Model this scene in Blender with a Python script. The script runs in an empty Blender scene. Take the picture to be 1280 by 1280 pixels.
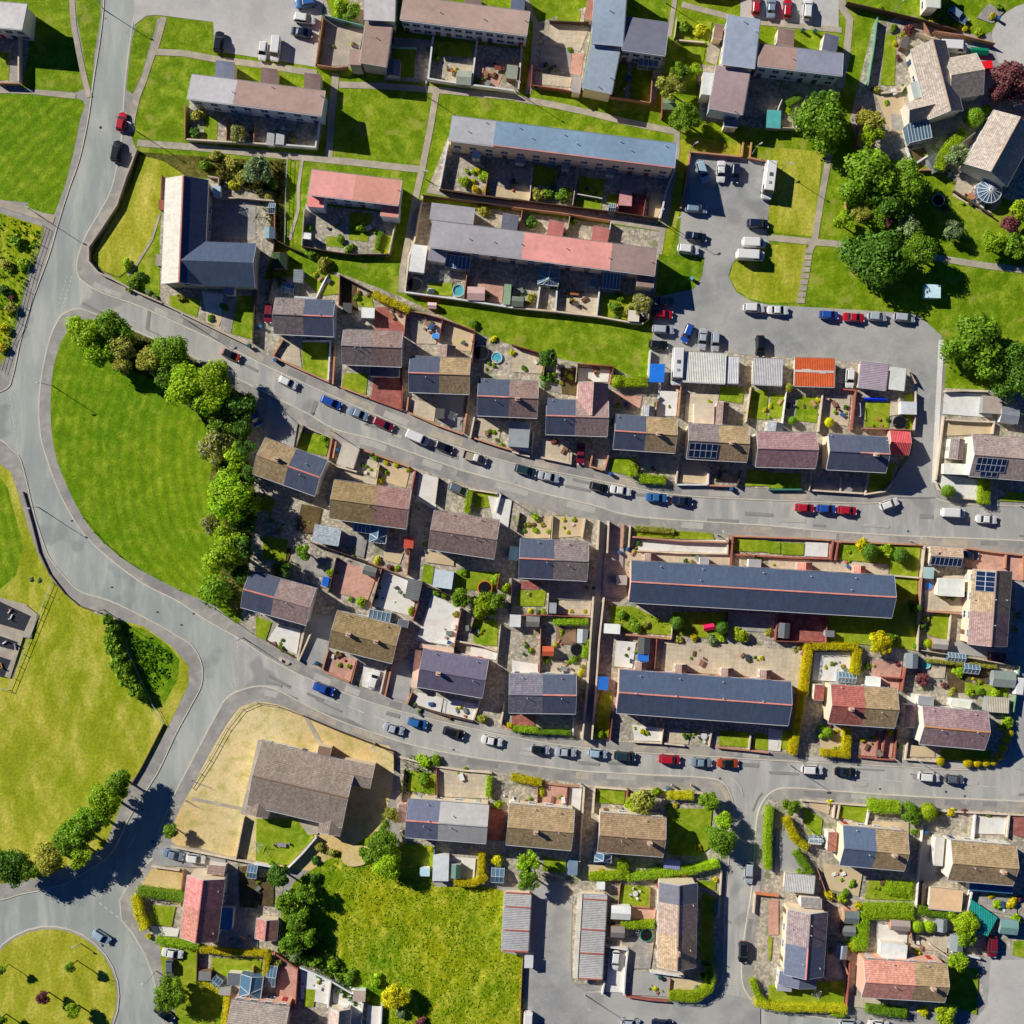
import bpy, bmesh, math, random
from mathutils import Vector, Matrix
R = random.Random(7)
S = 0.165; H = 230.0
sc = bpy.context.scene
COL = sc.collection
rad = math.radians

def G(px, py, h=0.0):
    k = S * (1 - h / H)
    return ((px - 640) * k, (640 - py) * k)

def p(c, r, s):
    out = []
    for t in s.split():
        a, b = t.split(',')
        out.append((c * 320 + float(a) / 4, r * 320 + float(b) / 4))
    return out

def f(s):
    return [tuple(float(v) for v in t.split(',')) for t in s.split()]

def lin(v):
    v /= 255.0
    return v / 12.92 if v <= 0.04045 else ((v + 0.055) / 1.055) ** 2.4

LUM = 1.0
def c(r, g, b, k=None):
    k = k or LUM
    return (min(lin(r) / k, .9), min(lin(g) / k, .9), min(lin(b) / k, .9), 1)

# ------------------------------------------------------------------ materials
def nodes(m):
    m.use_nodes = True
    nt = m.node_tree
    nt.nodes.clear()
    return nt

def N(nt, t, **kw):
    n = nt.nodes.new(t)
    for k, v in kw.items():
        if k.startswith('i_'):
            n.inputs[k[2:].replace('_', ' ')].default_value = v
        else:
            setattr(n, k, v)
    return n

def mth(nt, op, a, b=None):
    n = nt.nodes.new('ShaderNodeMath'); n.operation = op
    for i, v in enumerate((a, b)):
        if v is None: continue
        if isinstance(v, (int, float)): n.inputs[i].default_value = v
        else: nt.links.new(v, n.inputs[i])
    return n.outputs[0]

def ramp(nt, fac, stops):
    n = nt.nodes.new('ShaderNodeValToRGB')
    e = n.color_ramp.elements
    while len(e) < len(stops): e.new(0.5)
    for el, (pos, col) in zip(e, stops):
        el.position = pos; el.color = col if len(col) == 4 else (*col, 1)
    nt.links.new(fac, n.inputs[0])
    return n.outputs[0]

def mixc(nt, a, b, fac, mode='MIX'):
    n = nt.nodes.new('ShaderNodeMix'); n.data_type = 'RGBA'; n.blend_type = mode
    for sock, v in ((n.inputs[0], fac), (n.inputs[6], a), (n.inputs[7], b)):
        if isinstance(v, (int, float, tuple)): sock.default_value = v
        else: nt.links.new(v, sock)
    return n.outputs[2]

def noise(nt, vec, scale, detail=4, rough=.6, dist=0.0, dim='3D'):
    n = N(nt, 'ShaderNodeTexNoise')
    n.inputs['Scale'].default_value = scale; n.inputs['Detail'].default_value = detail
    n.inputs['Roughness'].default_value = rough; n.inputs['Distortion'].default_value = dist
    nt.links.new(vec, n.inputs['Vector'])
    return n.outputs['Fac']

def finish(nt, col, rough=.85, bump=None, bstr=.3, bdist=.05, spec=.25):
    b = N(nt, 'ShaderNodeBsdfPrincipled')
    b.inputs['Roughness'].default_value = rough
    b.inputs['Specular IOR Level'].default_value = spec
    if isinstance(col, tuple): b.inputs['Base Color'].default_value = col
    else: nt.links.new(col, b.inputs['Base Color'])
    if bump is not None:
        bn = N(nt, 'ShaderNodeBump'); bn.inputs['Strength'].default_value = bstr; bn.inputs['Distance'].default_value = bdist
        nt.links.new(bump, bn.inputs['Height']); nt.links.new(bn.outputs[0], b.inputs['Normal'])
    o = N(nt, 'ShaderNodeOutputMaterial')
    nt.links.new(b.outputs[0], o.inputs[0])
    return b

def gray(v): return (v, v, v, 1)

def coords(nt, kind):
    if kind == 'world':
        return N(nt, 'ShaderNodeNewGeometry').outputs['Position']
    return N(nt, 'ShaderNodeTexCoord').outputs['Object']

def scaled(nt, vec, s, rz=0):
    n = N(nt, 'ShaderNodeMapping'); n.inputs['Scale'].default_value = s; n.inputs['Rotation'].default_value = (0, 0, rz)
    nt.links.new(vec, n.inputs['Vector']); return n.outputs[0]

MATS = {}
def ground_mat(name, c1, c2, c3=None, s1=.05, s2=.6, s3=4.0, rough=.9, bstr=.4, bd=.06, grid=None, patch=None, dirt=.25, aniso=None, mow=None, speck=None):
    m = bpy.data.materials.new(name); nt = nodes(m)
    v = coords(nt, 'world')
    if aniso: v2 = scaled(nt, v, (1, aniso[0], 1), rad(aniso[1]))
    else: v2 = v
    n1 = noise(nt, v, s1, 5, .6, .4); n2 = noise(nt, v2, s2, 6, .65, .3); n3 = noise(nt, v, s3, 4, .7)
    col = mixc(nt, c1, c2, ramp(nt, n1, [(.36, gray(0)), (.64, gray(1))]))
    if c3: col = mixc(nt, col, c3, ramp(nt, n2, [(.46, gray(0)), (.72, gray(.85))]))
    k = ramp(nt, n3, [(.3, gray(1 - dirt)), (.7, gray(1 + dirt))])
    col = mixc(nt, col, k, 1.0, 'MULTIPLY')
    k2 = ramp(nt, n2, [(.32, gray(1 - dirt * .8)), (.68, gray(1 + dirt * .7))])
    col = mixc(nt, col, k2, 1.0, 'MULTIPLY')
    bump = n3
    if mow:   # faint mowing arcs round a centre point
        sx = N(nt, 'ShaderNodeVectorMath', operation='DISTANCE'); nt.links.new(v, sx.inputs[0]); sx.inputs[1].default_value = mow[0]
        w = mth(nt, 'SINE', mth(nt, 'ADD', mth(nt, 'MULTIPLY', sx.outputs['Value'], mow[1]), mth(nt, 'MULTIPLY', n1, 15.0)))
        w = mth(nt, 'MULTIPLY', w, n2)
        kk = ramp(nt, mth(nt, 'ADD', mth(nt, 'MULTIPLY', w, .8), .5), [(0, gray(1 - mow[2])), (1, gray(1 + mow[2]))])
        col = mixc(nt, col, kk, 1.0, 'MULTIPLY')
    if grid:
        sp = N(nt, 'ShaderNodeSeparateXYZ'); nt.links.new(scaled(nt, v, (1, 1, 1), rad(grid[2] if len(grid) > 2 else 4)), sp.inputs[0])
        gx = mth(nt, 'MULTIPLY', sp.outputs[0], 1 / grid[0]); gy = mth(nt, 'MULTIPLY', sp.outputs[1], 1 / grid[1])
        fx = mth(nt, 'FRACT', gx); fy = mth(nt, 'FRACT', gy)
        line = mth(nt, 'MAXIMUM', mth(nt, 'LESS_THAN', fx, .07), mth(nt, 'LESS_THAN', fy, .07))
        cb = N(nt, 'ShaderNodeCombineXYZ'); nt.links.new(mth(nt, 'FLOOR', gx), cb.inputs[0]); nt.links.new(mth(nt, 'FLOOR', gy), cb.inputs[1])
        wn = N(nt, 'ShaderNodeTexWhiteNoise'); nt.links.new(cb.outputs[0], wn.inputs['Vector'])
        kk = ramp(nt, wn.outputs['Value'], [(0, gray(.92)), (1, gray(1.06))])
        col = mixc(nt, col, kk, 1.0, 'MULTIPLY')
        col = mixc(nt, col, gray(.7), mth(nt, 'MULTIPLY', line, .7), 'MULTIPLY')
    if patch:
        n4 = noise(nt, scaled(nt, v, (1, 1, 1)), patch[1], 2, .5)
        col = mixc(nt, col, patch[0], ramp(nt, n4, [(.6, gray(0)), (.66, gray(patch[2]))]))
    if speck:
        vo = N(nt, 'ShaderNodeTexVoronoi'); vo.inputs['Scale'].default_value = speck[1]; nt.links.new(v, vo.inputs['Vector'])
        col = mixc(nt, col, speck[0], mth(nt, 'LESS_THAN', vo.outputs['Distance'], speck[2]))
    finish(nt, col, rough, bump, bstr, bd, .15)
    MATS[name] = m
    return m

def tint_mat(name, rough=.6, var=.12, scale=2.0, bstr=.15, spec=.3, metallic=0, coat=0, kind=None, detail=5):
    """material tinted by the object's own colour, with wear noise"""
    m = bpy.data.materials.new(name); nt = nodes(m)
    oi = N(nt, 'ShaderNodeObjectInfo')
    v = coords(nt, 'object')
    if kind is None or kind == 'flat':
        ad = N(nt, 'ShaderNodeVectorMath', operation='ADD'); nt.links.new(v, ad.inputs[0]); nt.links.new(oi.outputs['Location'], ad.inputs[1]); v = ad.outputs[0]
    n1 = noise(nt, v, scale, detail, .65, .2)
    n0 = noise(nt, v, scale * .12, 3, .5)
    k = ramp(nt, n1, [(.25, gray(1 - var)), (.75, gray(1 + var))])
    col = mixc(nt, oi.outputs['Color'], k, 1.0, 'MULTIPLY')
    col = mixc(nt, col, ramp(nt, n0, [(.3, gray(1 - var * .8)), (.7, gray(1 + var * .8))]), 1.0, 'MULTIPLY')
    bump = n1
    if kind in ('tile', 'slate', 'moss'):
        sp = N(nt, 'ShaderNodeSeparateXYZ'); nt.links.new(v, sp.inputs[0])
        cw, ch, amt = {'tile': (.36, .36, .2), 'slate': (.5, .3, .06), 'moss': (.36, .36, .2)}[kind]
        gy = mth(nt, 'MULTIPLY', sp.outputs[1], 1 / ch)
        fy = mth(nt, 'FRACT', mth(nt, 'ABSOLUTE', gy))
        row = mth(nt, 'FLOOR', gy)
        gx = mth(nt, 'ADD', mth(nt, 'MULTIPLY', sp.outputs[0], 1 / cw), mth(nt, 'MULTIPLY', row, .5))
        cb = N(nt, 'ShaderNodeCombineXYZ'); nt.links.new(mth(nt, 'FLOOR', gx), cb.inputs[0]); nt.links.new(row, cb.inputs[1])
        wn = N(nt, 'ShaderNodeTexWhiteNoise'); nt.links.new(cb.outputs[0], wn.inputs['Vector'])
        col = mixc(nt, col, ramp(nt, wn.outputs['Value'], [(0, gray(1 - amt)), (1, gray(1 + amt))]), 1.0, 'MULTIPLY')
        edge = mth(nt, 'GREATER_THAN', fy, .82)
        col = mixc(nt, col, gray(.62 if kind != 'slate' else .86), edge, 'MULTIPLY')
        bump = mth(nt, 'ADD', mth(nt, 'MULTIPLY', fy, -1.0), mth(nt, 'MULTIPLY', n1, .3))
        sc_ = mixc(nt, v, v, 0.0)
        st = noise(nt, scaled(nt, v, (1.6, .25, 1)), 1.0, 4, .6)      # rain streaks running down the slope
        col = mixc(nt, col, ramp(nt, st, [(.3, gray(.86)), (.7, gray(1.1))]), 1.0, 'MULTIPLY')
        if kind == 'moss':
            n5 = noise(nt, v, 1.3, 6, .75, .6)
            col = mixc(nt, col, c(96, 88, 50), ramp(nt, n5, [(.56, gray(0)), (.7, gray(.65))]))
            n6 = noise(nt, v, 3.1, 4, .75, .3)
            col = mixc(nt, col, c(50, 42, 30), ramp(nt, n6, [(.64, gray(0)), (.72, gray(.7))]))
            n7 = noise(nt, v, 2.3, 3, .7, .9)
            col = mixc(nt, col, c(190, 178, 150), ramp(nt, n7, [(.66, gray(0)), (.76, gray(.5))]))
    if kind == 'corr':
        sp = N(nt, 'ShaderNodeSeparateXYZ'); nt.links.new(v, sp.inputs[0])
        w = mth(nt, 'SINE', mth(nt, 'MULTIPLY', sp.outputs[0], 18.0))
        bump = w
        col = mixc(nt, col, ramp(nt, w, [(.0, gray(.85)), (1, gray(1.05))]), 1.0, 'MULTIPLY')
    b = finish(nt, col, rough, bump, bstr, .06, spec)
    b.inputs['Metallic'].default_value = metallic
    b.inputs['Coat Weight'].default_value = coat
    b.inputs['Coat Roughness'].default_value = .05
    MATS[name] = m
    return m

def foliage_mat(name, blossom=None):
    m = bpy.data.materials.new(name); nt = nodes(m)
    oi = N(nt, 'ShaderNodeObjectInfo'); ge = N(nt, 'ShaderNodeNewGeometry')
    v = coords(nt, 'object')
    n1 = noise(nt, v, 2.2, 3, .6)
    k = ramp(nt, ge.outputs['Random Per Island'], [(0, gray(.55)), (.6, gray(1.0)), (1, gray(1.55))])
    col = mixc(nt, oi.outputs['Color'], k, 1.0, 'MULTIPLY')
    col = mixc(nt, col, ramp(nt, n1, [(.3, (.8, .75, .6, 1)), (.7, (1.15, 1.15, 1.0, 1))]), 1.0, 'MULTIPLY')
    if blossom:
        n2 = noise(nt, v, 3.2, 2, .5)
        fac = mth(nt, 'MULTIPLY', mth(nt, 'GREATER_THAN', n2, .5), mth(nt, 'GREATER_THAN', ge.outputs['Random Per Island'], .35))
        col = mixc(nt, col, blossom, fac)
    d = N(nt, 'ShaderNodeBsdfPrincipled'); d.inputs['Roughness'].default_value = .55; d.inputs['Specular IOR Level'].default_value = .3
    t = N(nt, 'ShaderNodeBsdfTranslucent'); mx = N(nt, 'ShaderNodeMixShader'); mx.inputs[0].default_value = .3
    o = N(nt, 'ShaderNodeOutputMaterial')
    nt.links.new(col, d.inputs['Base Color'])
    cl = mixc(nt, col, (1.1, 1.25, .5, 1), 1.0, 'MULTIPLY'); nt.links.new(cl, t.inputs['Color'])
    nt.links.new(d.outputs[0], mx.inputs[1]); nt.links.new(t.outputs[0], mx.inputs[2]); nt.links.new(mx.outputs[0], o.inputs[0])
    MATS[name] = m
    return m

def glass_mat(name, col, alpha, rough=.08, spec=.6):
    m = bpy.data.materials.new(name); nt = nodes(m)
    b = finish(nt, col, rough, spec=spec)
    b.inputs['Alpha'].default_value = alpha
    MATS[name] = m; return m

def solar_mat():
    m = bpy.data.materials.new('solar_cells'); nt = nodes(m)
    v = coords(nt, 'object'); sp = N(nt, 'ShaderNodeSeparateXYZ'); nt.links.new(v, sp.inputs[0])
    l = mth(nt, 'MAXIMUM', mth(nt, 'LESS_THAN', mth(nt, 'FRACT', mth(nt, 'MULTIPLY', sp.outputs[0], 5.0)), .1), mth(nt, 'LESS_THAN', mth(nt, 'FRACT', mth(nt, 'MULTIPLY', sp.outputs[1], 5.0)), .1))
    col = mixc(nt, (.008, .022, .075, 1), (.03, .05, .11, 1), l)
    finish(nt, col, .22, spec=.5)
    MATS['solar_cells'] = m

# ------------------------------------------------------------------ mesh building
class MB:
    def __init__(s): s.v = []; s.f = []; s.mi = []; s.cur = 0
    def face(s, pts):
        n = len(s.v); s.v += [tuple(q) for q in pts]; s.f.append(tuple(range(n, n + len(pts)))); s.mi.append(s.cur)
    def hexa(s, b, t):
        n = len(s.v); s.v += [tuple(q) for q in b] + [tuple(q) for q in t]; k = len(b)
        s.f.append(tuple(n + i for i in reversed(range(k)))); s.f.append(tuple(n + k + i for i in range(k)))
        s.mi += [s.cur] * 2
        for i in range(k):
            j = (i + 1) % k; s.f.append((n + i, n + j, n + k + j, n + k + i)); s.mi.append(s.cur)
    def box(s, x0, x1, y0, y1, z0, z1, taper=0):
        a = [(x0, y0), (x1, y0), (x1, y1), (x0, y1)]
        t = taper
        b = [(x0 + t, y0 + t), (x1 - t, y0 + t), (x1 - t, y1 - t), (x0 + t, y1 - t)]
        s.hexa([(x, y, z0) for x, y in a], [(x, y, z1) for x, y in b])
    def cyl(s, x, y, z0, z1, r0, r1=None, n=10):
        r1 = r0 if r1 is None else r1
        s.hexa([(x + r0 * math.cos(6.2832 * i / n), y + r0 * math.sin(6.2832 * i / n), z0) for i in range(n)],
               [(x + r1 * math.cos(6.2832 * i / n), y + r1 * math.sin(6.2832 * i / n), z1) for i in range(n)])
    def bar(s, a, b, w, h=None):
        """box beam from a to b"""
        h = h or w; a = Vector(a); b = Vector(b); d = (b - a).normalized()
        u = d.cross(Vector((0, 0, 1)))
        if u.length < 1e-3: u = Vector((1, 0, 0))
        u.normalize(); w2 = u.cross(d).normalized()
        o = [(-w / 2, -h / 2), (w / 2, -h / 2), (w / 2, h / 2), (-w / 2, h / 2)]
        s.hexa([a + u * x + w2 * y for x, y in o], [b + u * x + w2 * y for x, y in o])
    def extrude(s, pts, z0, z1):
        s.hexa([(x, y, z0) for x, y in pts], [(x, y, z1) for x, y in pts])
    def mesh(s, name, mats):
        me = bpy.data.meshes.new(name); me.from_pydata(s.v, [], s.f)
        for m in (mats if isinstance(mats, (list, tuple)) else [mats]):
            me.materials.append(MATS[m] if isinstance(m, str) else m)
        if any(s.mi): me.polygons.foreach_set('material_index', s.mi)
        bm = bmesh.new(); bm.from_mesh(me); bmesh.ops.recalc_face_normals(bm, faces=bm.faces); bm.to_mesh(me); bm.free()
        me.update(); return me
    def build(s, name, mats, parent=None, color=None, loc=(0, 0, 0), rz=0):
        return obj(name, s.mesh(name, mats), parent, color, loc, rz)

def obj(name, me, parent=None, color=None, loc=(0, 0, 0), rz=0):
    o = bpy.data.objects.new(name, me); COL.objects.link(o)
    if parent: o.parent = parent
    o.location = loc; o.rotation_euler = (0, 0, rz)
    if color: o.color = color
    return o

def empty(name, loc, rz=0):
    o = bpy.data.objects.new(name, None); o.empty_display_size = .5; COL.objects.link(o)
    o.location = loc; o.rotation_euler = (0, 0, rz); return o

def poly_mesh(pts, z, name, m):
    """flat possibly concave polygon"""
    bm = bmesh.new(); vs = [bm.verts.new((x, y, z)) for x, y in pts]
    fc = bm.faces.new(vs)
    bm.normal_update()
    if fc.normal.z < 0: fc.normal_flip()
    bmesh.ops.triangulate(bm, faces=bm.faces[:])
    me = bpy.data.meshes.new(name); bm.to_mesh(me); bm.free(); me.materials.append(MATS[m]); return me

def smooth_line(pts, n=4):
    """Catmull-Rom through points"""
    out = []
    for i in range(len(pts) - 1):
        p0 = pts[max(i - 1, 0)]; p1 = pts[i]; p2 = pts[i + 1]; p3 = pts[min(i + 2, len(pts) - 1)]
        for k in range(n):
            t = k / n
            out.append(tuple(.5 * (2 * b + (cc - a) * t + (2 * a - 5 * b + 4 * cc - d) * t * t + (-a + 3 * b - 3 * cc + d) * t ** 3) for a, b, cc, d in zip(p0, p1, p2, p3)))
    out.append(pts[-1]); return out

def offset_line(pts, d):
    out = []
    for i, q in enumerate(pts):
        a = pts[max(i - 1, 0)]; b = pts[min(i + 1, len(pts) - 1)]
        if 0 < i < len(pts) - 1:
            d1 = Vector((q[0] - a[0], q[1] - a[1])).normalized(); d2 = Vector((b[0] - q[0], b[1] - q[1])).normalized()
            n1 = Vector((-d1.y, d1.x)); n2 = Vector((-d2.y, d2.x)); n = (n1 + n2)
            if n.length < .2: n = n1
            n.normalize(); k = 1 / max(n.dot(n1), .45)
        else:
            dd = Vector((b[0] - a[0], b[1] - a[1])).normalized(); n = Vector((-dd.y, dd.x)); k = 1
        out.append((q[0] + n.x * d * k, q[1] + n.y * d * k))
    return out

def strip(mb, pts, w, z0, z1, taper=0):
    L = offset_line(pts, w / 2); Rr = offset_line(pts, -w / 2)
    L2 = offset_line(pts, w / 2 - taper); R2 = offset_line(pts, -w / 2 + taper)
    for i in range(len(pts) - 1):
        mb.hexa([(*L[i], z0), (*L[i + 1], z0), (*Rr[i + 1], z0), (*Rr[i], z0)], [(*L2[i], z1), (*L2[i + 1], z1), (*R2[i + 1], z1), (*R2[i], z1)])

# ------------------------------------------------------------------ tags and labels
HOUSES = []      # (phrase, px, py)
AUTO = []        # (object, text, px, py)
def tag(o, label, cat, group=None):
    o['label'] = label; o['category'] = cat
    if group: o['group'] = group
    return o
def struct(o): o['kind'] = 'structure'; return o
def auto(o, text, cat, px, py, group=None):
    o['category'] = cat
    if group: o['group'] = group
    AUTO.append((o, text, px, py)); return o

def resolve_labels():
    byl = {}
    for o, text, px, py in AUTO:
        ph, hx, hy = min(HOUSES, key=lambda h: (h[1] - px) ** 2 + (h[2] - py) ** 2)
        dx, dy = px - hx, py - hy
        if abs(dx) > 1.8 * abs(dy): rel = 'right of' if dx > 0 else 'left of'
        elif abs(dy) > 1.8 * abs(dx): rel = 'below' if dy > 0 else 'above'
        else: rel = ('below' if dy > 0 else 'above') + (' right of' if dx > 0 else ' left of')
        byl.setdefault(f'{text} {rel} {ph}', []).append((o, px, py))
    for l, items in byl.items():
        if len(items) == 1: items[0][0]['label'] = l; continue
        xs = [i[1] for i in items]; ys = [i[2] for i in items]
        vert = (max(ys) - min(ys)) > (max(xs) - min(xs))
        items.sort(key=lambda i: i[2] if vert else i[1])
        n = len(items)
        a, b = ('uppermost', 'lowest') if vert else ('leftmost', 'rightmost')
        for k, (o, _, _) in enumerate(items):
            if k == 0: q = a
            elif k == n - 1: q = b
            else: q = ('second', 'third', 'fourth', 'fifth', 'sixth', 'seventh', 'eighth')[min(k - 1, 6)] + (' down' if vert else ' from left')
            o['label'] = f'{l}, {q}'
# ------------------------------------------------------------------ materials in use
LM = .76   # how bright a sunlit level surface renders, so that seen colours give base colours
def mk_materials():
    g = lambda a, b, cc: c(a, b, cc, LM)
    ground_mat('grass_green', g(94, 127, 6), g(118, 141, 14), g(142, 150, 44), .03, .35, 2.2, bstr=.7, bd=.14, dirt=.3, mow=((-85, 30, 0), 2.6, .05), patch=(g(164, 156, 74), .22, .45))
    ground_mat('grass_lush', g(90, 130, 4), g(112, 141, 10), g(132, 142, 36), .035, .35, 2.4, bstr=.8, bd=.16, dirt=.28, mow=((-40, 10, 0), 3.0, .14))
    ground_mat('grass_olive', g(136, 150, 18), g(160, 160, 42), g(186, 170, 84), .03, .22, 1.8, bstr=.7, bd=.14, dirt=.26, aniso=(.45, 35))
    ground_mat('grass_dry', g(206, 174, 118), g(226, 196, 146), g(140, 140, 56), .05, .4, 2.6, bstr=.5, bd=.1, dirt=.14)
    ground_mat('meadow', g(100, 136, 6), g(158, 160, 14), g(186, 176, 62), .045, .5, 1.6, bstr=.9, bd=.25, dirt=.32, aniso=(.5, 60))
    ground_mat('lawn', g(104, 136, 14), g(136, 150, 28), g(158, 158, 58), .07, .7, 3.0, bstr=.5, bd=.08, dirt=.2)
    ground_mat('scrub_ground', g(74, 80, 22), g(104, 98, 40), g(120, 110, 60), .07, .6, 2.0, bstr=.9, bd=.25, dirt=.35)
    ground_mat('asphalt_pale', g(163, 166, 157), g(146, 151, 146), g(174, 173, 163), .03, .3, 5, bstr=.15, dirt=.12, aniso=(.2, 20), patch=(g(120, 126, 124), .12, .5), speck=(g(60, 66, 70), .11, .035))
    ground_mat('asphalt_street', g(170, 167, 159), g(152, 151, 147), g(182, 177, 166), .04, .35, 5, bstr=.15, dirt=.13, aniso=(.2, 12), patch=(g(122, 122, 120), .1, .55), speck=(g(64, 66, 68), .1, .03))
    ground_mat('asphalt_dark', g(142, 142, 140), g(170, 166, 158), g(156, 154, 149), .05, .35, 5, bstr=.2, dirt=.15, patch=(g(126, 124, 122), .09, .5), speck=(g(50, 50, 52), .12, .03))
    ground_mat('lot_concrete', g(192, 187, 178), g(178, 174, 168), g(158, 156, 152), .06, .3, 4, bstr=.15, dirt=.09, patch=(g(166, 160, 150), .1, .5))
    ground_mat('pavement', g(154, 149, 141), g(138, 135, 131), g(170, 163, 152), .08, .4, 4, bstr=.15, dirt=.08, patch=(g(128, 124, 120), .16, .55))
    ground_mat('path_grey', g(172, 160, 140), g(154, 146, 134), g(186, 172, 150), .08, .5, 4, bstr=.2, dirt=.1)
    ground_mat('kerb_stone', g(204, 194, 172), g(188, 180, 162), None, .2, 1, 5, bstr=.1, dirt=.1)
    ground_mat('yard', g(170, 160, 142), g(138, 131, 118), g(210, 197, 174), .28, 1.5, 5, bstr=.4, bd=.08, dirt=.2, grid=(.9, .9, 8), patch=(g(96, 112, 44), .35, .55))
    ground_mat('patio_beige', g(202, 186, 160), g(184, 170, 148), g(160, 150, 130), .15, .7, 4, bstr=.2, dirt=.1, grid=(.9, .9))
    ground_mat('patio_grey', g(158, 152, 144), g(140, 136, 132), g(176, 166, 152), .15, .7, 4, bstr=.2, dirt=.1, grid=(.8, .8))
    ground_mat('patio_red', g(156, 92, 82), g(142, 84, 78), g(172, 118, 104), .15, .8, 4, bstr=.2, dirt=.12, grid=(.6, .3))
    ground_mat('patio_pink', g(208, 160, 140), g(186, 142, 124), g(150, 120, 108), .15, .8, 4, bstr=.2, dirt=.1, grid=(.6, .6, 45))
    ground_mat('gravel', g(206, 184, 146), g(190, 168, 134), g(168, 150, 124), .2, 1.2, 9, bstr=.5, dirt=.16)
    ground_mat('soil', g(104, 80, 58), g(84, 66, 50), g(86, 92, 36), .2, 1., 4, bstr=.7, bd=.1, dirt=.3)
    ground_mat('concrete_pale', g(234, 225, 210), g(214, 206, 194), g(184, 178, 168), .12, .6, 4, bstr=.15, dirt=.08)
    ground_mat('deck', g(146, 118, 92), g(124, 100, 80), None, .2, 1, 5, bstr=.3, dirt=.15, grid=(.15, 30, 3))
    ground_mat('rubber', g(44, 48, 56), g(54, 56, 62), None, .2, 1, 6, bstr=.2, dirt=.1)
    ground_mat('marking', g(214, 210, 200), g(188, 186, 180), g(150, 148, 144), .6, 2.5, 6, bstr=.1, dirt=.1)
    ground_mat('patch_dark', g(140, 137, 132), g(128, 126, 122), None, .2, .8, 5, bstr=.15, dirt=.08)
    ground_mat('patch_light', g(176, 171, 161), g(166, 161, 152), None, .2, .8, 5, bstr=.15, dirt=.08)
    tint_mat('roof_tile', .8, .1, 1.6, .5, .2, kind='tile')
    tint_mat('roof_slate', .6, .035, 1.6, .2, .3, kind='slate')
    tint_mat('roof_moss', .9, .14, 1.6, .5, .15, kind='moss')
    tint_mat('roof_flat', .8, .14, .9, .15, .25, kind='flat')
    tint_mat('roof_corrugated', .7, .2, 1.2, .5, .25, kind='corr')
    tint_mat('render_wall', .9, .07, 1.2, .15, .2)
    tint_mat('timber', .85, .2, 3.0, .3, .2)
    tint_mat('masonry', .9, .18, 3.5, .4, .15)
    tint_mat('plastic', .5, .05, 2, .05, .4)
    tint_mat('metal', .45, .06, 2, .05, .5)
    tint_mat('car_paint', .32, .025, .6, 0, .5, coat=.8)
    tint_mat('cloth', .9, .08, 4, .1, .1)
    tint_mat('skin', .6, .03, 4, .05, .3)
    foliage_mat('foliage'); foliage_mat('foliage_blossom', c(232, 226, 180, 1.5))
    tint_mat('bark', .95, .25, 3, .6, .1)
    glass_mat('window_glass', (.02, .035, .05, 1), 1, .08)
    glass_mat('car_glass', (.012, .018, .026, 1), 1, .07)
    glass_mat('roof_glass', c(120, 165, 195, 1.3), .72, .12)
    tint_mat('tyre', .9, .1, 4, .1, .1)
    solar_mat()
mk_materials()

def q(r, g, b, k=None):
    m_ = (r + g + b) / 3; e = .2 if r > g + 25 else 0
    return c(r + (m_ - r) * e, g + (m_ - g) * e, b + (m_ - b) * e, k or .58)     # roofs as seen on their lit slope
def w(r, g, b): return c(r, g, b, .84)
CH = q(80, 87, 104, .7); BG = q(124, 112, 108); BR = q(134, 108, 98); TAN = q(152, 130, 98); MV = q(146, 119, 112); GR = q(136, 136, 140)
RED = q(168, 88, 76); SAL = q(208, 130, 108); PINK = q(224, 118, 112); NAVY = q(75, 87, 108, .7); BLG = q(101, 114, 126); OLV = q(138, 118, 84)
DG = q(84, 86, 96); TC = q(176, 112, 92); TERRA = w(214, 140, 124)
WHITE = w(226, 216, 200); CREAM = w(226, 206, 176); PINKW = w(226, 176, 150); GREYW = w(170, 162, 152); BRICK = w(158, 112, 92); BLUEW = w(196, 206, 214)
FRAMEW = (.72, .73, .74, 1)

# shared small meshes
def shared():
    d = {}
    m = MB(); W, Hh = 1.5, 1.15
    for a in ((-W / 2, -W / 2 + .09, 0, Hh), (W / 2 - .09, W / 2, 0, Hh), (-W / 2 + .09, W / 2 - .09, 0, .09), (-W / 2 + .09, W / 2 - .09, Hh - .09, Hh), (-.04, .04, .09, Hh - .09)):
        m.box(a[0], a[1], -.05, .05, a[2], a[3])
    m.box(-W / 2 - .08, W / 2 + .08, -.05, .16, -.09, -.002)
    d['win'] = m.mesh('window', 'plastic')
    m = MB(); m.box(-W / 2 + .02, W / 2 - .02, -.03, .03, .02, Hh - .02); d['pane'] = m.mesh('pane', 'window_glass')
    m = MB(); m.box(-.48, .48, -.05, .05, 0, 2.05); m.box(-.3, .3, .05, .07, .25, .9); m.box(-.3, .3, .05, .07, 1.1, 1.85); d['door'] = m.mesh('door', 'plastic')
    m = MB(); m.cyl(0, 0, 0, .34, .12, .1); d['pot'] = m.mesh('chimney_pot', 'masonry')
    m = MB(); m.cyl(0, 0, 0, .62, .075, .075, 8); m.cyl(0, 0, .62, .72, .12, .1, 8); d['vent'] = m.mesh('vent_pipe', 'plastic')
    m = MB(); m.box(-.5, .5, -.5, .5, 0, .05); d['panel'] = m.mesh('solar_panel', 'solar_cells')
    return d
SH = shared()

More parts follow.
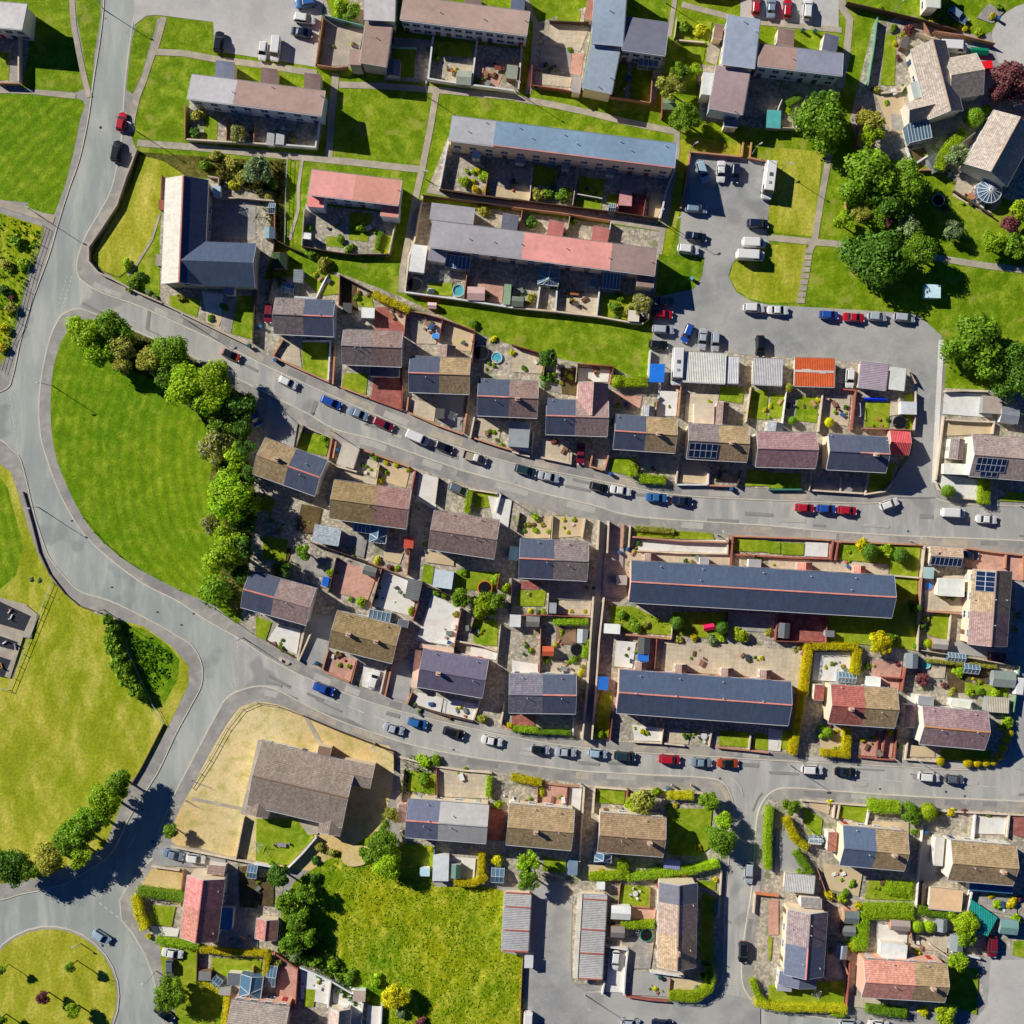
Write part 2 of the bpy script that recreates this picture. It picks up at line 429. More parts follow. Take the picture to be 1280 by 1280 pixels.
def frame(quad, axis, hs):
    """world frame of a roof from its four corners in the photo (TL TR BR BL), each at its own height"""
    P = [Vector(G(x, y, h)) for (x, y), h in zip(quad, hs)]
    cen = sum(P, Vector((0, 0))) / 4
    ex = ((P[1] - P[0]) + (P[2] - P[3])) / 2; ey = ((P[0] - P[3]) + (P[1] - P[2])) / 2
    if axis == 'h': d = ex; L = ex.length; D = ey.length
    else: d = -ey; L = ey.length; D = ex.length
    a = math.atan2(d.y, d.x)
    nx = Vector((math.cos(a), math.sin(a)))
    o = ex if axis == 'v' else ey
    D = abs(o.dot(Vector((-nx.y, nx.x))))
    return cen, L, D, a

def prof_z(prof, y):
    for (y0, z0), (y1, z1) in zip(prof, prof[1:]):
        if y0 - 1e-6 <= y <= y1 + 1e-6: return z0 + (z1 - z0) * (y - y0) / max(y1 - y0, 1e-6)
    return prof[0][1] if y < prof[0][0] else prof[-1][1]

def roof_mesh(prof, x0, x1, t, mat, name='roof'):
    m = MB()
    for (y0, z0), (y1, z1) in zip(prof, prof[1:]):
        m.hexa([(x0, y0, z0 - t), (x1, y0, z0 - t), (x1, y1, z1 - t), (x0, y1, z1 - t)], [(x0, y0, z0), (x1, y0, z0), (x1, y1, z1), (x0, y1, z1)])
    return m.mesh(name, mat)

def shell(root, L, D, kind, eaves, rise, segs, wall, ridge=None, inset=(.25, .3), t=.16, bargecol=FRAMEW, wall_name='wall', gutter=True, up=None):
    """walls, roof coverings, ridge, bargeboards and gutters under `root` (x along the ridge)"""
    if kind == 'gable': prof = [(-D / 2, eaves), (0, eaves + rise), (D / 2, eaves)]
    else: prof = [(-D / 2, eaves + rise), (D / 2, eaves)]                       # mono or flat, high on the -y side
    wx, wy = L / 2 - inset[0], D / 2 - inset[1]
    ys = [-wy] + ([0] if kind == 'gable' else []) + [wy]
    m = MB()
    a = [(y, prof_z(prof, y) - t - .012) for y in ys]
    sec = [(-wy, 0)] + a + [(wy, 0)]
    n = len(m.v)
    lo = [(-wx, y, z) for y, z in sec]; hi = [(wx, y, z) for y, z in sec]
    m.hexa(lo, hi)
    if up is None: wo = m.build(wall_name, 'render_wall', root, wall); host = root
    else: wo = None; host = root
    x = -L / 2
    for fr, mat, col in segs:
        x1 = x + L * fr
        obj('roof', roof_mesh(prof, x, x1, t, mat), host, col)
        x = x1
    for s in (-1, 1):
        xx = s * (L / 2); bm_ = MB()
        a0, a1 = sorted((xx + s * .003, xx + s * .06))
        lo_ = [(y, z - t - .1) for y, z in prof]; hi_ = [(y, z + .02) for y, z in reversed(prof)]
        bm_.hexa([(a0, y, z) for y, z in lo_ + hi_], [(a1, y, z) for y, z in lo_ + hi_])
        bm_.build('bargeboard', 'plastic', host, bargecol)
    if gutter:
        for s in (-1, 1):
            y = s * (D / 2 + .06); z = prof_z(prof, s * D / 2)
            g_ = MB(); g_.box(-L / 2, L / 2, min(y, y + s * .1), max(y, y + s * .1), z - .2, z - .06)
            g_.build('gutter', 'plastic', host, (.3, .3, .3, 1) if s > 0 else FRAMEW)
    if ridge:
        for u0, u1, col in ridge:
            r = MB(); xa, xb = -L / 2 + L * u0, -L / 2 + L * u1
            if kind == 'gable':
                z = eaves + rise; k = rise / (D / 2)
                r.hexa([(xa, -.2, z - .2 * k + .01), (xb, -.2, z - .2 * k + .01), (xb, .2, z - .2 * k + .01), (xa, .2, z - .2 * k + .01)], [(xa, -.07, z + .1), (xb, -.07, z + .1), (xb, .07, z + .1), (xa, .07, z + .1)])
            else:
                z = eaves + rise; r.box(xa, xb, -D / 2 - .02, -D / 2 + .2, z + .005, z + .12)
            r.build('ridge_cap', 'masonry', host, col)
    return prof

def house(label, phrase, quad, axis='h', segs=None, eaves=5.0, rise=1.9, wall=WHITE, kind='gable', ridge=None, chimneys=(), vents=(), solar=(), ext=(), cons=(), group=None, cat='house', name='semi_detached_house', windows=2, doors=True, doorcol=(.5, .05, .04, 1), winh=None, noaddr=False, skipwin=()):
    segs = segs or [(1, 'roof_tile', BR)]
    if kind == 'gable': hs = [eaves] * 4
    elif axis == 'h': hs = [eaves, eaves, eaves + rise, eaves + rise]
    else: hs = [eaves + rise, eaves, eaves, eaves + rise]
    cen, L, D, a = frame(quad, axis, hs)
    root = empty(name, (cen.x, cen.y, 0), a)
    tag(root, label, cat, group)
    cx = sum(x for x, y in quad) / 4; cy = sum(y for x, y in quad) / 4
    if not noaddr: HOUSES.append((phrase, cx, cy))
    if ridge is None and kind == 'gable':
        ridge = []; u = 0
        for fr, mat, col in segs:
            ridge.append((u, u + fr, TERRA if (mat == 'roof_slate' and col in (CH, NAVY)) else tuple(v * .9 for v in col[:3]) + (1,))); u += fr
    prof = shell(root, L, D, kind, eaves, rise, segs, wall, ridge)
    # windows and doors on the two long walls
    wy = D / 2 - .3
    nd = windows
    if nd:
        lev = (3.35, .95) if eaves > 4.4 else (.95,)
        for s in (-1, 1):
            if s in skipwin: continue
            for d in range(nd):
                xm = -L / 2 + L * (d + .5) / nd; wdt = L / nd
                for li, z in enumerate(lev):
                    for k, off in enumerate((-.27, .22)):
                        if li == len(lev) - 1 and k == (d % 2) and doors: continue
                        o = obj('window', SH['win'], root, FRAMEW, (xm + off * wdt, s * (wy + .02), z), 0 if s > 0 else math.pi)
                        obj('pane', SH['pane'], o)
                if doors:
                    off = (-.27, .22)[d % 2]
                    obj('door', SH['door'], root, R.choice([doorcol, (.6, .6, .6, 1), (.05, .08, .2, 1), (.25, .12, .06, 1)]), (xm + off * wdt, s * (wy + .04), .08), 0 if s > 0 else math.pi)
    fl = -1 if axis == 'h' else 1
    for u, v in chimneys:
        x = (u - .5) * L; y = fl * (v - .5) * D; zb = prof_z(prof, y) - .5; zt = eaves + rise + .75
        m = MB(); m.box(x - .42, x + .42, y - .32, y + .32, zb, zt); m.box(x - .48, x + .48, y - .38, y + .38, zt + .002, zt + .12)
        co = m.build('chimney', 'masonry', root, w(196, 178, 156))
        for dx in (-.2, .2): obj('chimney_pot', SH['pot'], co, w(200, 130, 100), (x + dx, y, zt + .1))
    for u, v in vents:
        x = (u - .5) * L; y = fl * (v - .5) * D
        obj('vent_pipe', SH['vent'], root, (.62, .62, .6, 1), (x, y, prof_z(prof, y) - .12))
    for u0, u1, v0, v1, nx, ny in solar:
        sl = math.atan2(rise, D / 2)
        for i in range(nx):
            for j in range(ny):
                u = u0 + (u1 - u0) * (i + .5) / nx; v = v0 + (v1 - v0) * (j + .5) / ny
                x = (u - .5) * L; y = fl * (v - .5) * D; z = prof_z(prof, y) + .1
                o = obj('solar_panel', SH['panel'], root, None, (x, y, z))
                o.rotation_euler = ((sl if y < 0 else -sl), 0, 0)
                o.scale = ((u1 - u0) * L / nx, (v1 - v0) * D / ny / math.cos(sl), 1)
                fm = MB()
                for x0, x1, y0, y1 in ((-.5, .5, -.5, -.46), (-.5, .5, .46, .5), (-.5, -.46, -.46, .46), (.46, .5, -.46, .46)): fm.box(x0, x1, y0, y1, .052, .07)
                fm.build('frame', 'metal', o, (.6, .62, .66, 1))
    for e in ext: extension(root, cen, a, **e)
    for e in cons: conservatory(root, cen, a, *e)
    return root

def extension(root, cen, a, quad, axis='h', kind='flat', eaves=2.5, rise=.0, mat='roof_flat', col=GR, wall=WHITE, name='extension', win=False, inset=(.08, .08)):
    hs = [eaves] * 4 if kind == 'gable' else ([eaves, eaves, eaves + rise, eaves + rise] if axis == 'h' else [eaves + rise, eaves, eaves, eaves + rise])
    ce, L, D, an = frame(quad, axis, hs)
    d = ce - cen
    lx = d.x * math.cos(-a) - d.y * math.sin(-a); ly = d.x * math.sin(-a) + d.y * math.cos(-a)
    prof = [(-D / 2, eaves), (0, eaves + rise), (D / 2, eaves)] if kind == 'gable' else [(-D / 2, eaves + rise), (D / 2, eaves)]
    t = .1; m = MB(); wx, wy = L / 2 - inset[0], D / 2 - inset[1]
    ys = [-wy] + ([0] if kind == 'gable' else []) + [wy]
    sec = [(-wy, 0)] + [(y, prof_z(prof, y) - t - .01) for y in ys] + [(wy, 0)]
    m.hexa([(-wx, y, z) for y, z in sec], [(wx, y, z) for y, z in sec])
    o = m.build(name, 'render_wall', root, wall, (lx, ly, 0), an - a)
    obj('roof', roof_mesh(prof, -L / 2, L / 2, t, mat), o, col)
    tr = MB()
    for s in (-1, 1):
        x0, x1 = sorted((s * (L / 2 + .003), s * (L / 2 + .05)))
        for (y0, z0), (y1, z1) in zip(prof, prof[1:]):
            tr.hexa([(x0, y0, z0 - t - .05), (x1, y0, z0 - t - .05), (x1, y1, z1 - t - .05), (x0, y1, z1 - t - .05)], [(x0, y0, z0 + .015), (x1, y0, z0 + .015), (x1, y1, z1 + .015), (x0, y1, z1 + .015)])
    tr.build('roof_trim', 'plastic', o, FRAMEW)
    if eaves > 1.9:
        dm = MB(); dm.box(-.4, .4, -wy - .05, -wy - .005, .05, min(eaves - .3, 2)); dm.build('door', 'plastic', o, (.5, .5, .5, 1))
    return o

def conservatory(root, cen, a, quad, style='lean', h=2.3, glass=None, nbar=6):
    ce, L, D, an = frame(quad, 'h', [h] * 4)
    d = ce - cen
    lx = d.x * math.cos(-a) - d.y * math.sin(-a); ly = d.x * math.sin(-a) + d.y * math.cos(-a)
    m = MB(); x0, x1, y0, y1 = -L / 2, L / 2, -D / 2, D / 2
    fr = MB(); b = .11
    dw = MB(); dw.box(x0, x1, y0, y1, 0, .6)
    if style == 'lean':
        zt = h + .5
        m.hexa([(x0, y0, .6), (x1, y0, .6), (x1, y1, .6), (x0, y1, .6)], [(x0, y0, h), (x1, y0, h), (x1, y1, zt), (x0, y1, zt)])
        for i in range(nbar + 1):
            x = x0 + (x1 - x0) * i / nbar
            fr.bar((x, y0, h + .04), (x, y1, zt + .04), b)
        fr.bar((x0, y0, h + .03), (x1, y0, h + .03), b); fr.bar((x0, y1, zt + .03), (x1, y1, zt + .03), b)
    else:
        zt = h + .9; r = min(L, D) * .3; A = (0, y1, zt); Bp = (0, y0 + r, zt)
        m.hexa([(x0, y0, .6), (x1, y0, .6), (x1, y1, .6), (x0, y1, .6)], [(x0, y0, h), (x1, y0, h), (x1, y1, h), (x0, y1, h)])
        m.face([(x0, y0, h), (x1, y0, h), Bp]); m.face([(x1, y0, h), (x1, y1, h), A, Bp]); m.face([(x0, y1, h), (x0, y0, h), Bp, A])
        fr.bar((A[0], A[1], zt + .03), (Bp[0], Bp[1], zt + .03), b * 1.6)
        for q_ in ((x0, y0), (x1, y0), (x0, (y0 + y1) / 2), (x1, (y0 + y1) / 2), (0, y0), (x0 / 2, y0), (x1 / 2, y0), (x0, y1), (x1, y1)):
            e = Bp if q_[1] < y1 * .4 - .01 else A
            fr.bar((q_[0], q_[1], h + .04), (e[0], e[1], zt + .04), b)
        for a_, b_ in (((x0, y0), (x1, y0)), ((x0, y0), (x0, y1)), ((x1, y0), (x1, y1))): fr.bar((*a_, h + .03), (*b_, h + .03), b)
    for q_ in ((x0, y0), (x1, y0), (x0, y1), (x1, y1), (0, y0)): fr.box(q_[0] - .05, q_[0] + .05, q_[1] - .05, q_[1] + .05, .6, h)
    o = m.build('conservatory', 'roof_glass', root, None, (lx, ly, 0), an - a)
    fr.build('frame', 'plastic', o, FRAMEW); dw.build('dwarf_wall', 'render_wall', o, WHITE)

def shed(px, py, wpx, dpx, ang, col, wall, text, kind='gable', h=2.0, rise=.45, mat='roof_flat', axis=None, cat='shed', name='garden_shed', door=True):
    """small free-standing building, (px,py) roof centre, size in px, ang image-clockwise degrees"""
    k = S * (1 - h / H); x, y = G(px, py, h)
    L, D = wpx * k, dpx * k; rz = -rad(ang)
    if axis is None: axis = 'h' if L >= D else 'v'
    if axis == 'v': L, D = D, L; rz -= math.pi / 2
    root = empty(name, (x, y, 0), rz)
    auto(root, text, cat, px, py)
    prof = [(-D / 2, h), (0, h + rise), (D / 2, h)] if kind == 'gable' else [(-D / 2, h + rise * .4), (D / 2, h)]
    t = .07; wx, wy = L / 2 - .08, D / 2 - .08
    ys = [-wy] + ([0] if kind == 'gable' else []) + [wy]
    sec = [(-wy, 0)] + [(yy, prof_z(prof, yy) - t - .01) for yy in ys] + [(wy, 0)]
    m = MB(); m.hexa([(-wx, a, b) for a, b in sec], [(wx, a, b) for a, b in sec]); m.build('wall', 'timber', root, wall)
    obj('roof', roof_mesh(prof, -L / 2, L / 2, t, mat), root, col)
    if door and h > 1.5:
        dm = MB(); dm.box(-.4, .4, -wy - .05, -wy - .005, .05, min(h - .15, 1.85)); dm.build('door', 'timber', root, tuple(v * .8 for v in wall[:3]) + (1,))
    tr = MB()
    for s in (-1, 1):
        x0, x1 = sorted((s * (L / 2 + .003), s * (L / 2 + .035)))
        for (y0, z0), (y1, z1) in zip(prof, prof[1:]):
            tr.hexa([(x0, y0, z0 - t - .04), (x1, y0, z0 - t - .04), (x1, y1, z1 - t - .04), (x0, y1, z1 - t - .04)], [(x0, y0, z0 + .012), (x1, y0, z0 + .012), (x1, y1, z1 + .012), (x0, y1, z1 + .012)])
    tr.build('roof_trim', 'timber', root, tuple(min(v * 1.3 + .05, .8) for v in wall[:3]) + (1,))
    return root

def greenhouse(px, py, wpx, dpx, ang, text):
    h = 1.7; k = S * (1 - h / H); x, y = G(px, py, h); L, D = wpx * k, dpx * k
    root = empty('greenhouse', (x, y, 0), -rad(ang)); auto(root, text, 'greenhouse', px, py)
    x0, x1, y0, y1 = -L / 2, L / 2, -D / 2, D / 2
    m = MB(); sec = [(y0, .25), (y0, h - .3), (0, h + .4), (y1, h - .3), (y1, .25)]
    m.hexa([(x0, a, b) for a, b in sec], [(x1, a, b) for a, b in sec]); m.build('glazing', 'roof_glass', root)
    fr = MB(); n = max(3, int(L / .7))
    for i in range(n + 1):
        xx = x0 + L * i / n
        fr.bar((xx, y0, h - .28), (xx, 0, h + .43), .07); fr.bar((xx, y1, h - .28), (xx, 0, h + .43), .07)
        fr.box(xx - .03, xx + .03, y0 - .03, y0 + .03, .25, h - .3); fr.box(xx - .03, xx + .03, y1 - .03, y1 + .03, .25, h - .3)
    fr.bar((x0, 0, h + .43), (x1, 0, h + .43), .09); fr.bar((x0, y0, h - .28), (x1, y0, h - .28), .07); fr.bar((x0, y1, h - .28), (x1, y1, h - .28), .07)
    fr.build('frame', 'metal', root, (.7, .72, .72, 1))
    b = MB(); b.box(x0, x1, y0, y1, 0, .25); b.build('base', 'masonry', root, (.3, .28, .26, 1))

# ------------------------------------------------------------------ boundaries
def boundary(pts, text, kind='fence', h=1.7, col=None, th=None, px=None):
    P = [G(x, y) for x, y in pts]
    mx = sum(x for x, y in pts) / len(pts); my = sum(y for x, y in pts) / len(pts)
    o0 = P[0]; L = [(x - o0[0], y - o0[1]) for x, y in P]
    nm = {'fence': 'timber_fence', 'wall': 'garden_wall', 'rail': 'metal_railing', 'mesh': 'mesh_fence'}[kind]
    root = empty(nm, (o0[0], o0[1], 0)); auto(root, text, {'fence': 'fence', 'wall': 'wall', 'rail': 'railing', 'mesh': 'fence'}[kind], mx, my)
    if kind == 'wall':
        col = col or w(186, 160, 132); th = th or .26
        m = MB(); strip(m, L, th, 0, h); m.build('masonry', 'masonry', root, col)
        m = MB(); strip(m, L, th + .1, h + .002, h + .09, .03); m.build('coping', 'masonry', root, tuple(min(v * 1.2, .8) for v in col[:3]) + (1,))
    elif kind == 'fence':
        col = col or w(132, 92, 66); th = th or .09
        for a, b in zip(L, L[1:]):
            m = MB(); strip(m, [a, b], th, .05, h)
            strip(m, [a, b], th + .07, h + .002, h + .05); m.build('fence_panel', 'timber', root, col)
        for a in L:
            m = MB(); m.box(a[0] - .06, a[0] + .06, a[1] - .06, a[1] + .06, 0, h + .12); m.build('post', 'timber', root, tuple(v * .85 for v in col[:3]) + (1,))
    else:
        col = col or (.35, .37, .36, 1)
        m = MB(); zs = (h, h * .5) if kind == 'rail' else (h, h * .66, h * .33, .1)
        for z in zs: strip(m, L, .06 if kind == 'rail' else .03, z - .05, z)
        tot = 0
        if kind == 'mesh':
            for a, b in zip(L, L[1:]):
                d = math.dist(a, b); n = max(1, int(d / .25))
                for i in range(n + 1):
                    t = i / n; x = a[0] + (b[0] - a[0]) * t; y = a[1] + (b[1] - a[1]) * t
                    m.box(x - .012, x + .012, y - .012, y + .012, 0, h - .06)
        m.build('rails', 'metal', root, col)
        pm = None; cnt = 0
        for a, b in zip(L, L[1:]):
            d = math.dist(a, b); n = max(1, int(d / 2.6))
            for i in range(n):
                t = i / n; x = a[0] + (b[0] - a[0]) * t; y = a[1] + (b[1] - a[1]) * t
                if pm is None:
                    mm = MB(); mm.box(-.04, .04, -.04, .04, 0, h + .05); pm = mm.mesh('post', 'metal')
                obj('post', pm, root, col, (x, y, 0))
    return root

# ------------------------------------------------------------------ plants
def rand_unit(r):
    z = r.uniform(-1, 1); a = r.uniform(0, 6.2832); s = math.sqrt(1 - z * z); return Vector((s * math.cos(a), s * math.sin(a), z))

def leaf(m, pos, nrm, size, r):
    u = nrm.cross(Vector((r.uniform(-1, 1), r.uniform(-1, 1), r.uniform(-1, 1))))
    if u.length < 1e-3: u = Vector((1, 0, 0))
    u.normalize(); v = nrm.cross(u); a = size; b = size * r.uniform(.5, .8)
    m.face([pos - u * a, pos - v * b * .9 + u * a * .1, pos + u * a, pos + v * b])

def crown_mesh(seed, nl=14, leaves=2200, size=.085, spread=1.0, flat=.8, name='crown', core=True, mat='foliage'):
    r = random.Random(seed); m = MB(); lumps = []
    for i in range(nl):
        a = i * 2.4 + r.uniform(-.5, .5); rr = math.sqrt((i + .5) / nl) * .7 * spread * r.uniform(.6, 1.25)
        z = (1 - (rr / .9) ** 2) * .5 * r.uniform(.3, 1.1) - .15 + r.uniform(-.22, .18)
        lumps.append((Vector((rr * math.cos(a), rr * math.sin(a), z * flat)), r.uniform(.15, .41)))
    lumps.append((Vector((0, 0, .12)), .45))
    tot = sum(l[1] ** 2 for l in lumps)
    for pos, rl in lumps:
        n = int(leaves * rl * rl / tot)
        for k in range(n):
            d = rand_unit(r)
            if d.z < -.35: d.z *= -.6; d.normalize()
            rad_ = rl * (r.uniform(.72, 1.08) if r.random() < .8 else r.uniform(1.0, 1.28))
            q_ = pos + Vector((d.x, d.y, d.z * .85)) * rad_
            nn = (d + rand_unit(r) * .75 + Vector((0, 0, .35))).normalized()
            leaf(m, q_, nn, size * r.uniform(.6, 1.25), r)
    if core:
        for pos, rl in lumps:
            k = rl * .74
            pts = []
            for zz, rr in ((-.8, .55), (-.1, 1), (.55, .75), (.9, .2)):
                pts.append([pos + Vector((math.cos(j * 1.0472) * rr * k, math.sin(j * 1.0472) * rr * k, zz * k * .85)) for j in range(6)])
            for A, B in zip(pts, pts[1:]): m.hexa(A, B)
    return m.mesh(name, mat)

CROWNS = [crown_mesh(s) for s in range(5)]
CROWN_BIG = [crown_mesh(20 + s, 26, 5200, .055) for s in range(4)]
CROWN_SPARSE = [crown_mesh(40 + s, 16, 1100, .075, 1.05, .9, core=False) for s in range(2)]
CROWN_BLOSSOM = [crown_mesh(60 + s, 18, 2600, .07, mat='foliage_blossom') for s in range(2)]
BUSHES = [crown_mesh(80 + s, 7, 520, .15, .8, .8, 'bush') for s in range(5)]
def ball_mesh(seed, n=900):
    r = random.Random(seed); m = MB()
    for k in range(n):
        d = rand_unit(r)
        if d.z < -.3: continue
        leaf(m, d * r.uniform(.9, 1.03), (d + rand_unit(r) * .5).normalized(), .085 * r.uniform(.7, 1.2), r)
    pts = []
    for zz, rr in ((-.9, .4), (-.4, .82), (.2, .88), (.65, .62), (.86, .2)):
        pts.append([Vector((math.cos(j * .7854) * rr, math.sin(j * .7854) * rr, zz)) for j in range(8)])
    for A, B in zip(pts, pts[1:]): m.hexa(A, B)
    return m.mesh('clipped_bush', 'foliage')
BALL = [ball_mesh(s) for s in range(2)]
def trunk_mesh(seed):
    r = random.Random(seed); m = MB()
    m.cyl(0, 0, 0, .55, .06, .042, 8)
    for i in range(6):
        a = i * 1.05 + r.uniform(-.2, .2); z = r.uniform(.32, .55)
        e = Vector((.36 * math.cos(a), .36 * math.sin(a), z + r.uniform(.15, .3))); s0 = Vector((0, 0, z)); mid = (s0 + e) / 2 + Vector((0, 0, .03))
        m.bar(s0, mid, .036); m.bar(mid, e, .022)
    return m.mesh('trunk', 'bark')
TRUNKS = [trunk_mesh(s) for s in range(3)]

GREEN = c(104, 136, 28, .6); BRIGHT = c(136, 164, 26, .6); DARK = c(76, 112, 32, .62); OLIVE = c(146, 146, 62, .6); YEL = c(190, 178, 12, .74); PURP = c(122, 72, 80, .7); LIME = c(146, 168, 22, .7); GREYG = c(126, 146, 104, .66); YG = c(192, 188, 32, .66)
CW = {id(GREEN): 'green', id(BRIGHT): 'bright green', id(DARK): 'dark green', id(OLIVE): 'olive', id(YEL): 'yellow', id(PURP): 'purple-leaved', id(LIME): 'lime green', id(GREYG): 'grey-green', id(YG): 'yellow-green'}

def jit(col, s=.12):
    k = 1 + R.uniform(-s, s); g = R.uniform(-.05, .05)
    return (col[0] * k * (1 + g), col[1] * k, col[2] * k * (1 - g), 1)

def tree(px, py, rpx, h, col, kind='crown', group=None, text=None):
    rw = rpx * S * 1.12; hc = max(h - rw * .75, h * .45)
    x, y = G(px, py, hc)
    root = empty('tree', (x, y, 0), R.uniform(0, 6.28))
    auto(root, text or f'{CW[id(col)]} broad-crowned tree', 'tree', px, py, group)
    me = R.choice({'crown': CROWNS, 'big': CROWN_BIG, 'sparse': CROWN_SPARSE, 'blossom': CROWN_BLOSSOM}[kind])
    o = obj('crown', me, root, jit(col), (0, 0, hc)); s = rw * 1.02
    o.scale = (s, s * R.uniform(.92, 1.08), max(min(s * 1.05, (h - hc) * 1.5), s * .7))
    t = obj('trunk', R.choice(TRUNKS), root, c(92, 76, 60)); k = hc / .55; t.scale = (min(k, rw * 1.9) * .8, min(k, rw * 1.9) * .8, k)
    return root

def bush(px, py, rpx, col, h=None, ball=False, kind=None, text=None, group=None):
    rw = rpx * S * 1.08; h = h or rw * 1.2
    x, y = G(px, py, h * .5)
    nm = 'clipped_bush' if ball else 'bush'
    me = R.choice(BALL if ball else (CROWN_BLOSSOM if kind == 'blossom' else BUSHES))
    s = rw * (1.0 if ball else 1.12)
    o = obj(nm, me, None, jit(col), (x, y, (.7 if ball else .35) * h), R.uniform(0, 6.28))
    o.scale = (s, s * R.uniform(.9, 1.1), h * (.62 if ball else .75))
    auto(o, text or (f'{CW[id(col)]} clipped round bush' if ball else f'{CW[id(col)]} {"large" if rpx > 11 else "small" if rpx < 6 else "leafy"} bush'), 'bush', px, py, group)
    return o

def hedge(pts, wpx, h, col, text=None, rough=.06):
    P = [G(x, y, h) for x, y in pts]; wd = wpx * S
    mx = sum(x for x, y in pts) / len(pts); my = sum(y for x, y in pts) / len(pts)
    o0 = P[0]; L = [(x - o0[0], y - o0[1]) for x, y in P]; r = random.Random(int(mx * 13 + my))
    m = MB(); strip(m, L, wd * .8, 0, h * .9, .12); wob = lambda t: .1 * math.sin(t * 1.1 + mx) + .08 * math.sin(t * 2.9 + my)
    for (a, b) in zip(L, L[1:]):
        A = Vector((*a, 0)); B = Vector((*b, 0)); d = B - A; ln = d.length + wd * .3; d.normalize(); nrm = Vector((-d.y, d.x, 0))
        for k in range(int(ln * wd * 75)):
            t = r.uniform(-wd * .15, ln - wd * .15); s = r.uniform(-.5, .5) * wd
            edge = max(0, abs(s) / wd * 2 - .8) * 1.2
            pos = A + d * t + nrm * s + Vector((0, 0, h * (1 - edge * .25) + r.uniform(-rough, rough) + wob(t)))
            leaf(m, pos, (Vector((0, 0, 1)) + nrm * (s / wd) * .8 + rand_unit(r) * .6).normalized(), .1 * r.uniform(.7, 1.3), r)
        for sd in (-1, 1):
            for k in range(int(ln * h * 26)):
                t = r.uniform(-wd * .15, ln - wd * .15); z = r.uniform(.05, h)
                pos = A + d * t + nrm * sd * (wd / 2 + r.uniform(-rough, rough) * .6 + wob(t + sd)) + Vector((0, 0, z))
                leaf(m, pos, (nrm * sd + rand_unit(r) * .6).normalized(), .1 * r.uniform(.7, 1.3), r)
        for e, sg in ((A - d * wd * .15, -1), (A + d * (ln - wd * .15), 1)):
            for k in range(int(wd * h * 14)):
                pos = e + nrm * r.uniform(-.5, .5) * wd + Vector((0, 0, r.uniform(.05, h)))
                leaf(m, pos, (d * sg + rand_unit(r) * .6).normalized(), .1 * r.uniform(.7, 1.3), r)
    o = m.build('hedge', 'foliage', None, jit(col, .05), (o0[0], o0[1], 0))
    auto(o, text or f'{CW[id(col)]} trimmed hedge', 'hedge', mx, my); return o

def ground_cover(pts, n, size, hgt, col, name, label, mat='foliage', z0=.0, upright=.6):
    """uncountable low growth over a polygon: one object"""
    P = [G(x, y) for x, y in pts]; r = random.Random(n)
    xs = [a for a, b in P]; ys = [b for a, b in P]; m = MB()
    def inside(x, y):
        k = False; j = len(P) - 1
        for i in range(len(P)):
            if (P[i][1] > y) != (P[j][1] > y) and x < (P[j][0] - P[i][0]) * (y - P[i][1]) / (P[j][1] - P[i][1]) + P[i][0]: k = not k
            j = i
        return k
    c_ = 0; tries = 0
    while c_ < n and tries < n * 12:
        tries += 1
        x = r.uniform(min(xs), max(xs)); y = r.uniform(min(ys), max(ys))
        if not inside(x, y): continue
        # tussocks: clumped density
        if math.sin(x * .9 + 2 * math.sin(y * .4)) * math.sin(y * .8 + 1.7 * math.sin(x * .33)) < r.uniform(-1.2, .5): continue
        for j in range(3):
            nn = (Vector((0, 0, 1 - upright)) + rand_unit(r)).normalized()
            leaf(m, Vector((x + r.uniform(-.2, .2), y + r.uniform(-.2, .2), z0 + r.uniform(.1, hgt))), nn, size * r.uniform(.6, 1.4), r)
        c_ += 1
    o = m.build(name, mat, None, col); o['kind'] = 'stuff'; o['label'] = label; o['category'] = 'vegetation'; return o

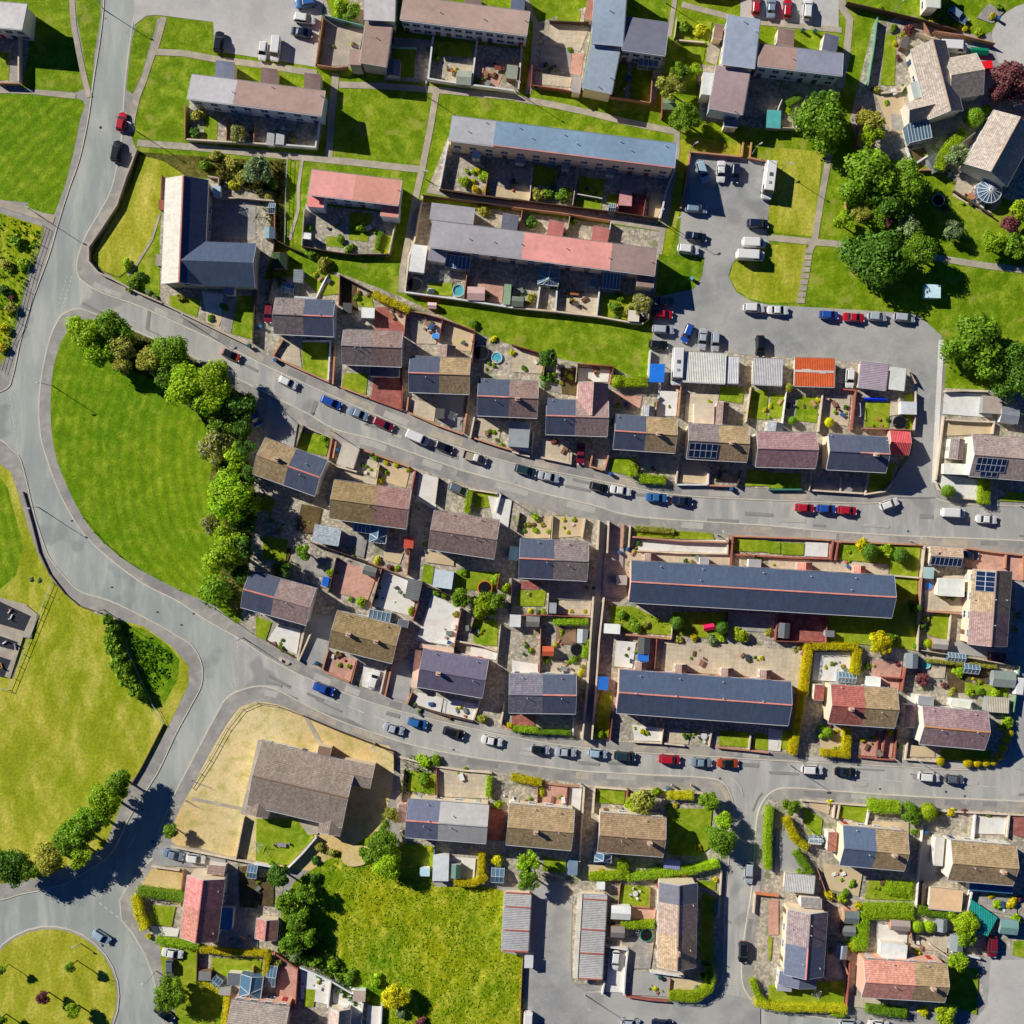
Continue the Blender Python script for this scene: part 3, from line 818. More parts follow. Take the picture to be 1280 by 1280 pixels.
# ------------------------------------------------------------------ cars
def car_parts(kind):
    L, Wd, Hh, bonnet, boot, pick = {'hatch': (4.05, 1.74, 1.48, .27, .04, 0), 'saloon': (4.5, 1.78, 1.44, .27, .2, 0), 'suv': (4.5, 1.86, 1.68, .25, .03, 0), 'estate': (4.6, 1.78, 1.5, .26, .03, 0),
        'van': (5.0, 1.92, 1.95, .18, .0, 0), 'bigvan': (5.9, 2.05, 2.5, .14, .0, 0), 'pickup': (5.1, 1.82, 1.75, .24, .42, 1), 'camper': (7.6, 2.3, 2.9, .12, .0, 0)}[kind]
    tall = kind in ('van', 'bigvan', 'camper'); P = {}
    zs = {'van': 1.05, 'bigvan': 1.25, 'camper': 1.3}.get(kind, .93 if kind != 'suv' else 1.05)
    hw = Wd / 2; x0, x1 = -L / 2, L / 2
    m = MB()
    def sec(x, k, zb, zt, crown=.03):
        yw = hw * k
        return [(x, -yw * .9, zb), (x, -yw, zb + .25), (x, -yw, (zb + zt) / 2 + .1), (x, -yw * .93, zt), (x, -yw * .5, zt + crown), (x, yw * .5, zt + crown), (x, yw * .93, zt), (x, yw, (zb + zt) / 2 + .1), (x, yw, zb + .25), (x, yw * .9, zb)]
    st = [(x0, .7, .38, zs - .22), (x0 + .1, .86, .28, zs - .06), (x0 + .38, .97, .22, zs), (x0 + L * .28, 1, .2, zs), (x1 - L * .3, 1, .2, zs - .01), (x1 - .55, .98, .22, zs - .12), (x1 - .2, .89, .26, zs - .22), (x1 - .04, .74, .34, zs - .34)]
    secs = [sec(*a) for a in st]
    n = len(secs[0])
    for A, B in zip(secs, secs[1:]):
        for i in range(n): m.face([A[i], A[(i + 1) % n], B[(i + 1) % n], B[i]])
    m.face(secs[0]); m.face(secs[-1][::-1])
    cb0 = x0 + L * boot + .1; cb1 = x1 - L * bonnet                         # cabin base
    ins = .1 if not tall else .03
    ct0 = cb0 + (.42 if kind in ('saloon',) else .18 if not tall else .06); ct1 = cb1 - (.62 if not tall else .5)
    if kind == 'pickup': cb0 = x0 + L * .42; ct0 = cb0 + .12
    zr = Hh; wb = hw * .92; wt = hw * (.76 if not tall else .88)
    # pillars: body-colour frame shell slightly inside the glass
    bq = [(cb0, -wb, zs - .02), (cb1, -wb, zs - .02), (cb1, wb, zs - .02), (cb0, wb, zs - .02)]; tq = [(ct0, -wt, zr - .05), (ct1, -wt, zr - .05), (ct1, wt, zr - .05), (ct0, wt, zr - .05)]
    m.hexa(bq, tq)
    if kind == 'pickup':
        for a in ((x0 + .12, cb0 - .05, -hw * .95, -hw * .85), (x0 + .12, cb0 - .05, hw * .85, hw * .95), (x0 + .06, x0 + .14, -hw * .85, hw * .85)): m.box(a[0], a[1], a[2], a[3], zs - .02, zs + .28)
    P['body'] = (m.mesh('car_body', 'car_paint'), None)
    r_ = MB(); r_.hexa([(ct0 - .02, -wt - .02, zr - .055), (ct1 + .02, -wt - .02, zr - .055), (ct1 + .02, wt + .02, zr - .055), (ct0 - .02, wt + .02, zr - .055)], [(ct0 + .12, -wt + .1, zr + .02), (ct1 - .14, -wt + .1, zr + .02), (ct1 - .14, wt - .1, zr + .02), (ct0 + .12, wt - .1, zr + .02)])
    P['roof'] = (r_.mesh('car_roof', 'car_paint'), None)
    def quadglass(a, b, cc, d, off):
        a, b, cc, d = map(Vector, (a, b, cc, d)); nn = (b - a).cross(d - a).normalized() * off
        cen = (a + b + cc + d) / 4
        k = .92; a, b, cc, d = (cen + (v - cen) * k for v in (a, b, cc, d))
        mm = MB(); mm.hexa([a, b, cc, d], [a + nn, b + nn, cc + nn, d + nn]); return mm
    P['windscreen'] = (quadglass(bq[1], bq[2], tq[2], tq[1], .02).mesh('windscreen', 'car_glass'), None)
    if not tall: P['rear_window'] = (quadglass(bq[3], bq[0], tq[0], tq[3], .02).mesh('rear_window', 'car_glass'), None)
    for sgn, ii in ((-1, (0, 1)), (1, (2, 3))):
        i, j = ii; A, B, Cc, Dd = bq[i], bq[j], tq[j], tq[i]
        if tall:
            def lerp(u, v, t): return tuple(a + (b - a) * t for a, b in zip(u, v))
            if sgn < 0: A = lerp(A, B, .72); Dd = lerp(Dd, Cc, .78)
            else: B = lerp(B, A, .72); Cc = lerp(Cc, Dd, .78)
        P['side_window' + str(sgn)] = (quadglass(A, B, Cc, Dd, .02).mesh('side_window', 'car_glass'), None)
    for i, (sx, sy) in enumerate(((1, 1), (1, -1), (-1, 1), (-1, -1))):
        mm = MB(); xx = sx * L * .31; yy = sy * (hw - .1); rr = .31
        A = [(xx + rr * math.cos(k * .5236), yy - .1, rr + rr * math.sin(k * .5236)) for k in range(12)]; B = [(a, yy + .1, b) for a, _, b in A]
        mm.hexa(A, B); P['wheel%d' % i] = (mm.mesh('wheel', 'tyre'), (.02, .02, .02, 1))
    for s in (-1, 1):
        mm = MB(); mm.box(x1 - .24, x1 - .05, s * hw * .62 - .16, s * hw * .62 + .16, zs - .34, zs - .2); P['headlight%d' % s] = (mm.mesh('headlight', 'plastic'), (.7, .72, .75, 1))
        mm = MB(); mm.box(x0 - .01, x0 + .15, s * hw * .66 - .13, s * hw * .66 + .13, zs - .3, zs - .08); P['tail_light%d' % s] = (mm.mesh('tail_light', 'plastic'), (.45, .02, .02, 1))
        mm = MB(); mm.box(cb1 - .28, cb1 - .12, s * (hw + .02), s * (hw + .2), zs + .02, zs + .15) if s > 0 else mm.box(cb1 - .28, cb1 - .12, -hw - .2, -hw - .02, zs + .02, zs + .15)
        P['wing_mirror%d' % s] = (mm.mesh('wing_mirror', 'plastic'), (.06, .06, .07, 1))
    if kind == 'camper':
        mm = MB(); mm.box(-1.2, -.5, -.35, .35, zr + .02, zr + .12); P['roof_hatch'] = (mm.mesh('roof_hatch', 'plastic'), (.12, .12, .13, 1))
        mm = MB(); mm.box(.6, 1.1, -.3, .3, zr + .02, zr + .11); P['roof_hatch2'] = (mm.mesh('roof_hatch', 'plastic'), (.3, .32, .34, 1))
    return P
CARK = {k: car_parts(k) for k in ('hatch', 'saloon', 'suv', 'estate', 'van', 'bigvan', 'pickup', 'camper')}
CARCOL = {'white': (.9, .88, .84, 1), 'silver': (.5, .54, .58, 1), 'bluesilver': (.25, .34, .43, 1), 'grey': (.13, .16, .19, 1), 'black': (.012, .015, .02, 1), 'navy': (.012, .022, .06, 1), 'blue': (.02, .09, .42, 1), 'midblue': (.035, .17, .45, 1), 'red': (.55, .015, .03, 1), 'darkred': (.22, .015, .03, 1), 'orange': (.5, .07, .02, 1), 'beige': (.5, .4, .28, 1), 'teal': (.02, .05, .06, 1), 'lightblue': (.42, .57, .67, 1)}

def car(px, py, ang, kind, col, label, group, roof=None, z=0.0):
    x, y = G(px, py, .7)
    root = empty({'van': 'van', 'bigvan': 'van', 'pickup': 'pickup_truck', 'camper': 'motorhome'}.get(kind, 'parked_car'), (x, y, z), -rad(ang))
    tag(root, label, {'van': 'van', 'bigvan': 'van', 'pickup': 'pickup truck', 'camper': 'motorhome'}.get(kind, 'car'), group)
    for nm, (me, pc) in CARK[kind].items():
        n2 = nm.rstrip('-0123456789')
        cc = pc or (CARCOL[roof] if (n2 == 'roof' and roof) else CARCOL[col])
        obj(n2, me, root, cc)
    return root

# ------------------------------------------------------------------ street furniture and garden things
def lamp(px, py, arm_ang, text='street lamp', h=6.2, arm=.5):
    x, y = G(px, py); root = empty('street_lamp', (x, y, .1), -rad(arm_ang)); auto(root, text, 'street lamp', px, py)
    m = MB(); m.cyl(0, 0, 0, 1.2, .11, .1, 8); m.cyl(0, 0, 1.2, h, .075, .05, 8); m.build('pole', 'metal', root, (.42, .44, .43, 1))
    m = MB(); m.bar((0, 0, h - .05), (arm, 0, h + .12), .07); m.build('arm', 'metal', root, (.42, .44, .43, 1))
    m = MB(); m.box(arm - .1, arm + .55, -.14, .14, h + .06, h + .2, .03); m.build('lantern', 'plastic', root, (.6, .62, .62, 1))
    return root

def bin_(px, py, col, text, ang=0):
    x, y = G(px, py, .8); root = empty('wheelie_bin', (x, y, .1), -rad(ang)); auto(root, text, 'bin', px, py)
    m = MB(); m.hexa([(-.24, -.26, .06), (.24, -.26, .06), (.24, .26, .06), (-.24, .26, .06)], [(-.3, -.36, .98), (.3, -.36, .98), (.3, .36, .98), (-.3, .36, .98)]); m.build('body', 'plastic', root, col)
    m = MB(); m.hexa([(-.32, -.38, .985), (.32, -.38, .985), (.32, .38, .985), (-.32, .38, .985)], [(-.28, -.34, 1.07), (.28, -.34, 1.04), (.28, .34, 1.08), (-.28, .34, 1.1)]); m.build('lid', 'plastic', root, tuple(v * .9 for v in col[:3]) + (1,))
    for s in (-1, 1):
        m = MB(); A = [(s * .25 + .0, .3 + .1 * math.cos(k * .7854), .1 + .1 * math.sin(k * .7854)) for k in range(8)]; m.hexa(A, [(a + s * .05, b, cc) for a, b, cc in A]); m.build('wheel', 'tyre', root, (.02, .02, .02, 1))

def trampoline(px, py, rpx, text, rim=(.05, .06, .07, 1), net=True):
    x, y = G(px, py, .9); r = rpx * S; root = empty('trampoline', (x, y, 0)); auto(root, text, 'trampoline', px, py)
    n = 20; m = MB(); m.cyl(0, 0, .82, .84, r * .88, r * .88, n); m.build('mat', 'cloth', root, (.012, .013, .016, 1))
    m = MB()
    for k in range(n):
        a, b = k * 6.2832 / n, (k + 1) * 6.2832 / n
        m.hexa([(r * .86 * math.cos(a), r * .86 * math.sin(a), .85), (r * math.cos(a), r * math.sin(a), .83), (r * math.cos(b), r * math.sin(b), .83), (r * .86 * math.cos(b), r * .86 * math.sin(b), .85)],
               [(r * .86 * math.cos(a), r * .86 * math.sin(a), .9), (r * math.cos(a), r * math.sin(a), .88), (r * math.cos(b), r * math.sin(b), .88), (r * .86 * math.cos(b), r * .86 * math.sin(b), .9)])
    m.build('rim_pad', 'cloth', root, rim)
    for k in range(4):
        a = k * 1.5708 + .4; m = MB(); m.cyl(r * .95 * math.cos(a), r * .95 * math.sin(a), 0, 2.3 if net else .84, .03, .03, 6); m.build('leg', 'metal', root, (.3, .32, .33, 1))

def pool(px, py, rpx, text, col=(.05, .3, .45, 1), rim=(.5, .55, .6, 1), h=.5):
    x, y = G(px, py, h); r = rpx * S; root = empty('paddling_pool', (x, y, 0)); auto(root, text, 'pool', px, py)
    m = MB(); n = 18
    for k in range(n):
        a, b = k * 6.2832 / n, (k + 1) * 6.2832 / n
        m.hexa([(r * math.cos(a) * e, r * math.sin(a) * e, 0) for a, e in ((a, .85), (a, 1), (b, 1), (b, .85))], [(r * math.cos(a) * e, r * math.sin(a) * e, h) for a, e in ((a, .85), (a, 1), (b, 1), (b, .85))])
    m.build('rim', 'plastic', root, rim)
    m = MB(); m.cyl(0, 0, .02, h * .75, r * .845, r * .845, n); m.build('water', 'plastic', root, col)

def table_set(px, py, ang, text, col=(.35, .18, .08, 1), chairs=4, round_=False, size=1.4):
    x, y = G(px, py, .7); root = empty('garden_table', (x, y, 0.03), -rad(ang)); auto(root, text, 'table', px, py)
    m = MB()
    if round_: m.cyl(0, 0, .7, .75, size / 2, size / 2, 16)
    else: m.box(-size / 2, size / 2, -.45, .45, .7, .75)
    m.build('tabletop', 'timber', root, col)
    for sx in (-1, 1):
        for sy in (-1, 1):
            m = MB(); m.box(sx * size * .3 - .03, sx * size * .3 + .03, sy * .3 - .03, sy * .3 + .03, 0, .7); m.build('leg', 'timber', root, col)
    for k in range(chairs):
        a = -rad(ang) + k * 6.2832 / chairs + .2; d = size * .5 + .45
        chair_(x + d * math.cos(a), y + d * math.sin(a), a + math.pi, px + d * math.cos(a) / S, py - d * math.sin(a) / S, col)

def chair_(x, y, rz, px, py, col):
    r_ = empty('garden_chair', (x, y, .03), rz)
    auto(r_, 'garden chair', 'chair', px, py)
    m = MB(); m.box(-.24, .24, -.24, .24, .4, .45); m.build('seat', 'timber', r_, col)
    m = MB(); m.box(-.27, -.22, -.24, .24, .451, .9); m.build('backrest', 'timber', r_, col)
    for sx in (-1, 1):
        for sy in (-1, 1):
            m = MB(); m.box(sx * .2 - .02, sx * .2 + .02, sy * .2 - .02, sy * .2 + .02, 0, .4); m.build('leg', 'timber', r_, col)

def airer(px, py, text, col=(.55, .57, .58, 1), r=1.5, ang=20):
    x, y = G(px, py, 1.6); root = empty('rotary_clothes_line', (x, y, 0), rad(ang)); auto(root, text, 'clothes line', px, py)
    m = MB(); m.cyl(0, 0, 0, 1.9, .03, .03, 6); m.build('pole', 'metal', root, col)
    for k in range(4):
        a = k * 1.5708; m = MB(); m.bar((0, 0, 1.3), (r * math.cos(a), r * math.sin(a), 1.95), .05); m.build('arm', 'metal', root, col)
    m = MB()
    for e in (.5, .75, .97):
        for k in range(4):
            a = k * 1.5708; b = a + 1.5708; m.bar((r * e * math.cos(a), r * e * math.sin(a), 1.3 + .65 * e), (r * e * math.cos(b), r * e * math.sin(b), 1.3 + .65 * e), .022)
    m.build('line', 'plastic', root, (.6, .62, .62, 1))

def person(px, py, rz, shirt, trousers, label, stride=.16):
    x, y = G(px, py, .9)
    J = [(0, 0, .95), (0, 0, 1.2), (0, 0, 1.42), (.01, 0, 1.53), (.03, 0, 1.66), (.02, 0, 1.76)]
    E = [(0, 1), (1, 2), (2, 3), (3, 4), (4, 5)]; Rr = [.14, .13, .13, .05, .09, .06]
    def chain(st, pts, rs):
        prev = st
        for q_, r_ in zip(pts, rs): J.append(q_); Rr.append(r_); E.append((prev, len(J) - 1)); prev = len(J) - 1
    for s in (-1, 1):
        d = stride * s
        chain(0, [(0, s * .1, .88), (d * .6 + .03, s * .1, .5), (d - .04, s * .1, .09), (d + .14, s * .11, .04)], [.1, .07, .05, .045])
        chain(2, [(0, s * .19, 1.4), (-d * .5, s * .24, 1.12), (-d * .8 + .1, s * .23, .9), (-d * .8 + .16, s * .22, .82)], [.06, .05, .035, .035])
    me = bpy.data.meshes.new('person'); me.from_pydata(J, E, []); o = bpy.data.objects.new('person', me); COL.objects.link(o)
    sk = o.modifiers.new('skin', 'SKIN'); o.modifiers.new('sub', 'SUBSURF').levels = 1
    for i, v in enumerate(me.skin_vertices[0].data): v.radius = (Rr[i], Rr[i]); v.use_root = (i == 0)
    dg = bpy.context.evaluated_depsgraph_get(); dg.update(); m2 = bpy.data.meshes.new_from_object(o.evaluated_get(dg)); o.modifiers.clear(); o.data = m2
    m2.materials.clear(); m2.materials.append(MATS['skin']); o.color = (.55, .33, .23, 1)
    o.location = (x, y, .1); o.rotation_euler = (0, 0, rz); tag(o, label, 'person')
    def garment(name, test, col, grow):
        bm = bmesh.new(); bm.from_mesh(m2)
        bmesh.ops.delete(bm, geom=[f_ for f_ in bm.faces if not test(f_.calc_center_median())], context='FACES')
        bm.normal_update()
        for v in bm.verts: v.co += v.normal * grow
        g2 = bpy.data.meshes.new(name); bm.to_mesh(g2); bm.free(); g2.materials.append(MATS['cloth']); obj(name, g2, o, col)
    garment('top', lambda v: .93 < v.z < 1.47 and abs(v.y) < .3 and (v.z > 1.1 or abs(v.y) < .17), shirt, .02)
    garment('trousers', lambda v: .12 < v.z < .97 and abs(v.y) < .19, trousers, .018)
    garment('hair', lambda v: v.z > 1.64 and (v.x < .05 or v.z > 1.74), (.05, .03, .02, 1), .02)
    return o
# ------------------------------------------------------------------ ground
ZI = [0.0]
def flat(name, mat, pts, z=None, sm=0):
    if sm: pts = smooth_line(pts + [pts[0]], sm)[:-1]
    if z is None:
        ZI[0] += .0009; z = .106 + ZI[0]
    o = obj(name, poly_mesh([G(x, y) for x, y in pts], z, name, mat)); struct(o); return o

big = 1600
me = poly_mesh([(-big, -big), (big, -big), (big, big), (-big, big)], -.02, 'grass_field', 'grass_green')
struct(obj('ground', me))
flat('road', 'asphalt_pale', f('-500,-500 1900,-500 1900,1900 -500,1900'), 0.0)
# warmer asphalt on the two estate streets, the side road and the roundabout approach
flat('upper_street', 'asphalt_street', f('98,330 100,392 300,510 400,570 700,680 960,690 1400,720 1400,600 960,580 600,520 300,400 125,330'), .004)
flat('lower_street', 'asphalt_street', f('285,800 300,905 480,960 660,985 900,1010 980,1010 1400,1040 1400,940 900,910 600,880 420,830 320,790'), .004)
flat('side_road', 'asphalt_street', f('880,1000 985,1000 985,1400 640,1400 640,1225 880,1225'), .008)

def block(name, pts, z=.1):
    P = [G(x, y) for x, y in pts]
    bm = bmesh.new(); vs = [bm.verts.new((x, y, z)) for x, y in P]; fc = bm.faces.new(vs); bm.normal_update()
    if fc.normal.z < 0: fc.normal_flip()
    r = bmesh.ops.extrude_face_region(bm, geom=[fc]); low = [v for v in r['geom'] if isinstance(v, bmesh.types.BMVert)]
    for v in low: v.co.z = z
    for v in vs: v.co.z = -.01
    bm.normal_update(); bmesh.ops.recalc_face_normals(bm, faces=bm.faces[:]); bmesh.ops.triangulate(bm, faces=[q_ for q_ in bm.faces if len(q_.verts) > 4])
    me = bpy.data.meshes.new(name); bm.to_mesh(me); bm.free(); me.materials.append(MATS['pavement']); struct(obj(name, me))
    m = MB(); strip(m, P + [P[0]], .24, -.01, z + .012, .02); struct(m.build('kerb', 'kerb_stone'))

def kerbline(s, n=5): return smooth_line(s, n)
leftkerb = kerbline(f('135,-120 129,15 117,100 110,150 99,200 85,240 72,282 61,320 40,377 26,425 16,470 8,486 -20,496'))
block('pavement', leftkerb + f('-400,496 -400,-400 135,-400'))
W2 = kerbline(f('-40,538 0,550 15,562 27,578 42,640 52,672 62,697 82,722 102,740 140,752 187,775 217,792 240,807 252,830 252,855 240,880 220,917 200,960 185,985 160,1025 140,1065 110,1088 75,1107 25,1118 0,1125 -60,1135'))
block('pavement', W2 + f('-400,1135 -400,538'))
upk_low = f('72,402 82,391 100,386 115,391 150,404 175,416 230,440 300,475 365,507 390,520 420,537 470,550 532,572 585,590 640,605 680,617 740,631 790,645 865,651 960,657 1035,664 1135,670 1280,676 1400,686')
gk = f('54,460 50,490 49,520 52,550 60,577 72,610 87,640 105,667 130,692 175,727 220,750 250,770 270,782 302,800 335,822 372,842 410,858 450,873 490,886 540,899 592,911 640,921 700,931 790,940 850,943 960,950 1100,957 1200,962 1240,960')
B = kerbline(gk[::-1] + f('62,425') + upk_low, 4)
block('pavement', B + f('1400,760 1276,762 1268,800 1268,900 1262,940 1252,955'))
uk = f('172,-100 172,0 166,30 158,90 155,125 152,175 147,205 136,245 110,290 98,320 97,342 107,354 130,367 175,383 230,408 290,436 340,461 400,488 460,514 540,548 640,579 715,594 790,609 830,617 890,622 960,625 1080,629 1112,626')
A = kerbline(uk, 4)
block('pavement', A + f('1118,615 1165,615') + kerbline(f('1165,615 1175,625 1210,631 1280,633 1400,640')) [1:] + f('1400,-200 172,-200'))
ck = f('200,1064 197,1046 215,1000 237,957 270,895 287,870 320,858 345,862 380,880 420,899 470,917 530,935 600,948 640,953 720,963 800,968 880,972 903,978 912,990 917,1010 914,1050 907,1110 905,1180 903,1222 890,1236 860,1238')
block('pavement', kerbline(ck, 4) + f('730,1240 718,1233 713,1222 713,1200 716,1120 700,1090 668,1090 664,1400 235,1400 218,1330 200,1255 190,1215 180,1190 165,1165 152,1150 150,1125 160,1108 182,1082'))
cr = f('1400,1010 1280,1002 1135,995 1035,988 990,985 968,988 955,1000 947,1020 943,1060 940,1110 932,1160 927,1210 930,1235 942,1252 960,1262 1040,1274 1100,1283 1160,1300')
block('pavement', kerbline(cr, 4) + f('1400,1320'))
import math as _m
isl = [(62 + 87 * _m.cos(a * .2094), 1245 + 87 * _m.sin(a * .2094)) for a in range(30)]
block('roundabout_island', isl)

# --- grass on the blocks
flat('grass', 'grass_green', f('178,-200 1400,-200 1400,622 1215,624 1178,605 1182,430 1140,560 1110,610 960,610 800,596 640,560 460,495 320,435 200,377 145,350 117,326 118,312 150,255 172,192 164,170 172,110 190,60 200,24 178,20'))
flat('grass', 'grass_green', f('-400,-400 88,-400 88,0 95,50 100,90 108,110 95,116 0,108 -400,108'))
flat('grass', 'grass_green', f('94,-200 129,-200 126,20 118,70 114,115 108,95 103,60 96,20'))
flat('grass', 'grass_lush', f('-400,116 0,117 60,119 104,126 100,150 92,190 82,230 70,262 64,268 30,258 0,250 -400,230'), None, 3)
flat('grass', 'meadow', f('-400,266 0,266 30,276 56,284 50,310 36,345 24,395 12,440 0,458 -400,480'))
flat('grass', 'grass_olive', f('-400,568 0,580 14,590 24,620 34,655 47,692 66,726 96,755 128,770 150,775 180,783 215,808 236,832 236,855 222,885 205,918 178,962 165,975 150,1010 130,1060 60,1095 0,1105 -400,1110'))
flat('grass', 'grass_lush', f('-400,590 0,596 10,610 18,640 30,680 20,720 -10,745 -400,745'))
flat('grass', 'grass_lush', f('150,778 185,788 210,806 225,825 222,850 205,880 190,890 176,850 160,800'))
flat('grass', 'grass_lush', smooth_line(f('93,402 78,425 68,455 64,490 64,530 70,570 85,610 105,648 130,680 175,713 225,738 268,757 300,778 300,700 300,520 250,470 180,420 120,400 93,402'), 4)[:-1])
flat('grass', 'grass_olive', [(62 + 84 * _m.cos(a * .2094), 1245 + 84 * _m.sin(a * .2094)) for a in range(30)])
# verges and greens of the upper estate
for s in ('172,28 180,22 197,20 193,40 185,65 178,92 166,118 158,112 160,95 165,50', '205,24 228,25 266,30 265,66 240,62 198,60', '193,70 230,73 268,80 268,92 242,92 236,115 236,140 238,176 205,178 173,172 176,130 184,100',
          '268,82 300,86 345,98 380,100 380,108 340,106 290,100', '415,100 440,97 470,103 470,105 425,102', '422,112 460,110 535,118 537,150 528,206 480,201 415,193 413,170', '552,118 600,121 640,128 640,150 600,148 565,146 556,185 549,230 536,238 530,232 534,210 545,150', '382,200 430,206 520,218 519,245 508,300 500,260 503,228 470,220 390,210 380,230 375,215'):
    flat('grass', 'grass_green', f(s))
flat('grass', 'scrub_ground', f('172,190 240,195 320,200 358,200 356,300 340,300 330,250 270,235 262,222 205,222 200,260 196,290 170,330 150,348 128,340 114,325 118,305 140,280 160,240'))
flat('grass', 'grass_olive', f('176,194 205,202 240,225 204,232 200,280 172,330 148,346 128,338 116,322 130,295 150,262 166,228'))
flat('grass', 'grass_green', f('361,200 377,205 374,235 372,300 368,315 359,308'))
flat('grass', 'grass_green', f('404,318 440,322 490,325 497,330 500,360 505,365 555,380 640,388 700,395 760,400 815,405 808,445 800,470 770,462 720,455 680,445 640,430 600,418 555,398 500,372 470,352 430,340'))
flat('grass', 'grass_green', f('640,132 690,142 745,152 800,165 838,172 836,180 800,175 720,165 640,152'))
flat('grass', 'grass_green', f('663,110 690,118 735,128 770,140 830,160 822,172 760,145 700,130 662,122'))
flat('grass', 'grass_green', f('785,-60 840,-60 834,28 812,28 787,20'))
flat('grass', 'grass_green', f('845,12 880,14 908,18 907,30 880,30 846,26'))
flat('grass', 'grass_green', f('848,30 905,34 898,55 880,56 846,52')); flat('grass', 'grass_green', f('850,60 880,56 880,78 850,70'))
flat('grass', 'grass_olive', f('848,175 870,172 925,180 925,198 868,194 856,210 850,262 842,300 836,320 828,320 832,280 843,215'))
flat('grass', 'grass_green', f('932,178 975,180 1010,190 1022,196 1022,230 1014,293 985,292 958,288 962,250 970,205 952,200 935,200'))
flat('grass', 'grass_green', f('765,283 828,290 824,312 790,306 763,302')); flat('grass', 'grass_green', f('822,312 834,322 880,322 877,347 866,361 818,370 818,340'))
flat('grass', 'grass_olive', f('916,330 960,306 1008,306 1003,378 960,379 936,373 920,362 912,346'))
flat('grass', 'grass_olive', f('965,184 1028,190 1018,296 962,290 960,250 968,220')); flat('grass', 'grass_green', f('1018,314 1060,312 1120,322 1180,334 1280,348 1400,360 1400,420 1280,440 1240,490 1182,486 1182,420 1172,405 1110,388 1008,382'))
flat('grass', 'grass_green', f('1042,190 1060,205 1062,290 1058,298 1024,294 1034,240')); flat('grass', 'grass_green', f('1068,26 1092,28 1086,60 1080,100 1070,130 1046,128 1056,70'))
flat('grass', 'grass_green', f('1185,290 1280,300 1400,310 1400,336 1280,326 1180,314 1100,300 1060,292 1110,260 1150,262'))
flat('grass', 'lawn', f('1180,230 1195,205 1260,265 1280,290 1280,310 1220,300 1170,280 1160,255'))
# community hall land and meadow
flat('grass', 'grass_dry', kerbline(f('320,877 345,880 380,894 420,911 470,929 490,937 490,985 460,1075 410,1075 400,1090 310,1075 250,1060 215,1052 222,1018 240,985 257,952 282,908 300,884'), 3))
flat('meadow', 'meadow', f('470,1040 500,1060 545,1108 615,1108 632,1115 628,1190 655,1195 655,1400 500,1400 455,1290 440,1250 400,1215 355,1190 350,1130 370,1100 400,1080'))
# --- inner estates: mixed yard ground
flat('yard', 'yard', f('382,532 400,545 450,562 520,585 600,612 690,640 790,658 960,672 1155,681 1280,694 1400,700 1400,760 1268,765 1264,900 1245,945 1172,955 1017,945 850,931 725,925 640,914 552,892 440,855 372,825 320,797 302,778 300,690 310,600 305,520'))
flat('yard', 'yard', f('205,222 262,224 345,240 345,300 330,350 420,340 500,370 600,418 680,445 770,462 808,478 812,437 907,441 980,447 1110,455 1145,480 1145,540 1120,590 1110,612 960,611 890,607 790,596 715,580 640,562 545,532 460,497 377,464 320,437 250,404 200,380 200,300'))
flat('yard', 'yard', f('497,944 560,960 640,967 740,981 865,989 900,997 908,1020 900,1085 897,1142 897,1225 870,1232 715,1230 716,1120 665,1110 540,1100 500,1060 495,1000'))
flat('yard', 'yard', f('960,1000 1000,999 1080,1006 1280,1016 1400,1024 1400,1250 1190,1260 1060,1262 950,1245 940,1225 944,1170 956,1080'))
flat('yard', 'yard', f('200,1075 297,1070 360,1086 350,1130 345,1180 380,1200 450,1240 480,1290 480,1400 250,1400 245,1250 225,1195 190,1170 165,1140 168,1112'))
flat('yard', 'yard', f('1178,485 1280,490 1400,490 1400,620 1280,625 1215,624 1180,605'))
flat('yard', 'yard', f('1092,28 1140,20 1240,50 1290,60 1290,260 1200,230 1140,200 1078,200 1062,150'))
flat('yard', 'yard', f('534,238 560,172 640,186 735,200 842,215 832,262 822,280 640,256'))
flat('yard', 'yard', f('520,252 640,264 825,290 822,340 815,400 740,398 640,386 506,368'))
flat('yard', 'yard', f('490,46 655,62 650,118 540,104 480,100')); flat('yard', 'yard', f('407,20 456,24 440,85 400,84')); flat('yard', 'yard', f('404,-200 510,-200 495,26 405,26'))
flat('yard', 'yard', f('236,120 405,150 398,186 320,180 240,175')); flat('yard', 'yard', f('382,255 498,268 488,322 380,312')); flat('yard', 'yard', f('-60,30 40,40 28,112 -60,108'))
flat('yard', 'yard', f('668,30 745,5 725,118 664,110')); flat('yard', 'yard', f('776,55 835,62 818,132 760,125')); flat('yard', 'yard', f('870,80 955,90 1055,95 1040,160 960,162 875,150'))
flat('undergrowth', 'scrub_ground', f('96,400 150,408 230,440 312,500 308,560 320,620 312,700 302,775 278,745 276,700 280,640 262,600 270,560 250,520 200,478 140,452 100,436'))
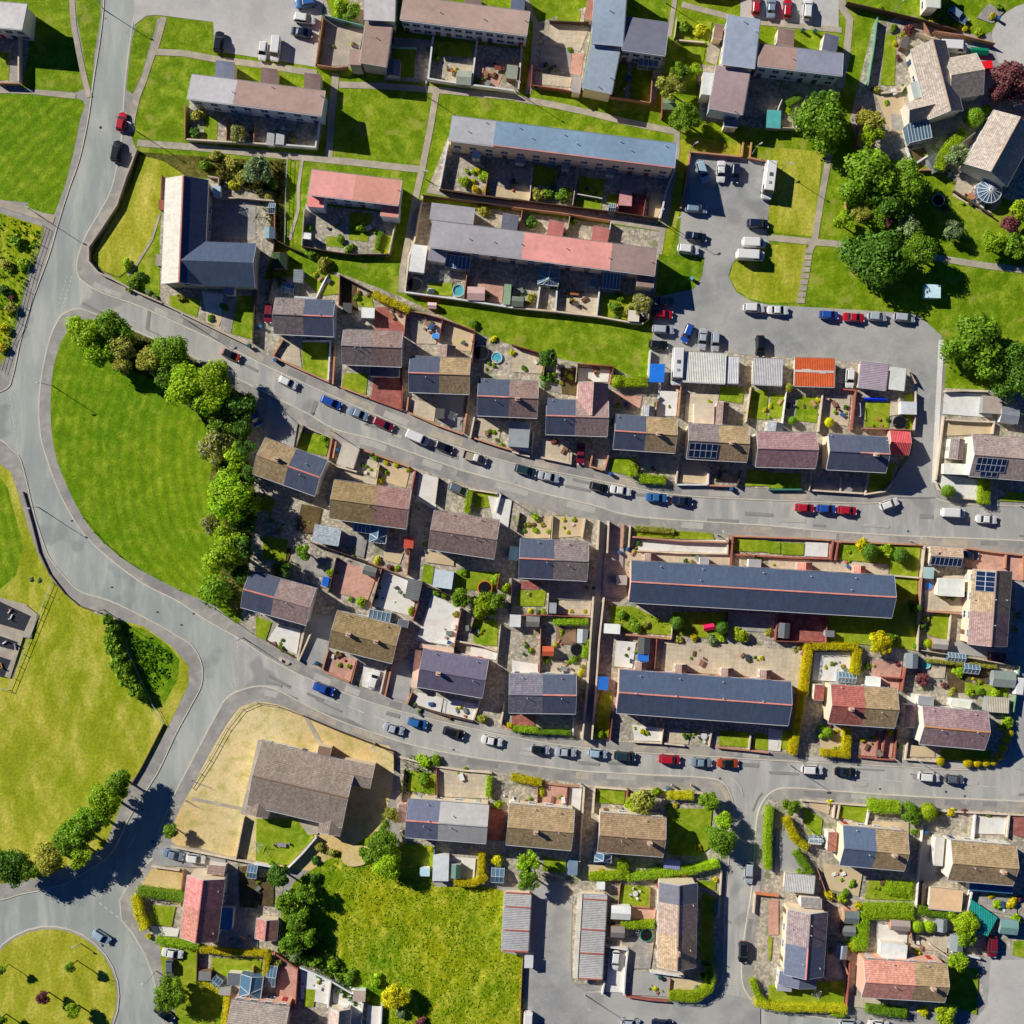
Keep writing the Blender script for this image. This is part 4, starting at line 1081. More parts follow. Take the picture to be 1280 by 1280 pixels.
# --- car parks, lanes, drives (asphalt over the block)
flat('car_park', 'lot_concrete', f('166,-200 405,-200 405,0 394,84 320,72 268,64 267,28 197,19 183,20 168,32'))
flat('car_park', 'asphalt_dark', f('865,192 925,197 960,205 962,250 958,292 962,305 925,318 915,330 910,345 920,365 938,376 960,381 1010,384 1110,390 1150,396 1177,420 1175,440 1166,602 1172,622 1112,622 1122,590 1140,567 1145,520 1142,480 1130,466 1110,455 980,447 907,441 815,437 818,372 867,361 877,347 881,322 847,318 852,262 862,200'))
flat('car_park', 'lot_concrete', f('930,-200 1050,-200 1048,34 1000,30 925,26'))
flat('garage_court', 'asphalt_dark', f('668,1108 700,1100 716,1120 713,1200 715,1228 735,1240 900,1240 950,1252 950,1400 655,1400 658,1195'))
flat('turning_circle', 'lot_concrete', [(1300 + 62 * _m.cos(a * .2618), 52 + 50 * _m.sin(a * .2618)) for a in range(24)])
flat('driveway', 'asphalt_dark', f('1205,60 1238,40 1250,90 1230,140 1205,130'))
flat('car_park', 'asphalt_dark', f('1222,1200 1245,1188 1400,1180 1400,1400 1175,1400 1185,1285 1232,1262'))
flat('car_park', 'lot_concrete', f('1238,1200 1400,1196 1400,1400 1206,1400 1215,1280 1234,1255'))
flat('alley', 'asphalt_dark', f('748,650 760,651 757,692 740,922 728,922 746,700'))
flat('lane_edge', 'concrete_pale', f('1173,425 1180,425 1170,603 1164,603'))
flat('road', 'asphalt_street', f('1268,700 1400,705 1400,1000 1268,960 1262,940 1270,880'))
# --- footpaths
def path(s, wpx, mat='path_grey', name='footpath'):
    P = [G(x, y) for x, y in f(s)]; Lf = offset_line(P, wpx * S / 2); Rt = offset_line(P, -wpx * S / 2)
    ZI[0] += .0009; struct(obj(name, poly_mesh(Lf + Rt[::-1], .106 + ZI[0], name, mat)))
for s, wd in (('87,-60 92,30 98,62 105,95 112,122', 7), ('-60,112 40,115 95,121', 6), ('-60,246 0,254 40,267 68,275', 9), ('205,22 196,55 188,75 180,100 172,120 166,145 164,165', 8), ('193,65 230,67 268,74 330,82 396,92', 8),
              ('172,179 240,184 300,190 380,197 450,204 524,212', 8.5), ('420,92 415,140 411,198', 9), ('424,106 480,108 560,114 645,122', 8), ('546,112 538,160 528,210 519,250 510,300 503,340 502,366', 8),
              ('534,238 640,256 740,272 828,286', 7), ('645,123 690,131 740,142 780,152 850,166', 8), ('846,165 846,190 836,250 828,290 824,318', 7), ('846,-20 842,10 836,46', 6), ('852,6 930,26 1000,33 1052,38', 7), ('1050,-40 1053,10 1062,25 1058,68 1050,110', 9),
              ('1037,190 1026,250 1018,300 1011,316', 8), ('960,297 1020,303 1070,307', 8), ('1160,320 1180,324 1230,332 1400,352', 8), ('378,200 373,235 373,262 362,300', 4), ('657,0 670,30 666,80 660,118', 7), ('200,268 190,300 168,336 160,345', 3)):
    path(s, wd)
for i in range(9):   # stone slabs let into the grass
    t = i / 8; x = 1011 - 10 * t; y = 314 + 62 * t
    flat('stepping_slab', 'path_grey', [(x - 5, y - 3.2), (x + 5, y - 3), (x + 4.6, y + 3.2), (x - 5.3, y + 3)])
path('322,1018 300,1010 240,998', 4); path('381,893 393,915 401,930', 5)
path('327,925 318,965 305,1018', 8, 'pavement', 'paved_apron'); path('327,926 370,936 405,946 465,962', 6, 'pavement', 'paved_apron')

# --- garden surfaces: (tile column, tile row, material, name, outline)
SURF = '''
0 0 lawn|lawn|0,260 45,265 40,350 0,350
0 0 lawn|lawn|0,340 48,330 45,400 0,405
0 0 patio_grey|patio|52,300 125,310 110,420 50,410
0 0 lawn|lawn|1020,560 1090,600 1085,700 1020,700
0 1 lawn|lawn|850,195 1005,220 985,305 850,260
0 1 gravel|patio|1035,285 1120,290 1095,355 1030,330
0 1 lawn|lawn|1190,200 1268,200 1262,420 1160,390
0 1 lawn|lawn|700,40 800,60 800,190 710,180 690,120
0 1 patio_grey|driveway|1120,150 1200,160 1155,390 1105,360
0 0 patio_grey|courtyard|1045,985 1280,1010 1280,1200 1040,1200
0 1 concrete_pale|patio|1010,180 1120,190 1110,290 1030,285
1 0 path_grey|patio|350,110 540,150 520,250 460,330 330,330
1 0 lawn|lawn|680,240 800,250 790,390 650,385
1 0 patio_pink|patio|1130,340 1230,380 1210,440 1110,420
1 0 lawn|lawn|470,1060 585,1070 560,1210 465,1200
1 0 lawn|lawn|355,1180 440,1190 440,1240 350,1230
1 0 lawn|lawn|600,1170 680,1180 665,1270 590,1260
1 0 gravel|patio|1200,930 1280,950 1280,1000 1190,985
1 0 patio_beige|patio|960,320 1080,330 1075,420 960,410
1 0 gravel|patio|470,20 550,60 520,110 450,80
1 0 lawn|lawn|350,0 460,0 500,100 380,90
2 0 lawn|lawn|235,40 345,55 335,120 225,100
2 0 patio_beige|patio|190,110 385,140 340,260 180,220
2 0 patio_grey|patio|140,225 300,250 290,370 130,340
2 0 patio_pink|patio|300,270 360,270 345,380 290,370
2 0 patio_beige|patio|115,360 300,390 290,440 110,420
2 0 lawn|lawn|490,310 580,320 565,500 480,490
2 0 lawn|lawn|600,340 700,350 680,510 590,500
2 0 lawn|lawn|110,820 230,850 215,930 105,930
2 0 lawn|lawn|340,880 465,900 445,1050 315,1035
2 0 gravel|patio|0,920 95,945 85,1005 0,990
2 0 patio_grey|patio|550,880 680,900 660,970 540,950
2 0 gravel|patio|690,960 760,970 735,1090 680,1080
2 0 patio_red|deck|535,950 670,980 660,1080 530,1060
2 0 lawn|lawn|480,970 530,980 520,1030 470,1020
2 0 lawn|lawn|830,100 1000,110 985,220 850,200
2 0 lawn|lawn|860,235 965,245 955,310 880,290
2 0 path_grey|patio|975,215 1045,230 1020,330 970,310
3 0 lawn|lawn|585,170 640,180 630,430 560,425
3 0 gravel|patio|540,480 680,490 690,660 620,680 580,590
3 0 patio_grey|patio|610,570 690,580 690,660 620,650
3 0 patio_grey|patio|810,590 950,560 960,650 830,690
3 0 soil|garden_bed|690,760 780,740 800,790 720,830
3 0 patio_beige|patio|950,870 1060,890 1170,1010 1100,1080 920,980
3 0 patio_pink|driveway|1180,540 1290,560 1290,630 1240,600
3 0 patio_grey|driveway|1040,90 1100,20 1180,60 1120,120
1 1 patio_beige|patio|100,470 215,440 230,560 130,520
1 1 lawn|lawn|232,430 375,440 360,620 235,570
1 1 lawn|lawn|440,585 560,590 550,695 430,655
1 1 patio_red|driveway|590,610 730,600 725,765 575,720
1 1 patio_beige|patio|770,710 900,745 890,830 770,790
1 1 asphalt_dark|driveway|905,690 1040,700 1030,880 905,830
1 1 patio_beige|patio|1110,810 1225,830 1215,920 1105,900
1 1 patio_beige|patio|650,270 755,290 740,380 645,350
1 1 patio_red|patio|590,260 645,255 740,350 740,400 590,370
1 1 lawn|lawn|500,190 580,210 590,260 510,250
1 1 patio_beige|patio|770,300 935,330 900,440 780,440
1 1 gravel|patio|930,330 1090,385 1075,480 1000,470
1 1 lawn|lawn|240,120 330,60 420,110 420,190 320,200
1 1 lawn|artificial_lawn|860,135 985,135 980,200 870,195
1 1 patio_pink|patio|1150,120 1240,130 1230,235 1060,220
1 1 lawn|lawn|220,880 380,900 350,1000 210,970
1 1 patio_beige|patio|510,1000 610,1030 600,1110 490,1075
1 1 lawn|artificial_lawn|665,1085 740,1090 735,1140 665,1135
1 1 gravel|patio|620,1040 770,1070 750,1160 610,1120
1 1 concrete_pale|driveway|820,1085 915,1110 900,1270 800,1220
1 1 lawn|lawn|1100,1170 1205,1195 1190,1255 1090,1260
1 1 soil|garden_bed|430,110 500,150 510,280 430,240
2 1 patio_beige|patio|10,460 160,500 150,590 0,580
2 1 concrete_pale|patio|330,560 490,570 480,630 330,630
2 1 patio_grey|patio|180,580 270,590 250,690 170,670
2 1 lawn|lawn|340,0 340,0 350,5
2 1 patio_beige|patio|280,180 430,190 415,300 255,275
2 1 lawn|lawn|450,190 640,200 640,330 440,300
2 1 patio_beige|patio|150,910 290,930 285,1035 150,1010
2 1 concrete_pale|driveway|0,830 95,835 90,985 0,960
2 1 lawn|lawn|490,1010 610,1010 600,1100 485,1075
2 1 patio_grey|patio|640,990 800,1000 790,1075 640,1070
2 1 gravel|patio|860,1020 980,1030 975,1140 830,1130
2 1 lawn|lawn|1040,650 1160,660 1150,740 1035,720
2 1 patio_pink|patio|510,680 650,700 640,760 505,750
2 1 concrete_pale|patio|730,670 830,680 820,800 720,800
2 1 patio_beige|patio|870,690 1035,690 1010,840 860,830
2 1 lawn|lawn|1190,670 1280,670 1270,820 1170,810
2 1 lawn|lawn|1180,1070 1280,1075 1280,1150 1160,1150
2 1 patio_grey|driveway|700,480 850,490 850,630 690,630
2 1 soil|garden_bed|240,560 330,560 320,700 250,690
3 1 lawn|lawn|10,690 80,690 65,810 5,810
3 1 lawn|lawn|150,700 250,710 240,835 130,820
3 1 patio_beige|patio|270,700 410,700 400,850 260,840
3 1 lawn|lawn|485,735 610,735 600,860 480,855
3 1 patio_beige|patio|610,720 680,710 680,790 605,800
3 1 lawn|lawn|680,690 725,690 715,880 670,870
3 1 lawn|lawn|0,1080 170,1090 160,1170 0,1160
3 1 patio_grey|patio|225,1100 360,1110 355,1180 220,1170
3 1 patio_grey|patio|365,1110 475,1115 470,1185 360,1180
3 1 lawn|lawn|500,1080 640,1030 600,1160 500,1180
3 1 concrete_pale|patio|880,680 1090,690 1120,810 870,790
3 1 gravel|patio|875,820 1120,830 1110,890 870,900
3 1 lawn|lawn|1200,1180 1280,1185 1280,1230 1150,1225
3 1 concrete_pale|patio|850,1090 1050,1120 1060,1230 860,1190
1 2 patio_grey|patio|180,200 410,250 390,330 250,310
1 2 patio_pink|patio|400,240 610,300 560,440 380,400
1 2 concrete_pale|patio|640,290 820,340 780,520 590,470
1 2 gravel|patio|640,185 740,200 720,260 640,240
1 2 lawn|lawn|840,260 890,270 880,360 830,345
1 2 lawn|lawn|1000,290 1220,300 1200,400 1000,380
1 2 concrete_pale|patio|880,410 1020,480 1000,670 800,640
1 2 lawn|lawn|1090,525 1210,540 1205,670 1085,660
1 2 concrete_pale|patio|1075,670 1210,690 1200,740 1070,720
1 2 concrete_pale|patio|110,560 225,590 205,710 60,640
1 2 lawn|lawn|0,520 80,550 50,640 0,620
1 2 patio_pink|patio|365,700 500,740 470,850 350,790
1 2 concrete_pale|driveway|540,760 660,800 640,910 530,870
1 2 asphalt_dark|driveway|250,500 395,520 340,780 230,740
1 2 asphalt_dark|driveway|680,760 800,720 760,950 660,920
1 2 concrete_pale|patio|810,900 940,930 925,1000 790,965
1 2 concrete_pale|patio|940,930 1120,960 1085,1040 930,1000
1 2 patio_red|patio|360,1050 360,1050 365,1055
1 2 soil|garden_bed|120,180 180,180 160,250 110,250
2 2 gravel|garden_bed|50,20 200,20 190,130 50,130
2 2 gravel|patio|210,20 365,30 355,120 205,130
2 2 lawn|lawn|30,390 170,390 160,470 20,470
2 2 patio_red|patio|40,345 145,345 135,390 40,385
2 2 patio_grey|patio|190,350 385,360 385,440 190,435
2 2 patio_beige|patio|235,445 395,450 390,515 230,510
2 2 concrete_pale|patio|0,740 130,760 130,800 0,800
2 2 patio_beige|patio|210,740 370,750 360,810 190,800
2 2 patio_red|patio|0,1010 120,1020 110,1075 0,1060
2 2 deck|patio|220,575 320,575 320,665 220,655
2 2 lawn|lawn|490,470 600,470 800,560 790,615 490,590
2 2 concrete_pale|ramp|630,190 1070,205 1070,140 630,140
2 2 patio_beige|patio|570,190 1090,205 1085,265 580,245
2 2 lawn|lawn|610,80 1000,105 1010,140 620,125
2 2 patio_beige|patio|760,645 1280,670 1280,830 740,790
2 2 lawn|lawn|1110,130 1280,140 1280,200 1105,195
2 2 lawn|lawn|800,500 1070,500 1060,640 800,610
2 2 patio_grey|patio|1080,500 1280,510 1280,600 1080,590
2 2 concrete_pale|patio|600,1060 760,1080 750,1145 610,1140
2 2 patio_beige|patio|780,1080 890,1090 880,1160 770,1150
2 2 lawn|lawn|1040,1090 1190,1100 1180,1175 1030,1165
2 2 lawn|lawn|1210,1100 1280,1110 1280,1190 1200,1180
2 2 concrete_pale|patio|520,640 620,650 600,780 510,770
3 2 lawn|lawn|0,145 60,150 60,210 0,205
3 2 lawn|lawn|65,150 180,155 175,215 65,212
3 2 concrete_pale|patio|185,150 300,155 295,225 180,220
3 2 lawn|lawn|350,160 760,170 745,330 610,320 600,260 350,235
3 2 patio_beige|patio|0,230 600,260 600,310 0,285
3 2 lawn|lawn|635,330 745,330 735,690 380,650 300,640 300,500 620,520
3 2 patio_red|patio|40,510 290,520 275,645 40,640
3 2 patio_beige|patio|0,680 170,690 150,880 0,840
3 2 concrete_pale|patio|230,700 415,700 440,850 220,840
3 2 patio_pink|patio|520,740 670,740 650,890 500,880
3 2 gravel|patio|250,1080 380,1080 390,1190 260,1190
3 2 patio_pink|patio|460,1130 550,1130 545,1220 450,1215
3 2 patio_pink|patio|570,1100 630,1110 615,1225 560,1220
3 2 gravel|patio|690,1160 830,1180 830,1225 690,1220
3 2 lawn|lawn|865,1180 1120,1190 1100,1240 860,1240
3 2 patio_pink|driveway|980,190 1280,215 1280,350 985,290
3 2 patio_beige|patio|780,330 990,310 980,500 780,490
3 2 lawn|lawn|820,510 900,505 890,640 790,610
3 2 patio_beige|patio|820,720 890,730 880,830 810,830
3 2 soil|garden_bed|885,760 1120,770 1200,900 900,900
3 2 lawn|lawn|980,850 1200,870 1190,930 980,910
3 2 concrete_pale|patio|0,1080 70,1090 60,1195 0,1190
3 2 lawn|lawn|70,1090 130,1100 125,1190 60,1180
3 2 asphalt_dark|driveway|870,640 1000,660 1240,700 1240,750 900,700
0 3 grass_dry|lawn|760,500 925,505 905,690 700,600
0 3 lawn|lawn|760,680 880,690 860,790 750,775
0 3 concrete_pale|path|750,785 900,800 890,840 780,835
0 3 asphalt_dark|driveway|765,390 860,380 1130,440 1130,480 1030,495 770,485
0 3 lawn|verge|800,880 990,900 990,1040 1120,1140 1110,1290 900,1290 840,1100 810,1000
0 3 lawn|lawn|1060,945 1290,950 1290,1040 1130,1040 1060,1000
0 3 patio_grey|patio|1120,590 1190,480 1200,700 1290,760 1290,910 1090,890
0 3 soil|garden_bed|1200,490 1290,480 1290,700 1200,690
1 3 lawn|lawn|5,250 250,250 290,345 160,485 0,460
1 3 path_grey|patio|200,240 325,260 310,330 260,330
1 3 soil|garden_bed|0,540 90,550 90,690 0,680
1 3 concrete_pale|patio|0,730 0,730 5,735
1 3 patio_pink|patio|110,980 220,1000 205,1170 100,1160
1 3 concrete_pale|patio|225,985 385,1050 370,1180 225,1150
1 3 concrete_pale|patio|390,1060 545,1110 520,1290 380,1290
1 3 lawn|lawn|245,1100 300,1105 290,1190 240,1190
1 3 lawn|lawn|0,960 30,960 20,1040 0,1040
1 3 patio_beige|patio|905,0 1170,10 1160,150 905,140
1 3 lawn|lawn|765,10 900,30 895,130 760,110
1 3 lawn|lawn|720,370 890,390 880,560 700,550
1 3 concrete_pale|patio|970,440 1100,450 1090,560 960,560
1 3 patio_red|driveway|1165,190 1250,210 1245,360 1160,360
1 3 concrete_pale|path|560,1180 640,1190 630,1290 550,1290
2 3 lawn|lawn|430,90 565,100 560,180 415,170
2 3 patio_pink|patio|150,80 290,90 280,185 140,180
2 3 concrete_pale|path|290,85 350,85 340,210 280,200
2 3 lawn|lawn|160,440 270,460 265,520 150,510
2 3 gravel|patio|385,480 530,490 520,540 380,530
2 3 lawn|lawn|780,200 1000,200 980,400 930,440 780,430
2 3 lawn|lawn|550,580 690,590 690,690 540,685
2 3 patio_grey|patio|580,840 710,850 690,1000 580,1000
2 3 asphalt_dark|patio|610,1005 790,1030 780,1140 580,1130
2 3 gravel|patio|790,1045 960,1060 950,1110 785,1120
2 3 lawn|lawn|925,560 1020,560 1015,610 940,590
2 3 lawn|lawn|950,620 1010,640 1000,960 935,950
2 3 concrete_pale|driveway|485,905 575,930 555,1120 470,1115
2 3 patio_pink|patio|570,690 720,700 710,760 590,760
3 3 lawn|lawn|160,180 270,250 260,340 200,350
3 3 asphalt_dark|driveway|40,300 130,330 190,510 90,540 30,520
3 3 gravel|garden_bed|200,170 310,180 300,230 220,200
3 3 lawn|lawn|350,185 490,195 480,270 340,240
3 3 gravel|garden_bed|500,260 700,270 700,330 500,290
3 3 lawn|lawn|500,560 730,560 725,660 480,650
3 3 gravel|patio|270,470 470,520 450,640 290,600
3 3 concrete_pale|patio|1040,240 1190,250 1180,330 1030,325
3 3 patio_red|patio|1225,230 1290,230 1290,350 1220,330
3 3 patio_pink|patio|0,650 50,660 50,830 0,830
3 3 lawn|lawn|0,840 20,840 10,960 0,960
3 3 lawn|lawn|0,1080 380,1060 375,1190 0,1180
3 3 patio_grey|patio|290,860 390,870 370,1050 290,1040
3 3 patio_beige|patio|700,830 900,840 890,920 700,890
3 3 patio_beige|patio|400,1130 560,1150 560,1200 400,1190
3 3 lawn|lawn|890,990 1050,1000 1040,1230 890,1180
3 3 asphalt_dark|driveway|760,350 850,360 830,560 740,640
3 3 patio_grey|patio|1000,640 1240,640 1240,740 1040,700
3 3 lawn|lawn|1225,860 1290,860 1290,950 1215,930
3 3 concrete_pale|patio|540,750 700,760 690,880 540,880
1 1 asphalt_dark|driveway|60,700 210,840 190,960 40,900
1 2 soil|garden_bed|230,-40 330,-20 300,120 200,90
1 2 lawn|lawn|40,120 160,140 150,250 30,230
1 2 patio_grey|patio|420,90 560,120 540,230 410,190
1 2 patio_grey|patio|780,-20 850,0 830,180 760,170
1 2 concrete_pale|patio|1160,-80 1280,-60 1260,80 1190,60
1 1 patio_beige|driveway|430,1060 600,1120 600,1150 470,1110
1 2 gravel|patio|840,190 990,230 990,270 850,250
1 1 lawn|lawn|20,1190 100,1220 80,1280 10,1270
2 2 patio_grey|patio|470,60 560,70 550,430 450,430
2 2 lawn|lawn|445,900 500,900 480,1130 400,1130
3 2 concrete_pale|patio|690,900 760,910 740,960 690,950
1 0 patio_grey|patio|690,200 890,210 870,240 690,235
1 0 lawn|lawn|900,210 1090,220 1085,290 880,280
2 0 patio_grey|patio|0,840 100,850 95,920 0,915
'''
for ln in SURF.strip().splitlines():
    a, b, rest = ln.split(' ', 2); mat, nm, pts = rest.split('|')
    P_ = p(int(a), int(b), pts)
    ar = abs(sum(P_[i][0] * P_[i - 1][1] - P_[i - 1][0] * P_[i][1] for i in range(len(P_))))
    if ar > 20: flat(nm, mat, P_)
# play area at the left edge
flat('play_area', 'path_grey', p(0, 2, '0,425 130,460 190,510 160,630 120,625 55,830 -200,760 -200,400'))
for s in ('0,445 160,520 125,595 -200,500 -200,390', '10,620 95,650 75,690 -120,640 -120,590', '0,720 60,740 25,825 -200,770 -200,690'):
    flat('play_surface', 'rubber', p(0, 2, s))
# dry scrape behind the hall, patches and wear on the roads
flat('bare_patch', 'grass_dry', smooth_line(p(1, 3, '440,390 530,385 590,410 560,470 480,490 430,460 440,390'), 3)[:-1])
ZR = [.012]
def mark(pts, mat='marking', name='road_marking'):
    ZR[0] += .0005; o = obj(name, poly_mesh([G(x, y) for x, y in pts], ZR[0], name, mat)); struct(o)
def dashes(a, b, n, wpx, fill=.55):
    d = Vector((b[0] - a[0], b[1] - a[1])); u = d.normalized(); nn = Vector((-u.y, u.x)) * wpx / 2
    for i in range(n):
        s = Vector(a) + d * (i / n); e = s + d * (fill / n); mark([s + nn, e + nn, e - nn, s - nn])
dashes((90, 345), (77, 388), 8, .9); dashes((84, 345), (73, 382), 7, .7); dashes((12, 492), (24, 572), 14, .8); dashes((9, 492), (14, 530), 7, .7)
dashes((297.5, 800), (296, 826), 4, 1.0); dashes((297, 846), (281, 878), 6, .9); dashes((294, 848), (278, 876), 5, .7)
dashes((165, 400), (171, 402), 1, 1.0, .9); dashes((124, 1128), (152, 1150), 4, 1.2); dashes((132, 1110), (123, 1127), 2, .9)
dashes((160, 1060), (172, 1040), 1, .7, .9); dashes((140, 1096), (150, 1076), 1, .7, .9)
for a, b in (((367, 858), (386, 864)), ((390, 866), (424, 879)), ((435, 882), (455, 891)), ((468, 895), (492, 905)), ((545, 930), (590, 942)), ((1060, 971), (1090, 974)), ((1104, 975), (1127, 977)), ((1140, 977), (1168, 980)), ((1215, 982), (1250, 984))):
    dashes(a, b, 1, .7, 1)
for s, m_ in (('395,887 440,900 478,922 470,930 420,914 392,898', 'patch_dark'), ('349,864 372,872 372,880 352,874', 'patch_dark'), ('186,375 190,376 186,412 182,410', 'patch_dark'), ('393,500 398,502 390,524 386,521', 'patch_dark'),
              ('1040,1 1046,1 1046,4 1040,4', 'patch_dark'), ('1016,655 1032,656 1032,659 1016,658', 'patch_dark'), ('865,652 905,655 900,662 868,660', 'patch_light'), ('100,480 104,500 100,520 96,500', 'patch_light')):
    mark(f(s), m_, 'tarmac_patch')
for x, y in ((392, 517), (90, 651), (197, 765), (140, 734), (227, 781), (242, 767), (670, 615), (1135, 664), (900, 973), (567, 937), (579, 945), (899, 976), (1206, 995), (1100, 986), (220, 1197), (700, 1195), (886, 1226), (178, 1012), (240, 970)):
    mark([(x - 1.3, y - 1), (x + 1.3, y - .8), (x + 1.2, y + 1), (x - 1.3, y + .9)], 'rubber', 'manhole_cover')

# paving crossovers and trench repairs along the kerbs
def kerb_repairs(line, side, n, seed):
    r = random.Random(seed); P = [G(x, y) for x, y in line]
    cum = [0]
    for a, b in zip(P, P[1:]): cum.append(cum[-1] + math.dist(a, b))
    def at(s):
        for i in range(len(P) - 1):
            if cum[i + 1] >= s:
                t = (s - cum[i]) / max(cum[i + 1] - cum[i], 1e-6); return (P[i][0] + (P[i + 1][0] - P[i][0]) * t, P[i][1] + (P[i + 1][1] - P[i][1]) * t)
        return P[-1]
    s = r.uniform(1, 5); k = 0
    while s < cum[-1] - 8 and k < n:
        ln = r.uniform(2.5, 7); seg = [at(s + ln * j / 4) for j in range(5)]
        a = offset_line(seg, side * .3); b = offset_line(seg, side * r.choice((1.3, 1.6, 1.6)))
        struct(obj('paving_patch', poly_mesh(a + b[::-1], .1025, 'paving_patch', r.choice(('patch_dark', 'patch_light', 'path_grey')))))
        if r.random() < .55:
            d = -side * r.uniform(.6, 4.5); w_ = r.uniform(.3, .9); a = offset_line(seg, d); b = offset_line(seg, d - side * w_)
            ZR[0] += .0004; struct(obj('tarmac_patch', poly_mesh(a + b[::-1], ZR[0], 'tarmac_patch', r.choice(('patch_dark', 'patch_dark', 'patch_light')))))
        s += ln + r.uniform(1.5, 9); k += 1
kerb_repairs(uk[11:], 1, 30, 1); kerb_repairs(upk_low[7:], -1, 26, 2); kerb_repairs(gk[14:], 1, 26, 3); kerb_repairs(ck[6:22], -1, 18, 4); kerb_repairs(cr[:14], 1, 14, 5)
# ------------------------------------------------------------------ houses
T, SL, MO, FL, CR_ = 'roof_tile', 'roof_slate', 'roof_moss', 'roof_flat', 'roof_corrugated'
UP = 'semis on the upper side of the upper street'; LOs = 'semis between the two streets'; BO = 'semis below the lower street'
def semi(row, n, look, quad, segs, **kw):
    ph = f'the {n} semi of the {row} row'
    g = {'upper': UP, 'second': LOs, 'third': LOs, 'bottom': BO}[row]
    return house(f'{look}, {n} in the {row} row', ph, quad, segs=segs, group=g, **kw)
E_ = lambda c_, r_, s, **k: dict(quad=p(c_, r_, s), **k)

semi('upper', 'first', 'semi with brown left roof and charcoal right roof', f('343.7,372.5 418.7,375.5 417,420.5 343,417'), [(.5, T, BG), (.5, SL, CH)], vents=[(.35, .45), (.1, .03), (.97, .05), (.78, .45)], wall=BLUEW,
     ext=[E_(1, 1, '192,200 300,205 298,225 192,220', col=w(190, 190, 186), eaves=2.4, name='rear_extension')])
semi('upper', 'second', 'semi under brown and grey-brown tiles with glass front porch', f('430,412 503.7,414.5 501.7,458.7 427,455'), [(.5, T, BG), (.5, T, BR)], vents=[(.23, .55), (.33, .52), (.8, .42)], wall=BLUEW,
     ext=[E_(1, 1, '570,555 718,560 712,605 568,600', col=CH, mat=SL, rise=.5, name='porch')])
semi('upper', 'third', 'semi half charcoal slate and half tan mossy tile', f('513.7,445 588.7,448 586,492.5 510,490'), [(.5, SL, CH), (.5, MO, TAN)], vents=[(.28, .6)],
     ext=[E_(1, 1, '918,445 998,450 995,512 912,508', axis='v', kind='gable', eaves=2.8, rise=.9, mat=T, col=BR, name='rear_extension')])
semi('upper', 'fourth', 'semi with charcoal left roof and ribbed brown right roof', f('599.5,473 673.7,477 671,522 595,519.5'), [(.52, SL, CH), (.48, T, BR)], chimneys=[(.66, .54)], vents=[(.3, .6), (.1, .04)],
     ext=[E_(2, 1, '0,825 90,830 80,960 -30,950', mat=FL, col=w(150, 156, 158), eaves=2.6, name='garage')])
semi('upper', 'fifth', 'semi with mauve-brown cross gable rising behind charcoal half', f('685,498.7 761,501 758.7,545.5 680,542.5'), [(.47, SL, CH), (.53, T, MV)], vents=[(.35, .5), (.1, .04), (.3, .6)],
     ext=[E_(2, 1, '330,630 483,640 472,800 322,795', axis='v', kind='gable', eaves=5.0, rise=2.1, mat=T, col=q(160, 120, 112), name='cross_gable', wall=CREAM)])
semi('upper', 'sixth', 'semi with smooth charcoal left roof and mossy ochre right roof', f('771,518 847,523.7 843,566 764.5,561'), [(.5, SL, CH), (.5, MO, TAN)], chimneys=[(.69, .5)], vents=[(.32, .6), (.05, .05)],
     ext=[E_(2, 1, '655,750 715,755 712,802 650,798', axis='v', kind='gable', eaves=2.5, rise=.8, mat=T, col=GR, name='rear_extension')])
semi('upper', 'seventh', 'semi with blue solar array on its grey left roof', f('861,529.5 937,533.7 932.5,577.5 857.5,573'), [(.5, T, BG), (.5, MO, TAN)], chimneys=[(.7, .5)], solar=[(.02, .49, .56, .95, 5, 2)], wall=CREAM,
     ext=[E_(2, 1, '920,735 1015,735 1005,842 905,838', col=w(226, 204, 176), mat=FL, eaves=2.6, name='rear_extension'), E_(2, 1, '1025,730 1085,735 1080,845 1015,840', axis='v', kind='gable', eaves=2.5, rise=.8, mat=T, col=BR, name='rear_extension')])
semi('upper', 'eighth', 'semi under one plain mauve-brown tiled roof', f('948,539.5 1020,541 1020,585.5 942,583'), [(1, T, q(150, 112, 112))], wall=WHITE,
     ext=[E_(3, 1, '0,830 80,835 75,880 -10,878', axis='v', kind='gable', eaves=2.5, rise=.8, mat=T, col=GR, name='rear_extension')])
semi('upper', 'ninth', 'all-charcoal semi with white gable beside red-roofed garage', f('1037.5,543 1110,546 1107.5,591 1031,586'), [(.5, SL, q(78, 82, 98)), (.5, SL, CH)], chimneys=[(.76, .53)], vents=[(.04, .04), (.97, .1)], wall=CREAM,
     ext=[E_(3, 1, '607,872 713,878 700,998 606,990', kind='gable', eaves=2.5, rise=1.3, mat=CR_, col=q(236, 70, 72), wall=PINKW, name='garage')])

